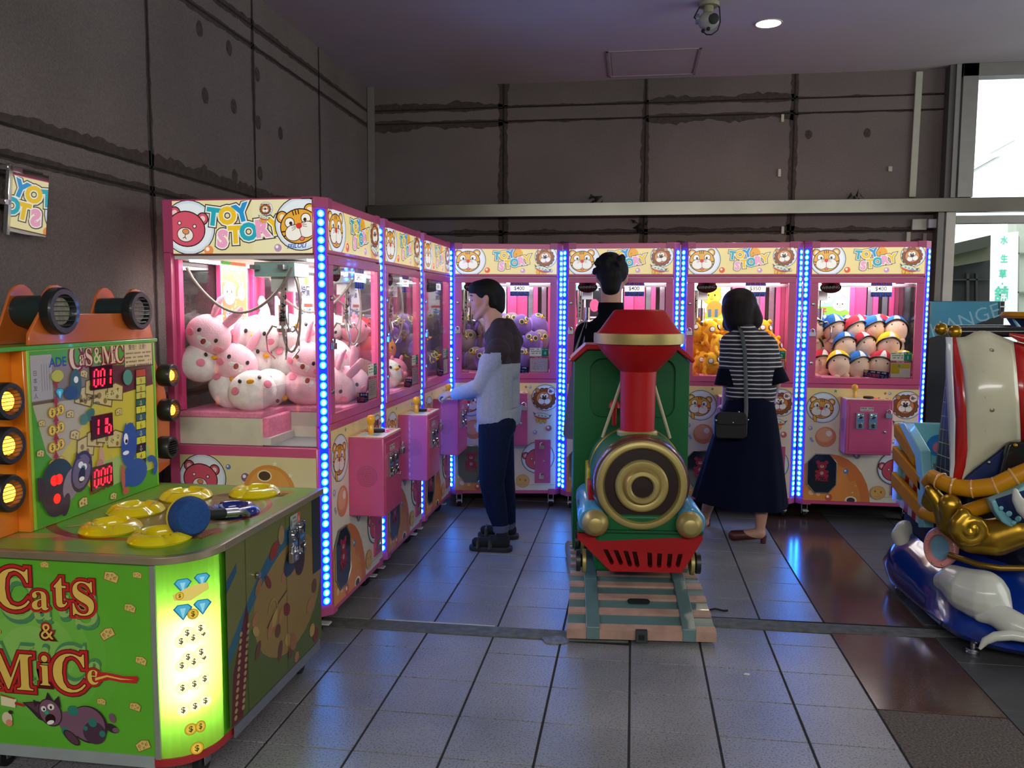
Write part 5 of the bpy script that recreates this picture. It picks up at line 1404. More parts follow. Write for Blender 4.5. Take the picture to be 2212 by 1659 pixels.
# ---- six yellow rings and one blue
YR = mat('#d9c40c', 0.18, coat=0.6, noise=0.02); BR = mat('#1a2a78', 0.18, coat=0.6, noise=0.02)
def ringm(m):
    b = MB(); rs = []
    prof = [(0.090, 0.0), (0.094, 0.006), (0.088, 0.016), (0.074, 0.026), (0.062, 0.029), (0.052, 0.024), (0.047, 0.010), (0.046, 0.0)]
    n = 48
    for r, h in prof:
        ring = []
        for k in range(n):
            q = 2 * PI * k / n
            dip = 0.0
            for c0 in (R(60), R(180), R(300)):
                dd = abs((q - c0 + PI) % (2 * PI) - PI)
                if dd < 0.22: dip = 1 - (dd / 0.22) ** 4
            hh = h - 0.012 * dip * (1 if 0.055 < r < 0.091 else 0)
            ring.append((r * math.cos(q), r * math.sin(q), max(hh, 0.0)))
        rs.append(ring)
    b.rings(rs, m, False, False)
    b.lathe([(0.0, 0.004), (0.047, 0.002)], mat('#6b6210' if m is YR else '#10183c', 0.5), n=32, cap1=False)
    return b.mesh('ring', 50)
YM, BM = ringm(YR), ringm(BR)
rp = [at(x, y, Z=0.765) for x, y in ((239, 1136), (346, 1156), (294, 1098), (402, 1067), (550, 1060), (500, 1100))]
for i, p in enumerate(rp):
    o = part('target_ring', BM if i == 5 else YM, t, M=Matrix.Translation((p.x + 1.62, p.y - 2.75, 0.7506)) @ Matrix.Rotation(R(20 * i), 4, 'Z') @ Matrix.Diagonal((1.05, 1.05, 1.1, 1)), label='blue target ring' if i == 5 else 'glossy yellow target ring')
# ---- score board
BX = -1.94 + 1.62
part('score_board', MB().box(BX - 0.10, BX, 2.435 - 2.75, 3.165 - 2.75, 0.751, 1.348, mat('#9ccf3c', 0.3)), t, 0.003, label='upright score board')
a = Art(clip=(-0.353, 0.353, 0.003, 0.590), rough=0.25, emit=0.10)
# u runs left to right as seen by the player
def bu(px, py): p = at(px, py, X=-1.94); return (p.y - 2.80, p.z - 0.752)
a.rect(-0.353, 0.353, 0.003, 0.590, '#4f9a2c')
Q = lambda *pp: [bu(x, y) for x, y in pp]
a.poly(Q((66, 852), (330, 820), (335, 1010), (200, 1060), (110, 960)), '#c9b93c'); a.poly(Q((66, 862), (180, 845), (190, 900), (120, 1000), (100, 980)), '#b3a88c'); a.poly(Q((215, 1000), (320, 960), (325, 1010), (240, 1050)), '#9dbb6a')
a.poly(Q((68, 780), (280, 792), (280, 845), (68, 876)), '#8a7a70'); a.poly(Q((230, 790), (325, 785), (330, 830), (235, 858)), '#5c2a30')
a.rect(*(bu(68, 870)[0], bu(118, 870)[0], bu(68, 870)[1] - 0.01, bu(68, 870)[1] + 0.0), '#6a5a3a')
# warning notice, paper sheet
u0, v0 = bu(268, 796); u1, v1 = bu(328, 737)
a.rect(u0, u1, v0, v1, '#3a3220'); a.rect(u0 + .005, u1 - .005, v0 + .005, v1 - .005, '#cdb98a'); a.text('警告！注意！', (u0 + u1) / 2, v1 - 0.02, 0.022, '#4a3a20', 0, 0.01)
for i in range(5): a.scribble(u0 + .012, u1 - .012, v1 - 0.042 - i * 0.016, 0.008, '#5a4a30', 60 + i, 0.9)
u0, v0 = bu(68, 868); u1, v1 = bu(110, 765)
a.rect(u0, u1, v0, v1, '#a9a2a0'); 
for i, ch in enumerate('日本友人'): a.text(ch, u0 + 0.02, v1 - 0.06 - i * 0.025, 0.02, '#4a4238')
for i in range(4): a.rect(u0 + 0.05 + i * 0.012, u0 + 0.052 + i * 0.012, v0 + .03, v1 - .03, '#7a7274')
a.text('ADE', *bu(124, 783), 0.045, '#274a86', 0, 0.02)
def btext(ch, px, py, s, sx=0.85):
    for off, c in ((0.07, '#7a1c18'), (0.0, '#dcc49a')): a.text(serif(ch), *bu(px, py), s, c, 2, offset=off, sx=sx)
for ch, px, py, s in (('C', 163, 774, 0.13), ('a', 176, 775, 0.075), ('t', 184, 774, 0.085), ('S', 191, 773, 0.09), ('&', 209, 769, 0.085), ('M', 233, 767, 0.11), ('i', 247, 766, 0.08), ('C', 257, 766, 0.10)): btext(ch, px, py, s)
def bcheese(px, py, s, r=0):
    u, v = bu(px, py); a.set(u, v, s, r); a.poly([(-1, -0.5), (0.9, -0.7), (1, 0.5), (0, 0.8), (-1, 0.5)], '#6a5424'); a.poly([(-.9, -0.42), (0.8, -0.6), (.9, 0.42), (0, 0.7), (-.9, 0.42)], '#cdb878')
    for x, y, r_ in ((-.4, 0, .2), (.3, .2, .16), (.2, -.3, .18)): a.ell(x, y, r_, r_, '#8a7038')
    a.set()
for px, py, s in ((180, 858, .05), (202, 838, .05), (222, 855, .06), (248, 848, .05), (180, 808, .02), (184, 965, .05), (205, 948, .05), (225, 940, .05), (248, 950, .05), (150, 895, .02), (160, 940, .025), (255, 890, .02), (178, 1085, .025), (243, 1072, .02), (88, 915, .016), (85, 980, .018)): bcheese(px, py, s, px % 20 - 10)
a.text('MAXIMUM', *bu(190, 861), 0.022, '#5a4a24', 5, 0.01); a.text('SCORE', *bu(243, 851), 0.028, '#cfd08a', 5, 0.02); a.text('RECORD', *bu(240, 952), 0.022, '#cfd08a', 8, 0.02)
a.text('REDUCE', *bu(217, 1053), 0.036, '#8a2a1c', 4, 0.02)
# ladder of numbers
for i, (py, ch, c) in enumerate(((808, '8', '#b8402e'), (824, '9', '#b9c04a'), (841, '8', '#b9c04a'), (857, '8', '#b9c04a'), (872, '⇩', '#1f5a4c'), (887, '7', '#c9cc3a'), (903, '⇩', '#1f5a5c'), (919, '6', '#c9cc3a'), (937, '⇩', '#24508a'), (953, '5', '#c9cc3a'), (969, '⇩', '#1a1c3a'), (986, '4', '#c9cc3a'), (1003, '⇩', '#1a1c3a'), (1018, 'LOW', '#c9cc3a'))):
    u, v = bu(302, py); a.rect(u - 0.034, u + 0.034, v - 0.021, v + 0.021, '#141414'); a.rect(u - 0.031, u + 0.031, v - 0.018, v + 0.018, c); a.text(ch, u, v, 0.03, '#b0501c' if c[1] in 'bc' else '#d8d890', 0, 0.01)
# coins and arrows column
for py in (890, 928, 965, 1003):
    u, v = bu(118, py)
    for k in (2, 1, 0): coin(a, u - 0.02 + k * 0.022, v + k * 0.003, 0.019)
for py in (826, 868, 908, 947, 986): u, v = bu(117, py); a.poly([(u - .014, v - .004), (u, v + .022), (u + .014, v - .004), (u + .006, v - .004), (u + .006, v - .02), (u - .006, v - .02), (u - .006, v - .004)], '#a02a20')
gem(a, *bu(125, 850), 0.022); a.ell(*bu(120, 812), 0.03, 0.02, '#b8b83a'); 
# plain cats and mice
a.ell(*bu(160, 830), 0.03, 0.055, '#3a5a5a'); a.ell(*bu(150, 848), 0.035, 0.025, '#2a4a6a'); a.ell(*bu(272, 815), 0.03, 0.03, '#4a8a7a'); a.ell(*bu(160, 820), 0.012, 0.012, '#e8e8d8')
a.ell(*bu(190, 896), 0.03, 0.02, '#3a6a5a', 30); a.ell(*bu(178, 906), 0.02, 0.02, '#4a7a6a'); a.arc(*bu(205, 892), 0.04, 60, 170, 0.004, '#4a6a5a')
a.ell(*bu(216, 990), 0.016, 0.045, '#c49a7a', 5); a.ell(*bu(212, 1002), 0.02, 0.018, '#b8806a'); a.arc(*bu(228, 998), 0.03, -60, 60, 0.004, '#c49a7a')
B1 = '#1f4f9a'
a.ell(*bu(275, 960), 0.05, 0.085, B1, -10); a.ell(*bu(290, 1020), 0.075, 0.055, B1); a.ell(*bu(268, 1035), 0.03, 0.03, B1); a.arc(*bu(322, 1008), 0.035, -60, 120, 0.025, B1)
a.poly(Q((262, 935), (267, 912), (274, 932)), B1); a.poly(Q((278, 932), (283, 910), (287, 935)), B1); a.ell(*bu(268, 948), 0.014, 0.022, '#e8e8f0'); a.ell(*bu(269, 953), 0.008, 0.008, '#141420'); a.ell(*bu(268, 978), 0.02, 0.008, '#e8e8f0'); a.ell(*bu(262, 1030), 0.012, 0.05, '#b85a4a'); a.ell(*bu(268, 1060), 0.02, 0.014, '#b85a4a')
K = '#3a2a3c'
a.ell(*bu(120, 1050), 0.085, 0.095, '#2a3a38', -20); a.ell(*bu(118, 1078), 0.06, 0.06, K); a.ell(*bu(150, 1045), 0.04, 0.06, '#8a7a86', -30); a.ell(*bu(78, 1058), 0.035, 0.04, K); a.ell(*bu(138, 1090), 0.02, 0.04, K, -20)
a.ell(*bu(172, 1018), 0.055, 0.075, K, -25); a.ell(*bu(172, 1018), 0.046, 0.062, '#6a5a70', -25); a.poly(Q((158, 995), (160, 975), (170, 990)), K); a.poly(Q((186, 1000), (194, 982), (192, 1005)), K)
a.ell(*bu(170, 1004), 0.014, 0.012, '#e8e0e0'); a.ell(*bu(178, 1008), 0.013, 0.012, '#e8e0e0'); a.ell(*bu(175, 1012), 0.012, 0.012, '#1f8a78'); a.ell(*bu(172, 1026), 0.018, 0.028, '#1a0c10', -20); a.ell(*bu(172, 1034), 0.014, 0.008, '#f0e8e0')
part('board_print', a.mesh(), t, M=Matrix.Translation((BX + 0.001, 0.05, 0.752)) @ Matrix.Rotation(PI / 2, 4, 'Z'), label='printed face with cats, mice and cheese')
# red lit coins
RL = mat('#ff2a20', 0.4, emit=1.6, ecol='#ff1a14', noise=0)
b = MB()
for px, py, r in ((112, 1038, .018), (122, 1035, .018), (118, 1077, .017)):
    u, v = bu(px, py); b.lathe([(0, 0.0), (r * 0.95, 0), (r, 0.002), (0, 0.002)], RL, (BX + 0.008, u + 0.05, v + 0.752), n=24, ax=(1, 0, 0))
part('lit_coin', b, t, label='coin symbols lit red')
# seven segment displays
SEG = mat('#ff2038', 0.4, emit=7.0, ecol='#ff1428', noise=0); SEGO = mat('#3a0c10', 0.4)
DIG = {'0': 'abcdef', '1': 'bc', 'b': 'cdefg', '6': 'cdefg', ' ': ''}
def seg(mb, u, v, w_, h, ch):
    th = h * 0.10; sk = 0.10
    P = {'a': (-w_ / 2 + th, w_ / 2 - th, h / 2, 1), 'g': (-w_ / 2 + th, w_ / 2 - th, 0, 1), 'd': (-w_ / 2 + th, w_ / 2 - th, -h / 2, 1)}
    Qs = {'f': (-w_ / 2, th * .6, h / 2 - th * .6), 'b': (w_ / 2, th * .6, h / 2 - th * .6), 'e': (-w_ / 2, -h / 2 + th * .6, -th * .6), 'c': (w_ / 2, -h / 2 + th * .6, -th * .6)}
    def quad(pts):
        vs = [(BX + 0.011, u + x + y * sk + 0.05, v + y + 0.752) for x, y in pts]
        mb.add(vs, [(0, 1, 2, 3)], SEG)
    for k, (x0, x1, y, _) in P.items():
        if k in DIG[ch]: quad([(x0, y - th / 2), (x1, y - th / 2), (x1, y + th / 2), (x0, y + th / 2)])
    for k, (x, y0, y1) in Qs.items():
        if k in DIG[ch]: quad([(x - th / 2, y0), (x + th / 2, y0), (x + th / 2, y1), (x - th / 2, y1)])
for (px, py), tx in (((216, 815), '001'), ((217, 920), '11b'), ((217, 1029), '000')):
    u, v = bu(px, py)
    dsp = part('score_display', MB().box(BX + 0.002, BX + 0.009, u + 0.05 - 0.062, u + 0.05 + 0.062, v + 0.752 - 0.043, v + 0.752 + 0.043, mat('#3a0e14', 0.15, coat=0.4)), t, label='dark red display window')
    b = MB()
    for i, ch in enumerate(tx): seg(b, u + (-0.037, 0.0, 0.037)[i] + (0.006 if tx == '11b' and i == 1 else 0), v, 0.022, 0.060, ch)
    part('digits', b, dsp, smooth=0, label='glowing red digits %s' % tx.replace('11b', '1 1 b'))
# ---- orange lamp wings and head
for s in (0, 1):
    if s == 0: pts = [(2.05, 0.751), (2.432, 0.751), (2.432, 1.345), (2.05, 1.345)]
    else: pts = [(3.168, 0.751), (3.36, 0.80), (3.37, 1.02), (3.34, 1.13), (3.27, 1.27), (3.20, 1.36), (3.168, 1.36)]
    part('lamp_wing', MB().prism([(y - 2.75, z) for y, z in pts], BX - 0.06 - 0.02 * s, BX - 0.045 - 0.02 * s, ACR if s == 0 else ACR2, 'yz'), t, 0.002, label='orange acrylic wing')
part('wing_side', MB().box(BX - 0.045, BX - 0.0, 2.418 - 2.75, 2.432 - 2.75, 0.751, 1.345, ACR), t, 0.002, label='orange acrylic cheek')
part('board_cap', MB().box(BX - 0.20, BX + 0.004, 2.30 - 2.75, 3.18 - 2.75, 1.346, 1.360, mat('#4faa3c', 0.3, coat=0.3)), t, 0.002, label='green shelf over the board')
LAMPG = mat('#ffd070', 0.4, emit=8.0, ecol='#ff8a20', noise=0)
def lamp(x, y, z, r, lit=True, length=0.05, ax=(1, 0, 0), lab='black round lamp'):
    o = part('lamp', MB().lathe([(0.0, -length), (r * 0.97, -length), (r, -length * .9), (r, 0.0), (r * 0.93, 0.006), (r * 0.72, 0.006), (r * 0.66, -0.004), (r * 0.60, -length * .5), (0, -length * .5)], mat('#1c1d1f', 0.4, coat=0.2), (x, y, z), n=36, ax=ax), t, label=lab)
    A = Vector(ax).normalized()
    if lit: part('bulb', MB().sphere(Vector((x, y, z)) - A * length * 0.25, (0.35 * length, r * 0.42, r * 0.5), LAMPG, 20, 12), o, label='glowing amber bulb')
    b = MB()
    for k in range(-3, 4):
        zz = z + k * r * 0.20; hw = math.sqrt(max(0.0, (r * 0.7) ** 2 - (zz - z) ** 2))
        if abs(k) < 4: b.cyl((x + 0.004, y - hw, zz), (x + 0.004, y + hw, zz), r * 0.022, mat('#3a3c3e', 0.3, metal=0.6), n=6)
    part('grille_bar', b, o, kind='stuff') if False else part('grille', b, o)
    return o
for px, py, r, lit in ((22, 867, .060, 1), (24, 963, .060, 1), (25, 1066, .060, 1)):
    p = at(px, py, X=-1.93); lamp(p.x + 1.62, p.y - 2.75, p.z, r, lit, lab='black round lamp glowing amber')
for px, py, lit in ((373, 811, 1), (375, 886, 1), (371, 967, 0)):
    p = at(px, py, X=-1.93); lamp(p.x + 1.62, p.y - 2.75, p.z, .048, lit, lab='black round lamp glowing amber' if lit else 'black round lamp, unlit')
hb = [(2.47, 1.361), (2.475, 1.40), (2.56, 1.50)]
for q in range(9): a_ = R(150 - q * 16); hb.append((2.615 + 0.075 * math.cos(a_), 1.475 + 0.088 * math.sin(a_)))
hb += [(2.70, 1.463), (3.0, 1.463)]
for q in range(9): a_ = R(165 - q * 20); hb.append((3.075 + 0.075 * math.cos(a_), 1.475 + 0.085 * math.sin(a_)))
hb += [(3.165, 1.42), (3.185, 1.361)]
part('head_panel', MB().prism([(y - 2.75, z) for y, z in hb], BX - 0.030, BX - 0.018, ACR2, 'yz'), t, 0.002, label='orange acrylic head panel')
for k, (y, s) in enumerate(((2.60, 0), (3.06, 1))):
    bp = [(y - 0.13, 1.361)] + [(y + 0.01 + 0.072 * math.cos(R(160 - 20 * q)), 1.475 + 0.090 * math.sin(R(160 - 20 * q))) for q in range(9)] + [(y + 0.11, 1.361)]
    part('ear_plate', MB().prism([(u - 2.75, z) for u, z in bp], BX - 0.155, BX - 0.145, ACR2, 'yz'), t, 0.002, label='orange acrylic rear plate')
for px, py, r in ((138, 672, .080), (304, 671, .075)):
    p = at(px, py, X=-1.92); o = lamp(p.x + 1.62, p.y - 2.75, p.z, r, False, 0.035, lab='big black round lamp on top')
    part('barrel', MB().cyl((BX - 0.150, p.y - 2.75, p.z), (p.x + 1.62 - 0.03, p.y - 2.75, p.z), r * 0.66, mat('#22302f', 0.3)), o)
    part('face_plate', MB().lathe([(0, 0), (r * 0.58, 0)], mat('#8a8468' if r > .078 else '#8a7c70', 0.5, noise=0.3, nscale=60), (p.x + 1.62 - 0.012, p.y - 2.75, p.z), n=24, cap1=False, ax=(1, 0, 0)), o)
# ---- the mallet lying on the deck, a thing of its own
mp = at(407, 1101, Z=0.84)
m_ = thing('mallet', 'blue foam mallet with a black handle lying on the game deck', 'mallet', (mp.x, mp.y, 0.752))
e = at(540, 1106, Z=0.775); dv = Vector((e.x - mp.x, e.y - mp.y, 0)).normalized()
nx = Vector((dv.y, -dv.x, 0))
A = (nx * 0.85 + dv * -0.25 + Vector((0, 0, 0.1))).normalized()
BL = mat('#17427e', 0.9, noise=0.15, nscale=90, bump=0.5, bscale=160)
part('head', MB().lathe([(0.0, -0.052), (0.038, -0.048), (0.060, -0.030), (0.066, 0.0), (0.064, 0.020), (0.052, 0.040), (0.0, 0.046)], BL, (0, 0, 0.066), n=36, ax=A), m_)
part('head_band', MB().lathe([(0.0, -0.060), (0.036, -0.056), (0.058, -0.038), (0.0665, -0.016), (0.064, -0.010), (0.0, -0.010)], mat('#c9b53a', 0.8, noise=0.1), (0, 0, 0.066), n=36, ax=A), m_, label='pale yellow foam band')
h0 = Vector((0, 0, 0.060)) + dv * 0.05; h1 = dv * 0.145 + Vector((0, 0, 0.045)); h2 = dv * 0.205 + Vector((0, 0, 0.036))
part('handle', MB().cyl(h0, h1, 0.019, RUB, 0.017), m_, label='black rubber handle')
part('ferrule', MB().cyl(h1, h2, 0.0155, SILV), m_, label='steel ferrule')
part('strap', MB().tube([h2, dv * 0.24 + Vector((0, 0, 0.03)), dv * 0.265 + nx * -0.01 + Vector((0, 0, 0.012)), dv * 0.26 + nx * -0.05 + Vector((0, 0, 0.006))], [0.012, 0.010, 0.009, 0.008], mat('#8f9298', 0.3, metal=0.8), 8), m_, label='steel cable end')
# ---------------------------------------------------------------- pirate ship ride on its wave base
NAVY = mat('#0c2f86', 0.16, coat=0.7, noise=0.04); WAVE = mat('#c9cbbf', 0.3, coat=0.3, noise=0.03)
HULL = mat('#141416', 0.25, coat=0.4, noise=0.1, nscale=30); YEL2 = mat('#c8860a', 0.4, spec=0.3, noise=0.04)
YPL = mat('#c8860a', 0.7, spec=0.06, noise=0.04)
LBL = mat('#7fc3cc', 0.3, coat=0.3, noise=0.03); SGOLD = mat('#b08a2c', 0.33, metal=0.9, noise=0.08)
SAILC = mat('#cdc9ac', 0.25, coat=0.4, noise=0.03); SRED = mat('#b3201c', 0.25, coat=0.4, noise=0.03); SWHT = mat('#cfd4d6', 0.3, coat=0.3, noise=0.02); SNAV = mat('#0f2050', 0.55, spec=0.3, noise=0.04)
PNK = mat('#d98a8a', 0.3, coat=0.3, noise=0.03)
so = Vector((1.95, 4.2, 0))
t = thing('pirate_ship_ride', 'toy pirate ship ride with striped sail on a blue wave base', 'kiddie ride', so)
def V(p): return Vector(p) - so
def S(px, py, Y=None, X=None, Z=None): return at(px, py, Y, X, Z) - so
def outline(pts, n=10):
    P = []
    for i in range(len(pts)):
        a, b_ = Vector(pts[i]), Vector(pts[(i + 1) % len(pts)])
        for k in range(n): P.append(a.lerp(b_, k / n))
    return P
def smoothloop(P, it=3):
    for _ in range(it): P = [(P[i - 1] + P[i] * 2 + P[(i + 1) % len(P)]) / 4 for i in range(len(P))]
    return P
L0 = outline([(1.36, 4.80, .05), (1.435, 3.70, .05), (2.75, 3.38, .05), (2.75, 4.95, .05)])
L1 = outline([(1.34, 4.82, .14), (1.42, 3.68, .075), (2.75, 3.35, .075), (2.75, 4.97, .14)])
L2 = outline([(1.40, 4.82, .27), (1.46, 3.76, .135), (2.75, 3.42, .17), (2.75, 4.95, .27)])
L3 = outline([(1.52, 4.74, .33), (1.66, 4.10, .30), (2.75, 3.80, .30), (2.75, 4.85, .33)])
L4 = outline([(1.60, 4.70, .36), (1.80, 4.20, .35), (2.75, 4.0, .35), (2.75, 4.80, .36)])
rs = []
for k, Lk in enumerate((L0, L1, L2, L3, L4)):
    P = smoothloop(list(Lk), 3)
    if k == 2: P = [p + Vector((0.010 * math.sin(i * 1.9), 0.008 * math.cos(i * 2.3), 0.012 * math.sin(i * 2.7))) for i, p in enumerate(P)]
    rs.append([tuple(V(p)) for p in P])
b = MB(); b.rings(rs, NAVY); bs_ = part('wave_base', b, t, smooth=50, label='glossy blue wave base')
for px, py, y in ((1938, 1270, 4.62), (2092, 1408, 3.76)):
    p = at(px, py, Z=0.02)
    part('levelling_foot', MB().lathe([(0.028, 0), (0.030, 0.01), (0.026, 0.014), (0.030, 0.02), (0.026, 0.026), (0.012, 0.03), (0.012, 0.07)], SILV, V((p.x + 0.03, p.y + .03, 0)), n=20), bs_)
part('levelling_foot', MB().lathe([(0.028, 0), (0.030, 0.01), (0.012, 0.03), (0.012, 0.07)], SILV, V((2.6, 3.7, 0)), n=20), bs_)
# white crests
def blob(lst, m, vox=0.008, sm=4, squash=None):
    mb = MB()
    for p, r in lst: mb.sphere(p, r, m, 14, 8)
    for (p, r), (p2, r2) in zip(lst, lst[1:]):
        for k in (1, 2, 3, 4, 5): mb.sphere(Vector(p).lerp(Vector(p2), k / 6), tuple(a + (c - a) * k / 6 for a, c in zip(r if isinstance(r, tuple) else (r,) * 3, r2 if isinstance(r2, tuple) else (r2,) * 3)), m, 14, 8)
    return remesh(mb, vox, sm, m, 'crest')
part('wave_crest', blob([(S(2038, 1256, Y=4.00), .045), (S(2062, 1256, Y=3.96), .075), (S(2092, 1276, Y=3.88), .100), (S(2122, 1286, Y=3.84), .112), (S(2155, 1318, Y=3.78), .06)], WAVE), t, label='big rounded white wave crest')
part('wave_crest', blob([(S(2118, 1330, Y=3.78), .03), (S(2150, 1325, Y=3.76), .055), (S(2190, 1350, Y=3.70), .06), (S(2225, 1365, Y=3.66), .05)], WAVE), t, label='white wave crest at the lower right')
part('wave_crest', blob([(S(1956, 1145, Y=4.70), .055), (S(1946, 1158, Y=4.68), .050), (S(1955, 1180, Y=4.62), .044), (S(1961, 1200, Y=4.56), .026), (S(1963, 1216, Y=4.52), .010)], WAVE), t, label='upright white wave curl at the stern')
mb = MB(); P = [S(2116, 1402, Y=3.60), S(2128, 1385, Y=3.60), S(2150, 1375, Y=3.585), S(2185, 1372, Y=3.57), S(2230, 1380, Y=3.56), S(2280, 1392, Y=3.54)]
mb.tube(P, [.006, .016, .020, .022, .020, .01], WAVE, 12); part('wave_crest', mb, t, label='thin white wave moulding low on the front')
# hull
hp = [(1.56, 4.80), (1.545, 4.45), (1.60, 4.18), (1.74, 4.02), (2.1, 3.93), (2.75, 3.86), (2.75, 4.85)]
b = MB(); rs = []
for z, k in ((0.30, 0.90), (0.40, 0.97), (0.52, 1.0), (0.66, 1.0)):
    P = smoothloop(outline([(x, y, z) for x, y in hp], 5), 1); c = Vector((2.3, 4.5, z))
    rs.append([tuple(V(c + (p - c) * k)) for p in P])
b.rings(rs, HULL); hu = part('hull', b, t, smooth=50, label='black plank hull')
b = MB(); b.prism([(x - so.x, y - so.y) for x, y in ((1.50, 4.80), (1.50, 4.36), (1.53, 4.28), (1.57, 4.28), (1.57, 4.80))], 0.30, 0.62, SNAV); sp = part('stern_board', b, hu, 0.004, label='navy stern board with gold studs')
for z in (0.36, 0.46, 0.56): part('stud', MB().sphere(V((1.497, 4.32, z)), 0.009, SGOLD, 8, 6), sp)
# porthole on the turning of the hull
pc_ = S(2032, 1182, Y=4.12); nrm = Vector((-0.62, -0.78, 0.02)).normalized()
q = nrm.to_track_quat('Z', 'Y').to_matrix()
def orient(mbv): return mbv
b = MB(); 
rs = []
for r, h in ((1.0, 0), (1.0, 0.018), (0.9, 0.03), (0.66, 0.03), (0.58, 0.014), (0.56, 0.0)):
    rs.append([tuple(pc_ + q @ Vector((0.062 * r * math.cos(2 * PI * k / 32), 0.092 * r * math.sin(2 * PI * k / 32), h))) for k in range(32)])
# keep the long axis upright
up = Vector((0, 0, 1)); ux = up.cross(nrm).normalized(); uy = nrm.cross(ux)
def PO(u, v, h): return pc_ + ux * u + uy * v + nrm * h
rs = [[tuple(PO(0.072 * r * math.cos(2 * PI * k / 32), 0.098 * r * math.sin(2 * PI * k / 32), h)) for k in range(32)] for r, h in ((1.0, -0.03), (1.0, 0.018), (0.92, 0.028), (0.68, 0.028), (0.60, 0.014), (0.58, 0.0))]
b.rings(rs, PNK, False, False); ph = part('porthole', b, hu, smooth=50, label='pink porthole ring')
part('porthole_glass', MB().rings([[tuple(PO(0.044 * math.cos(2 * PI * k / 24), 0.060 * math.sin(2 * PI * k / 24), h)) for k in range(24)] for h in (0.0, 0.008)], mat('#6f9fb8', 0.2)), ph, label='pale blue pane')
for k in range(8):
    a_ = 2 * PI * (k + .5) / 8; part('rivet', MB().sphere(PO(0.057 * math.cos(a_), 0.079 * math.sin(a_), 0.028), 0.006, mat('#c9a878', 0.3, metal=0.5), 8, 6), ph)
part('hull_pipe', MB().tube([S(2050, 1198, Y=4.05), S(2080, 1208, Y=4.0), S(2115, 1220, Y=3.93), S(2160, 1227, Y=3.90), S(2240, 1228, Y=3.86)], 0.014, mat('#8a6a2c', 0.35, metal=0.7), 12), hu, label='brass pipe along the hull')
# gold figurehead scrolls
def spiral(cx, cy, R0, Y, turns=1.6, r0=.05, r1=.02, a0=200, sgn=1, dy=-0.03):
    L = []
    for i in range(18):
        u = i / 17; a_ = R(a0 + sgn * 360 * turns * u); rr = R0 * (1 - 0.82 * u)
        c = at(cx, cy, Y + dy * u) - so
        L.append((c + Vector((rr * math.cos(a_), 0, rr * math.sin(a_))), r0 + (r1 - r0) * u))
    return L
mb = MB()
def cap(mb, p0, p1, r0, r1, m, n=16):
    p0, p1 = Vector(p0), Vector(p1)
    mb.sphere(p0, r0, m, n, n // 2 + 1)
    mb.sphere(p1, r1, m, n, n // 2 + 1)
    if (p1 - p0).length > 1e-4: mb.cyl(p0, p1, r0, m, r1, n)
    return mb
def chain(mb, L, m, n=16):
    for (a_, r0), (b_, r1) in zip(L, L[1:]): cap(mb, a_, b_, r0, r1, m, n)
    return mb
chain(mb, [(S(2008, 1052, Y=4.12), .022), (S(2006, 1085, Y=4.12), .035), (S(2015, 1098, Y=4.10), .025)], SGOLD)
chain(mb, [(S(2010, 1060, Y=4.08), .03), (S(2035, 1095, Y=4.06), .045), (S(2060, 1130, Y=4.0), .075), (S(2100, 1160, Y=3.96), .075), (S(2150, 1160, Y=3.92), .085), (S(2200, 1145, Y=3.88), .075), (S(2260, 1120, Y=3.86), .05)], SGOLD)
chain(mb, [(S(2052, 1090, Y=3.96), .05), (S(2058, 1115, Y=3.96), .045), (S(2050, 1128, Y=3.96), .03)], SGOLD)
part('gold_scroll', remesh(mb, 0.009, 5, SGOLD, 'scroll'), t, label='gold scroll carving')
mb = MB(); chain(mb, spiral(2098, 1142, .068, 3.875, 1.7, .034, .016, 120, 1), SGOLD, 12)
part('gold_spiral', remesh(mb, 0.006, 3, SGOLD, 'scroll'), t, label='gold spiral boss')
# yellow gunwale mouldings
mb = MB(); Lp = [S(2003, 1042, Y=4.16), S(2016, 1030, Y=4.10), S(2032, 1040, Y=4.05), S(2060, 1052, Y=4.00), S(2100, 1056, Y=3.96), S(2150, 1050, Y=3.92), S(2190, 1030, Y=3.90), S(2240, 1008, Y=3.88)]
mb.tube(Lp, [.03, .034, .036, .038, .040, .040, .038, .036], YEL2, 18)
rope = part('gunwale', mb, t, label='ribbed yellow rail moulding')
for k in range(2, 7):
    p = Lp[k]; d_ = (Lp[min(k + 1, 7)] - Lp[k - 1]).normalized()
    part('rib', MB().lathe([(0.040, -0.006), (0.0435, 0.0), (0.040, 0.006)], mat('#d9a05a', 0.25, coat=0.5), p, n=22, ax=d_, cap0=False, cap1=False), rope)
mb = MB(); mb.tube([S(1998, 1108, Y=4.18), S(2030, 1118, Y=4.06), S(2070, 1112, Y=4.0), S(2110, 1098, Y=3.97), S(2150, 1085, Y=3.94), S(2200, 1055, Y=3.91), S(2260, 1020, Y=3.88)], .034, YEL2, 16, flat=1.0)
part('lower_moulding', mb, t, label='smooth yellow moulding')
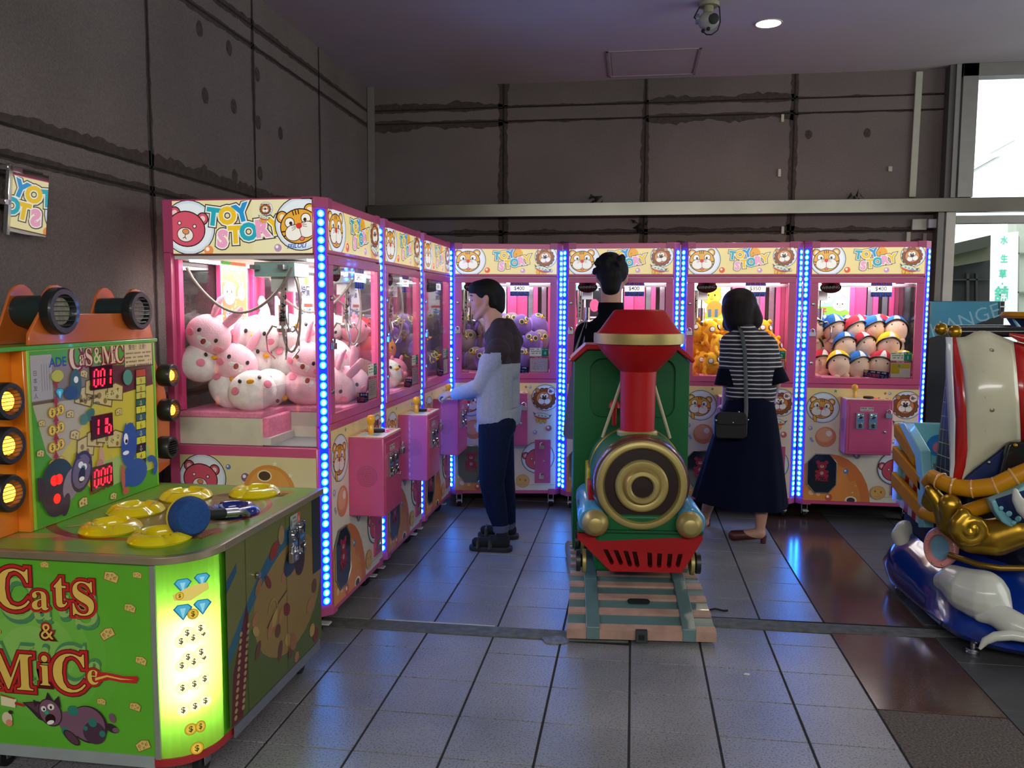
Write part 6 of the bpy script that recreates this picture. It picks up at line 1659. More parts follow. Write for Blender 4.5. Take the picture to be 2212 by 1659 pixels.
# light blue scallop shell with bubbles, white horn
b = MB(); sc_ = [S(2140, 1082, Y=3.84), S(2150, 1105, Y=3.83), S(2168, 1130, Y=3.82), S(2195, 1146, Y=3.81), S(2240, 1155, Y=3.80), S(2260, 1100, Y=3.80), S(2240, 1040, Y=3.80), S(2195, 1065, Y=3.82)]
b.prism([(p.x, p.z) for p in sc_], sc_[0].y - 0.01, sc_[0].y + 0.06, LBL, 'xz'); sh = part('shell_plate', b, t, 0.008, label='light blue scalloped plate')
b = MB(); sc2 = [S(2150, 1078, Y=3.83), S(2157, 1095, Y=3.83), S(2172, 1108, Y=3.83), S(2185, 1122, Y=3.83), S(2212, 1130, Y=3.83), S(2250, 1135, Y=3.83), S(2250, 1050, Y=3.83), S(2190, 1065, Y=3.83)]
y_ = sc_[0].y - 0.012
b.prism([(p.x, p.z) for p in sc2], y_ - 0.006, y_ + 0.004, SNAV, 'xz'); part('shell_centre', b, sh, 0.002, label='navy centre')
for px, py, r in ((2163, 1098, .010), (2180, 1110, .013), (2200, 1121, .013), (2190, 1130, .010)):
    p = S(px, py, Y=3.82); part('bubble', MB().sphere((p.x, y_ - 0.006, p.z), (r, .005, r), LBL, 12, 8), sh)
mb = MB(); chain(mb, [(S(2193, 1060, Y=3.76), .012), (S(2198, 1080, Y=3.74), .022), (S(2212, 1098, Y=3.72), .032), (S(2240, 1120, Y=3.70), .04)], WAVE); part('white_horn', remesh(mb, .006, 3, WAVE, 'horn'), t, label='white horn')
# stern rails and seat shell
XR = 1.43
def plank(x0, y0, x1, y1, h):
    a0, a1 = at(x0, y0, X=XR), at(x1, y1, X=XR); b0, b1 = at(x0, y0 + h, X=XR), at(x1, y1 + h * 1.15, X=XR)
    vs = []
    for dx in (0.0, 0.035):
        for p in (a0, a1, b1, b0): vs.append(tuple(p + Vector((dx, 0, 0)) - so))
    return MB().add(vs, [(0, 1, 2, 3), (7, 6, 5, 4), (0, 4, 5, 1), (1, 5, 6, 2), (2, 6, 7, 3), (3, 7, 4, 0)], YPL)
for a_ in ((1930, 914, 1972, 972, 30), (1927, 962, 1988, 1030, 30), (1924, 1018, 1990, 1090, 32)):
    part('stern_rail', plank(*a_), t, 0.008, label='sloping yellow rail')
b = MB()
for i in range(7):
    x0 = 1934 + i * 8.5; y0 = 940 + i * 8
    p = [at(x, y, X=XR + 0.045) - so for x, y in ((x0, y0), (x0 + 8.5, y0 + 8), (x0 + 8.5, y0 + 150), (x0, y0 + 125))]
    m = (SRED if i % 2 else SWHT); zs = [q_.z for q_ in p]; ys = sorted((p[0].y, p[1].y))
    mz = (p[0].z + p[3].z) / 2
    b.box(p[0].x - .002, p[0].x + .008, ys[0], ys[1], mz, max(zs), SNAV if i % 2 else SWHT); b.box(p[0].x - .002, p[0].x + .008, ys[0], ys[1], min(zs), mz, m)
part('stern_panel', b, t, label='striped panel behind the rails')
q0, q1, q2, q3 = [at(x, y, X=XR + 0.01) for x, y in ((1968, 915), (2003, 960), (2004, 1180), (1998, 1180))]
pp = [at(x, y, X=XR + 0.02) for x, y in ((1948, 914), (1962, 914), (1998, 975), (2003, 1040), (2005, 1140), (1992, 1140), (1990, 1045), (1984, 985))]
part('stern_frame', MB().prism([(p.y - so.y, p.z) for p in pp], XR + 0.0 - so.x, XR + 0.05 - so.x, LBL, 'yz'), t, 0.006, label='light blue side frame')
z1 = at(1950, 912, Y=4.78).z
part('seat_back', MB().box(XR - so.x + .02, 2.5 - so.x, 4.76 - so.y, 4.80 - so.y, 0.45, z1, LBL), t, 0.01, label='light blue seat back')
part('seat_side', MB().prism([(4.76 - so.y, z1 - 0.01), (4.5 - so.y, z1 - .12), (4.3 - so.y, 0.66), (4.25 - so.y, 0.5), (4.76 - so.y, 0.5)], XR + 0.055 - so.x, XR + 0.075 - so.x, LBL, 'yz'), t, 0.004, label='light blue seat side')
p = S(2026, 962, Y=4.70); part('seat_badge', MB().lathe([(0.058, 0), (0.058, 0.012), (0.0, 0.012)], mat('#2a78b8', 0.3), (p.x, p.y, p.z), 'y', 28).lathe([(0.030, 0.0125), (0.0, 0.014)], mat('#c96a8a', 0.4), (p.x, p.y, p.z - .01), 'y', 20), t, label='round blue badge')
# mast, spars, sail
mx = at(2245, 700, Y=4.25).x
part('mast', MB().cyl(V((mx, 4.28, 0.4)), V((mx, 4.28, 1.62)), 0.035, mat('#3a2a20', 0.4)), t)
zs_ = at(2060, 716, Y=4.12).z
for px, py, Y, l0, lab in ((2033, 711, 4.40, '', 'rear black spar'), (2063, 717, 4.10, '', 'front black spar')):
    p = at(px, py, Y=Y)
    s_ = part('spar', MB().cyl(V(p + Vector((0.01, 0, 0))), V((mx + 0.75, Y, p.z + 0.01)), 0.021 if Y > 4.2 else 0.024, HULL, n=18), t, label=lab)
    part('spar_knob', MB().sphere(V(p), 0.0315, SGOLD, 24, 16), s_, label='gold ball')
YS = 4.06
def edge(tab, v):
    for (v0, a_), (v1, c_) in zip(tab, tab[1:]):
        if v0 <= v <= v1: return a_ + (c_ - a_) * (v - v0) / (v1 - v0)
    return tab[-1][1] if v > tab[-1][0] else tab[0][1]
E0 = [(0, 2043), (.25, 2045), (.55, 2050), (.85, 2053), (1, 2050)]
E1 = [(0, 2057), (.25, 2060), (.55, 2066), (.85, 2063), (1, 2056)]
E2 = [(0, 2064), (.1, 2072), (.22, 2081), (.5, 2088), (.8, 2089), (.9, 2084), (1, 2072)]
E3 = [(0, 2188), (.25, 2194), (.55, 2199), (.85, 2203), (1, 2204)]
E4 = [(0, 2330), (1, 2345)]
def ytop(px):
    return edge([(2043, 728), (2070, 730), (2088, 728), (2108, 716), (2132, 716), (2150, 724), (2190, 740), (2230, 748), (2345, 735)], px)
def ybot(px):
    return edge([(2043, 1040), (2060, 1050), (2076, 1046), (2100, 1020), (2135, 995), (2180, 960), (2200, 955), (2345, 960)], px)
def sailpt(px, v):
    py = ytop(px) + (ybot(px) - ytop(px)) * v
    u = (px - 2043) / 300
    Y = YS - 0.14 * math.sin(PI * v) * math.sin(PI * min(1, max(0, u)) ** 0.7) - 0.0
    return at(px, py, Y=Y) - so
b = MB()
for tab0, tab1, m, nu in ((E0, E1, SWHT, 3), (E1, E2, SRED, 3), (E2, E3, SAILC, 12), (E3, E4, SRED, 8)):
    b.grid(lambda u, v: sailpt(edge(tab0, v) + (edge(tab1, v) - edge(tab0, v)) * u, v), nu, 20, m)
sl = part('sail', b, t, smooth=60, solid=0.012, label='moulded sail with red and cream stripes')
for px, py in ((2141, 757), (2142, 885)):
    p = sailpt(px, (py - ytop(px)) / (ybot(px) - ytop(px))); part('bolt', MB().lathe([(0.0, 0.012), (0.009, 0.010), (0.010, 0.0)], mat('#7d7a6a', 0.4, metal=0.6), p + Vector((0, 0.0, 0)), 'y', 14), sl)
mb = MB(); mb.tube([sailpt(x, v) + Vector((0, -0.006, 0)) for x, v in ((2134, .05), (2126, .07), (2122, .12), (2123, .3), (2127, .5), (2127, .75), (2125, .97))], 0.0012, mat('#8c8a72', 0.5), 6); part('seam', mb, sl)
pts = [(2070, 1062), (2092, 1030), (2135, 996), (2180, 962), (2182, 1040), (2150, 1062)]
part('sail_foot', MB().prism([(S(x, y, Y=4.02).x, S(x, y, Y=4.02).z) for x, y in pts], 4.02 - so.y, 4.06 - so.y, SNAV, 'xz'), t, 0.004, label='navy board at the foot of the sail')
pts = [(2178, 962), (2184, 955), (2330, 955), (2330, 1060), (2150, 1064)]
br_ = part('wheel_bracket', MB().prism([(S(x, y, Y=3.98).x, S(x, y, Y=3.98).z) for x, y in pts], 3.98 - so.y, 4.015 - so.y, HULL, 'xz'), t, 0.008, label='black bracket')
part('bolt', MB().sphere(S(2193, 962, Y=3.975), 0.010, SGOLD, 10, 8), br_)
part('bolt', MB().sphere(S(2137, 999, Y=4.015), 0.008, SILV, 10, 8), t)
# ratline netting
b = MB(); A0, A1, B0, B1 = S(2046, 800, Y=4.34), S(2052, 800, Y=4.30), S(2018, 1045, Y=4.42), S(2052, 1062, Y=4.12)
b.add([A0, A1, B1, B0, A0 + Vector((0, .012, 0)), A1 + Vector((0, .012, 0)), B1 + Vector((0, .012, 0)), B0 + Vector((0, .012, 0))], [(3, 2, 1, 0), (4, 5, 6, 7), (0, 1, 5, 4), (1, 2, 6, 5), (2, 3, 7, 6), (3, 0, 4, 7)], SNAV)
rt_ = part('ratlines', b, t, label='navy netting panel with gold cords')
CORD = mat('#b89a58', 0.4)
b = MB()
for k in range(4): u = k / 3; b.tube([A0.lerp(A1, u) + Vector((0, -.004, 0)), B0.lerp(B1, u) + Vector((0, -.004, 0))], 0.0032, CORD, 6)
for k in range(1, 9): v = (k / 8.5) ** 0.9; b.tube([A0.lerp(B0, v) + Vector((0, -.005, 0)), A1.lerp(B1, v) + Vector((0, -.005, 0))], 0.0032, CORD, 6)
part('netting_cords', b, rt_, label='gold cords')
# crow's nest
cx = mx
zn = at(2200, 682, Y=4.25).z
part('crows_nest', MB().lathe([(0.155, -0.012), (0.165, 0.0), (0.155, 0.018), (0.12, 0.020), (0.0, 0.020)], YEL2, V((cx, 4.25, zn)), n=40), t, label="yellow lookout disc")
part('nest_stem', MB().lathe([(0.085, -0.085), (0.10, -0.07), (0.135, -0.012)], SNAV, V((cx, 4.25, zn)), n=32), t, label='navy stem of the lookout')
part('nest_brace', MB().cyl(V((cx - 0.125, 4.22, zn - 0.012)), V((cx - 0.085, 4.20, zn - 0.085)), 0.010, LBL, n=10), t, label='light blue brace')
part('nest_ring', MB().lathe([(0.11, -0.095), (0.125, -0.09), (0.11, -0.075), (0.0, -0.075)], YEL2, V((cx, 4.25, zn)), n=40), t, label='yellow ring')
part('nest_finial', MB().lathe([(0.0, 0.085), (0.025, 0.075), (0.03, 0.055), (0.018, 0.04), (0.04, 0.03), (0.045, 0.02)], mat('#b03060', 0.3, coat=0.4), V((cx, 4.25, zn)), n=24), t, label='magenta knob')
part('red_pennant', MB().tube([S(2180, 722, Y=4.02), S(2205, 730, Y=4.01), S(2240, 736, Y=4.0), S(2300, 736, Y=4.0)], [.006, .018, .024, .02], SRED, 12), t, label='red moulding under the spar')

# ---------------------------------------------------------------- coin changer
t = thing('coin_changer', 'black coin changer cabinet with a teal top panel beyond the ship ride', 'change machine', (2.325, 6.55, 0))
part('cabinet', MB().box(-0.245, 0.245, -0.25, 0.20, 0.02, 1.556, mat('#101114', 0.35, noise=0.05)), t, 0.006)
part('plinth', MB().box(-0.23, 0.23, -0.23, 0.18, 0.0, 0.02, RUB), t)
a = Art(rough=0.25, clip=(-0.245, 0.215, 1.2, 1.553))
def cp(px, py): p = at(px, py, Y=6.298); return (p.x - 2.325, p.z)
a.poly([cp(2010, 651), cp(2157, 652), cp(2156, 682), cp(2100, 703), cp(2005, 731)], '#3f8090')
a.text('CHANGER', *cp(2082, 694), 0.142, '#7fa4ac', 19, -0.004, sx=1.0)
part('front_print', a.mesh(), t, M=Matrix.Translation((0, -0.2512, 0)), label='teal panel reading CHANGER')
part('slot_line', MB().box(0.216, 0.247, -0.252, 0.1, 1.515, 1.523, mat('#d8dcd8', 0.4)), t)
part('coin_tray', MB().box(-0.12, 0.12, -0.262, -0.25, 0.62, 0.72, SILV), t, 0.003)
# ---------------------------------------------------------------- people
SKIN = mat('#b98a74', 0.55, noise=0.03); HAIR = mat('#0a0809', 0.7, spec=.25, noise=0.2, nscale=90)
def hand(mb, w, d, up, m, side=1, curl=0.5, s=1.0):
    """palm from the wrist w along d with the back of the hand towards up; five separate bent fingers"""
    d = Vector(d).normalized(); up = Vector(up); up = (up - d * up.dot(d)).normalized(); lat = d.cross(up) * side
    pc = w + d * 0.045 * s
    for k in (-1.5, -0.5, 0.5, 1.5): cap(mb, w + d * 0.012 * s + lat * k * 0.011 * s, w + d * 0.082 * s + lat * k * 0.0185 * s, 0.0135 * s, 0.0115 * s, m, 10)
    for k, L in ((-1.5, .060), (-.5, .074), (.5, .070), (1.5, .055)):
        p = w + d * 0.085 * s + lat * k * 0.0195 * s; dd = (d * math.cos(curl * .6) - up * math.sin(curl * .6)); 
        for j, f in enumerate((.45, .33, .25)):
            a_ = curl * (.6 + j * .8); dd = d * math.cos(a_) - up * math.sin(a_)
            p2 = p + dd * L * f * s; cap(mb, p, p2, (.0092 - j * .0009) * s, (.0086 - j * .0009) * s, m, 8); p = p2
    p = w + d * 0.025 * s - lat * 0.022 * s
    a1 = p + (d * .7 - lat * .75 - up * .3).normalized() * .035 * s; a2 = a1 + (d * .95 - lat * .1 - up * .45 * curl).normalized() * .03 * s
    cap(mb, p, a1, .0125 * s, .0105 * s, m, 8); cap(mb, a1, a2, .010 * s, .0085 * s, m, 8)
def head(mb, c, f, m, s=1.0, tilt=0):
    s *= 1.14
    """skull, jaw, nose, lips, ears; f = facing direction"""
    f = Vector(f).normalized(); u = Vector((0, 0, 1)); u = (u - f * u.dot(f)).normalized(); l = u.cross(f)
    P = lambda a, b_, c_: c + f * a * s + l * b_ * s + u * c_ * s
    mb.sphere(P(-0.012, 0, 0.03), (0.078 * s, 0.078 * s, 0.085 * s), m, 20, 12)
    mb.sphere(P(0.018, 0, 0.035), (0.07 * s, 0.07 * s, 0.075 * s), m, 20, 12)
    cap(mb, P(0.03, 0, -0.02), P(0.046, 0, -0.068), 0.052 * s, 0.026 * s, m, 14)
    for b_ in (-1, 1):
        cap(mb, P(0.0, b_ * 0.045, -0.03), P(0.045, b_ * 0.018, -0.072), 0.025 * s, 0.018 * s, m, 10)
        cap(mb, P(0.045, b_ * 0.035, -0.012), P(0.052, b_ * 0.028, -0.02), 0.024 * s, 0.022 * s, m, 10)
        cap(mb, P(-0.008, b_ * 0.078, 0.018), P(-0.004, b_ * 0.076, -0.018), 0.014 * s, 0.009 * s, m, 8)
        cap(mb, P(0.066, b_ * 0.014, 0.026), P(0.060, b_ * 0.045, 0.028), 0.010 * s, 0.010 * s, m, 8)
    cap(mb, P(0.078, 0, 0.015), P(0.098, 0, -0.018), 0.007 * s, 0.0115 * s, m, 10)
    cap(mb, P(0.076, -0.016, -0.048), P(0.076, 0.016, -0.048), 0.009 * s, 0.009 * s, m, 8)
    cap(mb, P(0.074, -0.014, -0.060), P(0.074, 0.014, -0.060), 0.009 * s, 0.009 * s, m, 8)
    cap(mb, P(0.066, 0, -0.085), P(0.060, 0, -0.088), 0.016 * s, 0.016 * s, m, 8)
    return P
def pts_at(*a): return [at(x, y, Y=Y) for x, y, Y in a]

# ---- young man in profile at the far left machine
o0 = Vector((-0.87, 5.12, 0))
t = thing('person', 'young man in a grey hoodie standing sideways, playing the far machine of the left row', 'person', o0)
J = lambda x, y, Y: at(x, y, Y=Y) - o0
mb = MB(); hc = J(1050, 650, 5.12); f = Vector((-1, -0.12, -0.10))
P = head(mb, hc, f, SKIN, 1.0)
neck0, neck1 = J(1062, 672, 5.12), J(1072, 726, 5.12)
cap(mb, neck0, neck1, 0.060, 0.064, SKIN)
shN, shF = J(1076, 757, 4.95), J(1076, 757, 5.30)
cap(mb, neck1, J(1080, 760, 5.12), .065, .08, SKIN)
cap(mb, J(1080, 780, 5.12), J(1074, 915, 5.12), .10, .10, SKIN)
elN = J(1038, 836, 4.98); wrN = J(983, 852, 5.22)
cap(mb, shN, elN, .045, .038, SKIN); cap(mb, elN, wrN, .036, .026, SKIN)
hd = Vector((-0.95, 0.32, 0.0)).normalized()
hand(mb, wrN, hd, (0, -0.25, 1), SKIN, 1, 1.15)
elF = J(1040, 835, 5.34); wrF = J(1010, 855, 5.45); cap(mb, shF, elF, .045, .038, SKIN); cap(mb, elF, wrF, .036, .026, SKIN)
hand(mb, wrF, (-1, 0.05, -.05), (0, 0, 1), SKIN, -1, 0.8)
hipN, hipF = J(1070, 925, 5.02), J(1074, 925, 5.22)
knN, knF = J(1062, 1040, 5.0), J(1086, 1035, 5.24)
anN, anF = J(1082, 1152, 4.99), J(1098, 1145, 5.27)
cap(mb, hipN, knN, .078, .052, SKIN); cap(mb, knN, anN, .050, .036, SKIN); cap(mb, hipF, knF, .078, .052, SKIN); cap(mb, knF, anF, .050, .036, SKIN)
footN = [(anN.x + .02, 4.98 - o0.y), (anF.x + .015, 5.27 - o0.y)]
for (fx_, fy_) in footN: cap(mb, (fx_, fy_, .05), (fx_ - .17, fy_ - .015, .045), .034, .024, SKIN)
part('body', remesh(mb, 0.0065, 2, SKIN), t, label='bare face and hands')
for b_ in (-1, 1):
    part('eye', MB().sphere(P(0.0715, b_ * 0.031, 0.010), (0.006, .010, .005), mat('#1a1212', 0.2), 10, 6), t)
    part('eyebrow', MB().tube([P(0.080, b_ * 0.015, 0.034), P(0.080, b_ * 0.032, 0.038), P(0.070, b_ * 0.05, 0.034)], 0.0035, HAIR, 6), t)
# bowl-cut hair
mb = MB(); c = hc
mb.sphere(P(-0.010, 0, 0.048), (0.100, 0.097, 0.083), HAIR, 24, 14)
mb.sphere(P(0.022, 0, 0.066), (0.080, 0.088, 0.056), HAIR, 20, 12)
cap(mb, P(-0.05, 0, 0.03), P(-0.052, 0, -0.035), .068, .058, HAIR)
for b_ in (-1, 1): cap(mb, P(-0.025, b_ * .055, 0.03), P(-0.035, b_ * .05, -0.02), .036, .026, HAIR)
part('hair', remesh(mb, 0.007, 2, HAIR, 'hair'), t, label='short black bowl cut')
# hoodie
HG = mat('#8f949e', 0.85, noise=0.10, nscale=70, bump=0.2, bscale=200); HD = mat('#2a1a22', 0.85, noise=0.4, nscale=45)
mb = MB()
cap(mb, J(1080, 752, 5.04), J(1080, 752, 5.20), .095, .095, HG); cap(mb, J(1070, 790, 5.02), J(1068, 900, 5.03), .108, .112, HG); cap(mb, J(1082, 790, 5.22), J(1082, 885, 5.21), .108, .112, HG); cap(mb, J(1092, 800, 5.12), J(1092, 880, 5.12), .09, .09, HG)
cap(mb, shN, elN + Vector((.005, 0, 0)), .074, .060, HG); cap(mb, elN, wrN + (elN - wrN).normalized() * .015, .058, .040, HG)
cap(mb, shF, elF, .072, .056, HG); cap(mb, elF, wrF + (elF - wrF).normalized() * .02, .054, .040, HG)
cap(mb, J(1072, 722, 5.07), J(1074, 722, 5.17), .062, .062, HG); cap(mb, J(1080, 708, 5.06), J(1080, 708, 5.18), .062, .062, HG); cap(mb, J(1066, 728, 5.06), J(1066, 728, 5.18), .058, .058, HG); cap(mb, J(1080, 735, 5.04), J(1080, 735, 5.20), .088, .088, HG)
# hood bunched at the nape
cap(mb, J(1102, 740, 5.08), J(1098, 800, 5.08), .068, .075, HG); cap(mb, J(1102, 740, 5.16), J(1098, 800, 5.16), .068, .075, HG)
cap(mb, J(1096, 705, 5.06), J(1114, 736, 5.12), .052, .050, HG); cap(mb, J(1096, 705, 5.18), J(1114, 736, 5.12), .052, .05, HG); cap(mb, J(1112, 738, 5.12), J(1114, 765, 5.12), .05, .028, HG)
me = remesh(mb, 0.008, 3, HG, 'hoodie')
zc = J(1080, 770, 5.0).z; xh = J(1092, 750, 5.1).x
paint(me, [(HD, lambda c: c.z > zc + 0.02 + 0.12 * (c.x - J(1050, 770, 5.0).x)), (HD, lambda c: c.x > xh + .005 and c.z > J(1114, 782, 5.12).z and c.z < 2)])
part('hoodie', me, t, label='pale grey hoodie with dark maroon patterned yoke and hood')
b = MB(); z0, z1 = J(1070, 922, 5.1).z - 0.005, J(1070, 885, 5.1).z
rs = []
for z, k in ((z0, .97), (z0 + .01, 1.0), (z1 - .01, 1.0), (z1, .98)):
    zz = (z - z0) / (z1 - z0)
    rs.append([(J(1076 + 4 * zz, 900, 5.12).x + .137 * k * math.cos(a_ * 2 * PI / 32), 0 + .19 * k * math.sin(a_ * 2 * PI / 32), z + .025 * math.cos(a_ * 2 * PI / 32)) for a_ in range(32)])
part('hem_band', b.rings(rs, HG), t, label='ribbed grey hem')
# jeans
JN = mat('#0d1630', 0.9, spec=0.15, noise=0.2, nscale=60); mb = MB()
for hp_, kn, an, s_ in ((hipN, knN, anN, 1), (hipF, knF, anF, 1)):
    cap(mb, hp_, kn + Vector((0, 0, .0)), .108, .078, JN); cap(mb, kn, kn.lerp(an, .55), .078, .066, JN); cap(mb, kn.lerp(an, .55), an + Vector((0, 0, .045)), .066, .050, JN)
cap(mb, hipN + Vector((.01, .02, .03)), hipF + Vector((.01, -.02, .03)), .118, .118, JN)
part('jeans', remesh(mb, 0.009, 3, JN, 'jeans'), t, label='dark blue jeans with turned-up cuffs')
for an in (anN, anF): part('jean_cuff', MB().cyl(an + Vector((0, 0, .012)), an + Vector((-.002, 0, .055)), .047, mat('#4a5064', 0.85), .052), t, label='pale turned-up cuff')
SOCK = mat('#0c0c10', 0.9)
for (fx_, fy_), an in zip(footN, (anN, anF)):
    mb = MB(); cap(mb, an + Vector((0, 0, .03)), (fx_, fy_, .055), .040, .040, SOCK); cap(mb, (fx_, fy_, .05), (fx_ - .17, fy_ - .015, .050), .040, .029, SOCK)
    part('sock', remesh(mb, .006, 2, SOCK, 'sock'), t, label='black sock')
    sd_ = part('sandal', MB().prism(rrect(fx_ - .215, fx_ + .055, fy_ - .055, fy_ + .045, .045), 0.0, 0.028, mat('#17171a', 0.7)), t, 0.006, label='black platform sandal')
    for dx in (-.075, -.15):
        part('sandal_strap', MB().tube([(fx_ + dx, fy_ - .055 - .005, .02), (fx_ + dx, fy_ - .045, .06), (fx_ + dx, fy_ - .005, .092 + dx * .12), (fx_ + dx, fy_ + .035, .06), (fx_ + dx, fy_ + .045, .02)], .016, mat('#1f1f24', 0.6), 8, flat=.35), sd_)

# ---- man in black from behind
o1 = Vector((-0.15, 5.30, 0))
t = thing('person', 'man in a black jacket seen from behind, standing beyond the green train', 'person', o1)
J = lambda x, y, Y: at(x, y, Y=Y) - o1
mb = MB(); hc = J(1322, 603, 5.30); P = head(mb, hc, Vector((0.08, 1, -0.05)), SKIN, 1.0)
cap(mb, J(1321, 625, 5.28), J(1318, 690, 5.27), .064, .068, SKIN)
cap(mb, J(1318, 725, 5.28), J(1318, 800, 5.28), .08, .09, SKIN); cap(mb, J(1318, 800, 5.28), J(1318, 900, 5.3), .09, .09, SKIN)
sL, sR = J(1268, 722, 5.28), J(1366, 722, 5.28); eL, eR = J(1256, 812, 5.30), J(1376, 812, 5.30); wL, wR = J(1272, 862, 5.56), J(1352, 862, 5.60)
for a_, b_, c_, sd in ((sL, eL, wL, 1), (sR, eR, wR, -1)):
    cap(mb, a_, b_, .045, .038, SKIN); cap(mb, b_, c_, .036, .026, SKIN); hand(mb, c_, (0.05, 1, .02), (0, 0, 1), SKIN, sd, .7)
hips = [J(1298, 905, 5.3), J(1338, 905, 5.3)]; kn = [J(1294, 1020, 5.30), J(1342, 1020, 5.32)]; an = [Vector((kn[0].x, .02, .09)), Vector((kn[1].x, .04, .09))]
for k in range(2): cap(mb, hips[k], kn[k], .08, .055, SKIN); cap(mb, kn[k], an[k], .052, .036, SKIN); cap(mb, an[k] + Vector((0, -.03, -.04)), an[k] + Vector((0, .15, -.05)), .036, .028, SKIN)
part('body', remesh(mb, .0075, 2, SKIN), t)
mb = MB(); mb.sphere(P(-0.012, 0, 0.045), (.104, .104, .100), HAIR, 24, 14); cap(mb, P(-.045, 0, .02), P(-.05, 0, -.045), .078, .060, HAIR); mb.sphere(P(0.0, 0.015, 0.11), (.07, .075, .045), HAIR)
for k in range(26):
    rr = random.Random(k); a_ = rr.uniform(0, 2 * PI); z_ = rr.uniform(-.2, 1); r_ = math.sqrt(max(0, 1 - z_ * z_))
    c_ = P(-0.012 + .095 * r_ * math.cos(a_), .097 * r_ * math.sin(a_), .045 + .092 * z_); mb.sphere(c_, .018, HAIR, 8, 6)
part('hair', remesh(mb, .007, 1, HAIR, 'hair'), t, label='short tousled black hair')
BK = mat('#08090e', 0.9, spec=0.1, noise=0.12, nscale=40); mb = MB()
cap(mb, J(1285, 738, 5.28), J(1352, 738, 5.28), .105, .105, BK); cap(mb, J(1319, 680, 5.27), J(1318, 735, 5.27), .082, .13, BK); cap(mb, J(1300, 712, 5.27), J(1337, 712, 5.27), .085, .085, BK)
for x in (1288, 1318, 1348): cap(mb, J(x, 760, 5.28), J(x, 910, 5.29), .125, .125, BK)
for a_, b_, c_ in ((sL, eL, wL), (sR, eR, wR)): cap(mb, a_, b_, .080, .066, BK); cap(mb, b_, c_ + (b_ - c_).normalized() * .02, .062, .045, BK)
part('jacket', remesh(mb, .009, 4, BK, 'jacket'), t, label='black jacket')
part('collar', MB().lathe([(.080, 0), (.082, .03), (.076, .065), (.070, .065), (.072, .0)], BK, J(1319, 676, 5.27), n=28, cap0=False, cap1=False, close=True), t, label='black stand-up collar')
mb = MB(); TRS = mat('#1a1b22', 0.85)
for k in range(2): cap(mb, hips[k], kn[k], .10, .078, TRS); cap(mb, kn[k], an[k], .075, .055, TRS)
part('trousers', remesh(mb, .009, 3, TRS, 'trousers'), t, label='dark trousers')
for k in range(2):
    mb = MB(); cap(mb, an[k] + Vector((0, -.03, -.045)), an[k] + Vector((0, .17, -.055)), .045, .036, RUB); cap(mb, an[k] + Vector((0, -.02, .0)), an[k] + Vector((0, -.02, -.04)), .045, .045, RUB)
    part('shoe', remesh(mb, .007, 2, RUB, 'shoe'), t, label='black shoe')
bg = J(1236, 800, 5.15)
t2 = thing('tote_bag', 'pale grey cloth bag hanging at the side of the man in black', 'bag', o1 + Vector((bg.x + .03, -.12, 0)))
zt, zb = J(1236, 815, 5.2).z, J(1228, 945, 5.2).z
GC = mat('#6f6a72', 0.85, noise=0.1)
part('bag_body', MB().rings([[(w_ * math.cos(2 * PI * k / 20), .05 * math.sin(2 * PI * k / 20), z) for k in range(20)] for z, w_ in ((zb, .07), (zb + .02, .085), (zb + .2, .07), (zt, .045))], GC), t2)
part('bag_strap', MB().tube([(-.03, 0, zt), (-.01, .01, zt + .18), (.06, .06, zt + .40), (.03, .01, zt + .17), (.03, 0, zt)], .008, GC, 6), t2)

# ---- woman from behind
o2 = Vector((0.72, 5.45, 0))
t = thing('person', 'woman in a navy striped top and long navy skirt leaning towards the yellow toys', 'person', o2)
J = lambda x, y, Y: at(x, y, Y=Y) - o2
FS = mat('#8f6a5e', 0.5, noise=0.03)
mb = MB(); hc = J(1597, 668, 5.60); P = head(mb, hc, Vector((-.12, 1, -.35)), SKIN, .96)
cap(mb, J(1600, 685, 5.56), J(1608, 725, 5.50), .052, .06, SKIN)
cap(mb, J(1612, 745, 5.47), J(1620, 830, 5.45), .095, .10, SKIN); cap(mb, J(1620, 830, 5.45), J(1622, 900, 5.45), .088, .09, SKIN)
sL, sR = J(1580, 742, 5.47), J(1655, 748, 5.47); eL, eR = J(1572, 832, 5.45), J(1676, 828, 5.45); wL, wR = J(1565, 880, 5.62), J(1668, 868, 5.66)
for a_, b_, c_, sd in ((sL, eL, wL, 1), (sR, eR, wR, -1)):
    cap(mb, a_, b_, .040, .033, SKIN); cap(mb, b_, c_, .032, .022, SKIN); hand(mb, c_, Vector((0.1, 1, .0)), (0, 0, 1), SKIN, sd, .6, .9)
hR, kR, aR = J(1640, 930, 5.45), J(1650, 1040, 5.42), at(1642, 1142, Y=5.40) - o2
hL, kL, aL = J(1600, 930, 5.5), J(1545, 1040, 5.66), at(1522, 1118, Y=5.78) - o2
cap(mb, hR, kR, .075, .052, SKIN); cap(mb, kR, kR.lerp(aR, .4), .050, .050, SKIN); cap(mb, kR.lerp(aR, .4), aR, .050, .030, SKIN)
cap(mb, hL, kL, .075, .052, SKIN); cap(mb, kL, kL.lerp(aL, .4), .05, .05, SKIN); cap(mb, kL.lerp(aL, .4), aL, .048, .030, SKIN)
tR = Vector((aR.x - .16, aR.y + .03, .035)); tL = Vector((aL.x - .10, aL.y + .12, .035))
cap(mb, aR + Vector((.004, 0, -.025)), (aR.x + .005, aR.y, .075), .032, .030, SKIN); cap(mb, aR + Vector((0, 0, -.03)), tR, .036, .026, SKIN)
cap(mb, aL + Vector((.004, 0, -.025)), (aL.x + .005, aL.y, .075), .032, .030, SKIN); cap(mb, aL + Vector((0, 0, -.03)), tL, .036, .026, SKIN)
part('body', remesh(mb, .0065, 2, SKIN), t)
mb = MB(); HR = mat('#12080b', 0.7, spec=.25, noise=0.25, nscale=120)
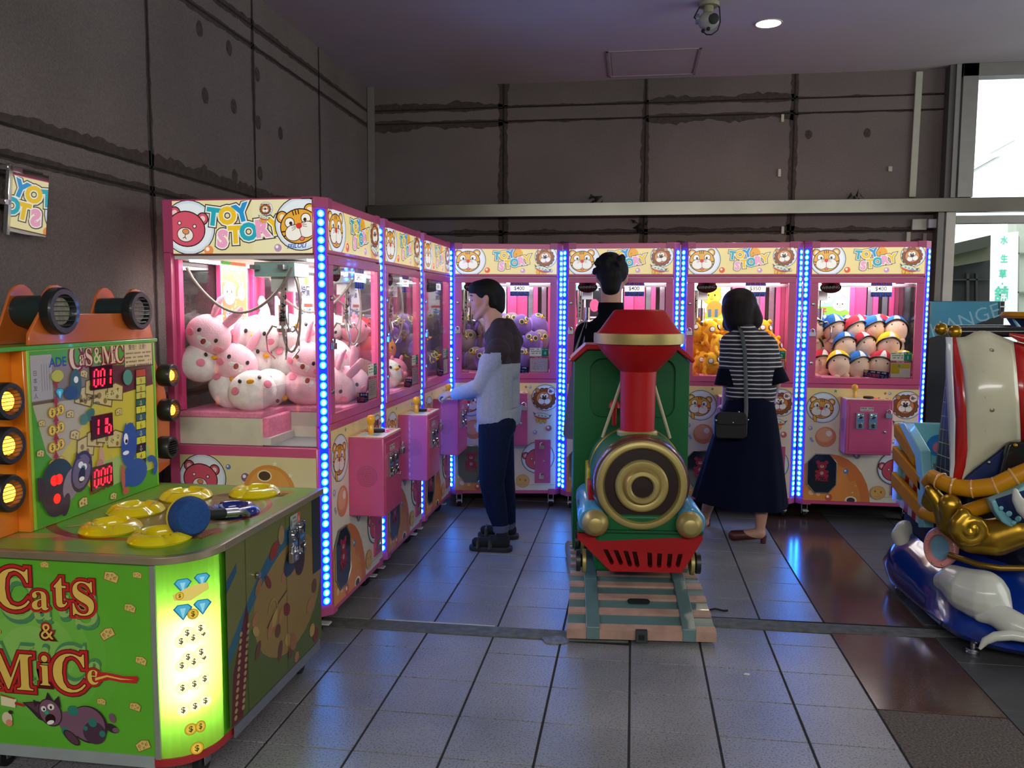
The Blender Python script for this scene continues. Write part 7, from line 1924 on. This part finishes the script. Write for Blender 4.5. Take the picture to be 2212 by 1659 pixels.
mb.sphere(P(-0.01, 0, .035), (.112, .112, .100), HR, 24, 14); cap(mb, J(1596, 668, 5.57), J(1598, 692, 5.55), .112, .100, HR); cap(mb, J(1612, 672, 5.58), J(1622, 690, 5.56), .085, .078, HR); cap(mb, J(1580, 690, 5.60), J(1576, 700, 5.60), .055, .048, HR); cap(mb, J(1625, 665, 5.58), J(1628, 690, 5.57), .04, .045, HR)
part('hair', remesh(mb, .007, 3, HR, 'hair'), t, label='dark bobbed hair')
# striped top: stripes follow height on the garment
def stripe_mat():
    m = bpy.data.materials.new('breton_stripe'); m.use_nodes = True; nt = m.node_tree; bs = nt.nodes['Principled BSDF']; bs.inputs['Roughness'].default_value = 0.85
    tc = nt.nodes.new('ShaderNodeTexCoord'); wv = nt.nodes.new('ShaderNodeTexWave'); wv.bands_direction = 'Z'; wv.inputs['Scale'].default_value = 11.5; wv.inputs['Distortion'].default_value = 0.6; wv.inputs['Detail Scale'].default_value = 1.0
    wv.inputs['Detail'].default_value = 1
    nt.links.new(tc.outputs['Object'], wv.inputs['Vector']); rp = nt.nodes.new('ShaderNodeValToRGB'); e = rp.color_ramp.elements
    rp.color_ramp.interpolation = 'CONSTANT'; e[0].color = (*s2l(hexc('#12131f')), 1); e[1].position = 0.80; e[1].color = (*s2l(hexc('#b4b2b6')), 1)
    nt.links.new(wv.outputs['Fac'], rp.inputs[0]); nt.links.new(rp.outputs[0], bs.inputs['Base Color']); return m
STR = stripe_mat(); NV = mat('#080b18', 0.9, spec=0.1, noise=0.08)
mb = MB(); cap(mb, J(1585, 752, 5.47), J(1645, 755, 5.47), .085, .085, STR); cap(mb, J(1612, 722, 5.49), J(1616, 750, 5.47), .075, .11, STR); cap(mb, J(1596, 735, 5.48), J(1640, 738, 5.48), .075, .078, STR)
for x in (1600, 1640): cap(mb, J(x, 770, 5.46), J(x + 2, 850, 5.45), .108, .100, STR)
cap(mb, J(1620, 770, 5.44), J(1622, 850, 5.44), .10, .10, STR)
for a_, b_ in ((sL, eL), (sR, eR)): cap(mb, a_, a_.lerp(b_, .55), .074, .066, STR); cap(mb, a_.lerp(b_, .55), a_.lerp(b_, .75), .066, .064, STR)
part('striped_top', remesh(mb, .008, 4, STR, 'top'), t, label='navy top with thin white stripes')
for a_, b_ in ((sL, eL), (sR, eR)):
    p0, p1 = a_.lerp(b_, .62), a_.lerp(b_, 1.02)
    part('sleeve_cuff', MB().cyl(p0, p1, .068, NV, .086, 28), t, label='flared navy cuff')
# skirt
b = MB(); rs = []
w0, w1 = J(1621, 856, 5.45), J(1597, 1084, 5.50)
for i in range(19):
    v = i / 18; c_ = w0.lerp(w1, v); ra = .135 + (.30 - .135) * (v ** .8); rb = .11 + .16 * v
    row = []
    for k in range(64):
        a_ = 2 * PI * k / 64; fold = 1 + .035 * v * math.sin(a_ * 7 + 1) + .02 * v * math.sin(a_ * 13)
        row.append((c_.x + ra * fold * math.cos(a_), c_.y + rb * fold * math.sin(a_), c_.z - .02 * v * math.cos(a_)))
    rs.append(row)
SK = mat('#080d22', 0.9, spec=0.1, noise=0.12, nscale=20)
part('skirt', b.rings(rs, SK, True, False), t, smooth=60, label='long flared navy skirt')
SH = mat('#4a1c1c', 0.45)
for an_, tn in ((aR, tR), (aL, tL)):
    mb = MB(); cap(mb, Vector(tn) + (an_ - tn).normalized() * .03 * 0 + Vector((0, 0, .0)), Vector((an_.x, an_.y, .058)), .034, .030, SH)
    sh_ = part('mule_shoe', remesh(mb, .006, 2, SH, 'shoe'), t, label='dark red heeled mule')
    part('shoe_heel', MB().cyl((an_.x + .022, an_.y, .05), (an_.x + .022, an_.y, 0), .020, SH, .017), sh_)
# shoulder bag, a thing she carries
t = thing('shoulder_bag', 'small black shoulder bag hanging on the woman by a long strap', 'bag', o2 + Vector((-.13, -.2, 0)))
ob = o2 + Vector((-.13, -.2, 0)); Jb = lambda x, y, Y: at(x, y, Y=Y) - ob
c0, c1 = Jb(1543, 890, 5.26), Jb(1612, 947, 5.26); BG = mat('#0c0d12', 0.55, spec=.3, noise=0.1)
part('bag_body', MB().prism([(x, z) for x, z in rrect(c0.x, c1.x, c1.z, c0.z, .03)], c0.y - .045, c0.y + .03, BG, 'xz'), t, 0.008)
part('bag_flap', MB().prism([(x, z) for x, z in rrect(c0.x + .01, c1.x - .01, c0.z - .07, c0.z + .006, .02)], c0.y - .055, c0.y - .046, BG, 'xz'), t, 0.003)
for x, y in ((1547, 908), (1583, 913), (1596, 890), (1616, 907)): part('stud', MB().sphere(Jb(x, y, 5.20), .006, CHROME, 8, 6), t)
part('strap', MB().tube([Jb(1597, 706, 5.46), Jb(1603, 722, 5.38), Jb(1609, 760, 5.345), Jb(1611, 820, 5.335), Jb(1612, 880, 5.28), Jb(1611, 900, 5.26)], .014, mat('#2a3034', 0.6), 8, flat=.25), t, label='dark grey strap')
# ---------------------------------------------------------------- plush toys heaped in the machines
def soft(c, n=0.10): return mat(c, 0.95, noise=n, nscale=30, bump=0.3, bscale=180)
PP, PW, PY, PV, PG = soft('#f2a9bc'), soft('#f3eee9'), soft('#f2b01e'), soft('#7a5aa8'), soft('#8a7484')
def lump(r, m, seed=0, n=22, k=14, amp=.05):
    b = MB(); b.sphere((0, 0, 0), (1, 1, 1), m, n, k); rr = random.Random(seed); ph = [rr.uniform(0, 6) for _ in range(4)]
    b.v = [(x * r[0] * (1 + amp * math.sin(3 * y + ph[0]) * math.cos(2 * z + ph[1])), y * r[1] * (1 + amp * math.sin(3 * z + ph[2])), z * r[2] * (1 + amp * math.cos(2.5 * x + ph[3]))) for x, y, z in b.v]
    return b
def disc(c, n_, r, m, th=.003, rz=1.0, n=18):
    """a small sewn patch at c facing n_"""
    b = MB(); N_ = Vector(n_).normalized(); u = Vector((0, 0, 1)).cross(N_)
    if u.length < .1: u = Vector((1, 0, 0))
    u.normalize(); v = N_.cross(u); c = Vector(c)
    b.rings([[tuple(c + u * r * q * math.cos(2 * PI * k / n) + v * r * rz * q * math.sin(2 * PI * k / n) + N_ * h) for k in range(n)] for q, h in ((1.0, -.004), (1.0, th * .5), (.75, th))], m)
    return b
def epos(r, az, el, k=1.0):
    d = Vector((math.sin(R(az)) * math.cos(R(el)), -math.cos(R(az)) * math.cos(R(el)), math.sin(R(el))))
    p = Vector((d.x * r[0], d.y * r[1], d.z * r[2])); n = Vector((d.x / r[0], d.y / r[1], d.z / r[2])).normalized()
    return p * k, n
EYE = mat('#1b1616', 0.3)
def build_plush(kind, s=1.0, c=None):
    """returns list of (name, mesh, label); the toy faces -y, centre at the origin"""
    out = []
    def A_(name, mb, lab=None, sub=None): out.append((name, mb.mesh(name, 50), lab))
    if kind in ('rabbit', 'chick', 'pig', 'ball'):
        col = {'rabbit': soft('#f6c3cf'), 'chick': PW, 'pig': soft('#ee8fa6'), 'ball': soft(c or '#e8a23a')}[kind]
        r = (.115 * s, .095 * s, .098 * s)
        A_('plush_body', lump(r, col, len(kind)))
        if kind == 'rabbit':
            b = MB(); P = []
            fm = MB()
            def fp(u, v):
                az, el = -24 + 48 * u, -30 + 34 * v
                k = 1.03 - 0.05 * ((abs(2 * u - 1)) ** 4 + (abs(2 * v - 1)) ** 4)
                return epos(r, az, el, k)[0]
            A_('face_patch', MB().grid(fp, 12, 10, PW), 'white muzzle')
            for sx in (-1, 1):
                A_('ear', MB().tube([(sx * .035 * s, 0, .085 * s), (sx * .045 * s, .005, .13 * s), (sx * .055 * s, .015, .18 * s), (sx * .05 * s, .02, .205 * s)], [.024 * s, .03 * s, .026 * s, .012 * s], PP, 12, flat=.55), 'pink ear')
        if kind == 'chick':
            p, n = epos(r, 0, 2); A_('beak', MB().sphere(p, (.018 * s, .016 * s, .011 * s), PY, 12, 8), 'yellow beak')
            A_('tuft', MB().sphere((0, .0, .1 * s), (.012, .012, .02), PW, 8, 6))
        if kind in ('pig',):
            p, n = epos(r, 0, -2); A_('snout', MB().sphere(p, (.03 * s, .02 * s, .022 * s), PP, 14, 8))
            for sx in (-1, 1): A_('ear', MB().sphere((sx * .06 * s, -.01, .09 * s), (.018 * s, .012 * s, .03 * s), col, 10, 8))
        for sx in (-1, 1):
            p, n = epos(r, sx * 24, 12, 1.02); A_('eye', disc(p, n, .0085 * s, EYE, rz=1.3))
            p, n = epos(r, sx * 42, -10, 1.02); A_('cheek', disc(p, n, .021 * s, soft('#ef8aa0'), rz=.9), 'pink cheek')
        if kind == 'rabbit':
            p, n = epos(r, 0, -8, 1.03); A_('mouth', disc(p, n, .012 * s, mat('#9c4038', .6), rz=1.3))
    elif kind == 'owl':
        r = (.072 * s, .066 * s, .098 * s); col = soft(c or '#7c6684')
        A_('plush_body', lump(r, col, 3)); 
        for sx in (-1, 1):
            p, n = epos(r, sx * 27, 38, .99); A_('eye', MB().merge(disc(p, n, .020 * s, PY).mesh('d', 0), Matrix(), mat('#d8cf70', .7)).merge(disc(p + n * .003, n, .014 * s, EYE).mesh('d', 0), Matrix(), mat('#3a3626', .4)), 'dark eye with a yellow ring')
            A_('wing', MB().sphere((sx * .07 * s, .0, -.015 * s), (.02 * s, .035 * s, .06 * s), soft('#8f6cc8'), 12, 8), 'violet wing')
        p, n = epos(r, 0, 24, 1.0); A_('beak', MB().cyl(p, p + n * .022 * s, .011 * s, PY, .002, 10), 'yellow beak')
    elif kind == 'yellow':
        r = (.068 * s, .062 * s, .085 * s)
        A_('plush_body', lump(r, PY, 4))
        for sx in (-1, 1):
            p, n = epos(r, sx * 30, 28, 1.0); A_('eye', MB().merge(disc(p, n, .019 * s, EYE).mesh('d', 0), Matrix(), EYE).merge(disc(p + n * .002, n, .0155 * s, PW).mesh('d', 0), Matrix(), PW), 'white eye ringed in black')
            A_('arm', MB().tube([(sx * .055 * s, -.02 * s, 0), (sx * .085 * s, -.04 * s, -.03 * s), (sx * .075 * s, -.06 * s, -.065 * s), (sx * .05 * s, -.068 * s, -.08 * s)], .013 * s, PY, 8))
        A_('ear', MB().sphere((.045 * s, 0, .075 * s), .016 * s, PY, 10, 8)); A_('ear', MB().sphere((-.045 * s, 0, .075 * s), .016 * s, PY, 10, 8))
        p, n = epos(r, 0, 10, 1.0); A_('nose', MB().sphere(p, (.02 * s, .014 * s, .013 * s), soft('#e39a14'), 12, 8))
    elif kind == 'helmet':
        r = (.078 * s, .070 * s, .098 * s); F_ = soft('#f2cdb2', .04)
        A_('plush_body', lump(r, F_, 6, amp=.02))
        hc_ = soft(c); b = MB()
        def hp(u, v):
            az = -180 + 360 * u; front = max(0, math.cos(R(az))); el = 90 - (90 - (-5 + 42 * front ** .8)) * v
            return epos(r, az, el, 1.10)[0]
        n_ = 30
        for a0, a1, m in ((0, .5 - .055, hc_), (.5 - .055, .5 + .055, PW), (.5 + .055, 1, hc_)):
            b.grid(lambda u, v: hp(a0 + (a1 - a0) * u, v), 14 if a1 - a0 > .2 else 4, 8, m)
        A_('helmet', b, 'soft helmet with a white stripe')
        rim = [epos(r, -180 + 10 * k, -5 + 42 * max(0, math.cos(R(-180 + 10 * k))) ** .8, 1.11)[0] for k in range(36)]
        A_('helmet_rim', MB().tube(rim, .006 * s, EYE, 6, close=True), 'black rim')
        for sx in (-1, 1):
            p, n = epos(r, sx * 30, 17, 1.01); A_('eye', disc(p, n, .005 * s, EYE))
        A_('foot', MB().sphere((-.03 * s, -.03 * s, -.085 * s), (.026 * s, .03 * s, .02 * s), F_, 10, 8)); A_('foot', MB().sphere((.03 * s, -.03 * s, -.085 * s), (.026 * s, .03 * s, .02 * s), F_, 10, 8))
    return out
_PROTO = {}
def plush(kind, s, c, M, label, group):
    key = (kind, s, c)
    if key not in _PROTO: _PROTO[key] = build_plush(kind, s, c)
    o = bpy.data.objects.new('plush_toy', None); COL.objects.link(o); o.empty_display_size = .03
    tag(o, label, 'plush toy', group); o.matrix_world = M
    body = None
    for name, me, lab in _PROTO[key]:
        q_ = bpy.data.objects.new(name, me); COL.objects.link(q_); q_.parent = o
        if lab: q_['label'] = lab
    return o
def heap(mach, kinds, rad, group, seed, look=0, chute=(-.13, .31), layers=3, zr=None, x0=-.36, x1=.36, maxn=99, step=1.0, lean=25, back=1.0):
    """pack toys layer on layer on the felt bed; kinds = list of (kind, scale, colour, label)"""
    rr = random.Random(seed); bpy.context.view_layer.update(); MW = mach.matrix_world.copy(); n = 0
    pitch = rad * 1.78 * step; zr = zr or rad
    for L in range(layers):
        y = .045 + rad * .8 + L * rad * 1.15; row = 0
        while y < DP - .03 - rad * .6:
            x = x0 + rad * .9 + (rad * .8 if (row + L) % 2 else 0)
            while x < x1 - rad * .7:
                jx, jy = x + rr.uniform(-.1, .1) * rad, y + rr.uniform(-.12, .12) * rad
                inch = jx < chute[0] + rad * .8 and jy < chute[1] + rad * .8
                if not inch and n < maxn and not (L and jx < chute[0] + .04 and jy < chute[1] + .05) and rr.random() > (.0, .03, .14, .3)[L]:
                    z = 1.024 + zr * .90 + L * zr * 1.45 + rr.uniform(-.05, .12) * zr
                    kd = kinds[rr.randrange(len(kinds))]
                    q_ = Euler((R(rr.uniform(-lean, lean)), R(rr.uniform(-lean, lean)), R(look + rr.uniform(-45, 45))))
                    plush(kd[0], kd[1], kd[2], MW @ (Matrix.Translation((jx, jy, z)) @ q_.to_matrix().to_4x4()), kd[3], group); n += 1
                x += pitch
            y += pitch * .92; row += 1
    return n
heap(MACH[0], [('rabbit', .92, None, 'pale pink rabbit plush with long ears in the nearest claw machine'), ('rabbit', .9, None, 'pale pink rabbit plush with long ears in the nearest claw machine'), ('chick', .94, None, 'white plush with a yellow beak and pink cheeks in the nearest claw machine'), ('chick', .9, None, 'white plush with a yellow beak and pink cheeks in the nearest claw machine')],
     .089, 'plush heaped in the nearest machine', 5, look=-45, layers=3, zr=.088, maxn=70, lean=38)
heap(MACH[1], [('pig', .85, None, 'pink pig plush in the second machine of the left row'), ('ball', .85, '#e0922c', 'orange ball plush in the second machine of the left row'), ('ball', .85, '#3f62a8', 'blue ball plush in the second machine of the left row'), ('ball', .9, '#8a5a3a', 'brown ball plush in the second machine of the left row'), ('ball', .8, '#c03038', 'red ball plush in the second machine of the left row'), ('chick', .85, None, 'white plush with a yellow beak in the second machine of the left row')],
     .088, 'plush heaped in the second machine', 8, look=-15, layers=3, maxn=48)
heap(MACH[2], [('owl', 1.0, '#6a5680', 'violet owl plush in the third machine of the left row'), ('owl', 1.05, '#5a4440', 'brown owl plush in the third machine of the left row')],
     .075, 'plush heaped in the third machine', 9, look=-15, layers=3, zr=.085, maxn=48)
heap(MACH[3], [('owl', 1.0, '#a08c90', 'grey mauve owl plush in the corner machine'), ('owl', 1.0, '#8c7886', 'grey mauve owl plush in the corner machine'), ('owl', 1.0, '#7f62a8', 'violet owl plush in the corner machine')],
     .078, 'plush heaped in the corner machine', 10, look=0, chute=(-.27, .14), layers=3, zr=.088, maxn=48)
heap(MACH[4], [('pig', .62, None, 'pink pig plush in the machine behind the green train')], .068, 'plush heaped behind the train', 12, chute=(-.27, .14), layers=1, maxn=18)
heap(MACH[5], [('yellow', 1.05, None, 'yellow plush with round ringed eyes in the heap before the woman'), ('yellow', 1.12, None, 'yellow plush with round ringed eyes in the heap before the woman')],
     .072, 'yellow plush heap', 14, chute=(-.27, .14), layers=3, zr=.078, maxn=60, step=.95)
hl = [('helmet', 1.0, c_, '%s-helmeted flesh-coloured plush in the rightmost claw machine' % n_) for c_, n_ in (('#2a6fc0', 'blue'), ('#c8283c', 'red'), ('#e8c81e', 'yellow'), ('#2a6fc0', 'blue'))]
heap(MACH[6], hl, .080, 'helmeted plush heap', 23, chute=(-.27, .14), layers=3, zr=.085, maxn=60, lean=14)
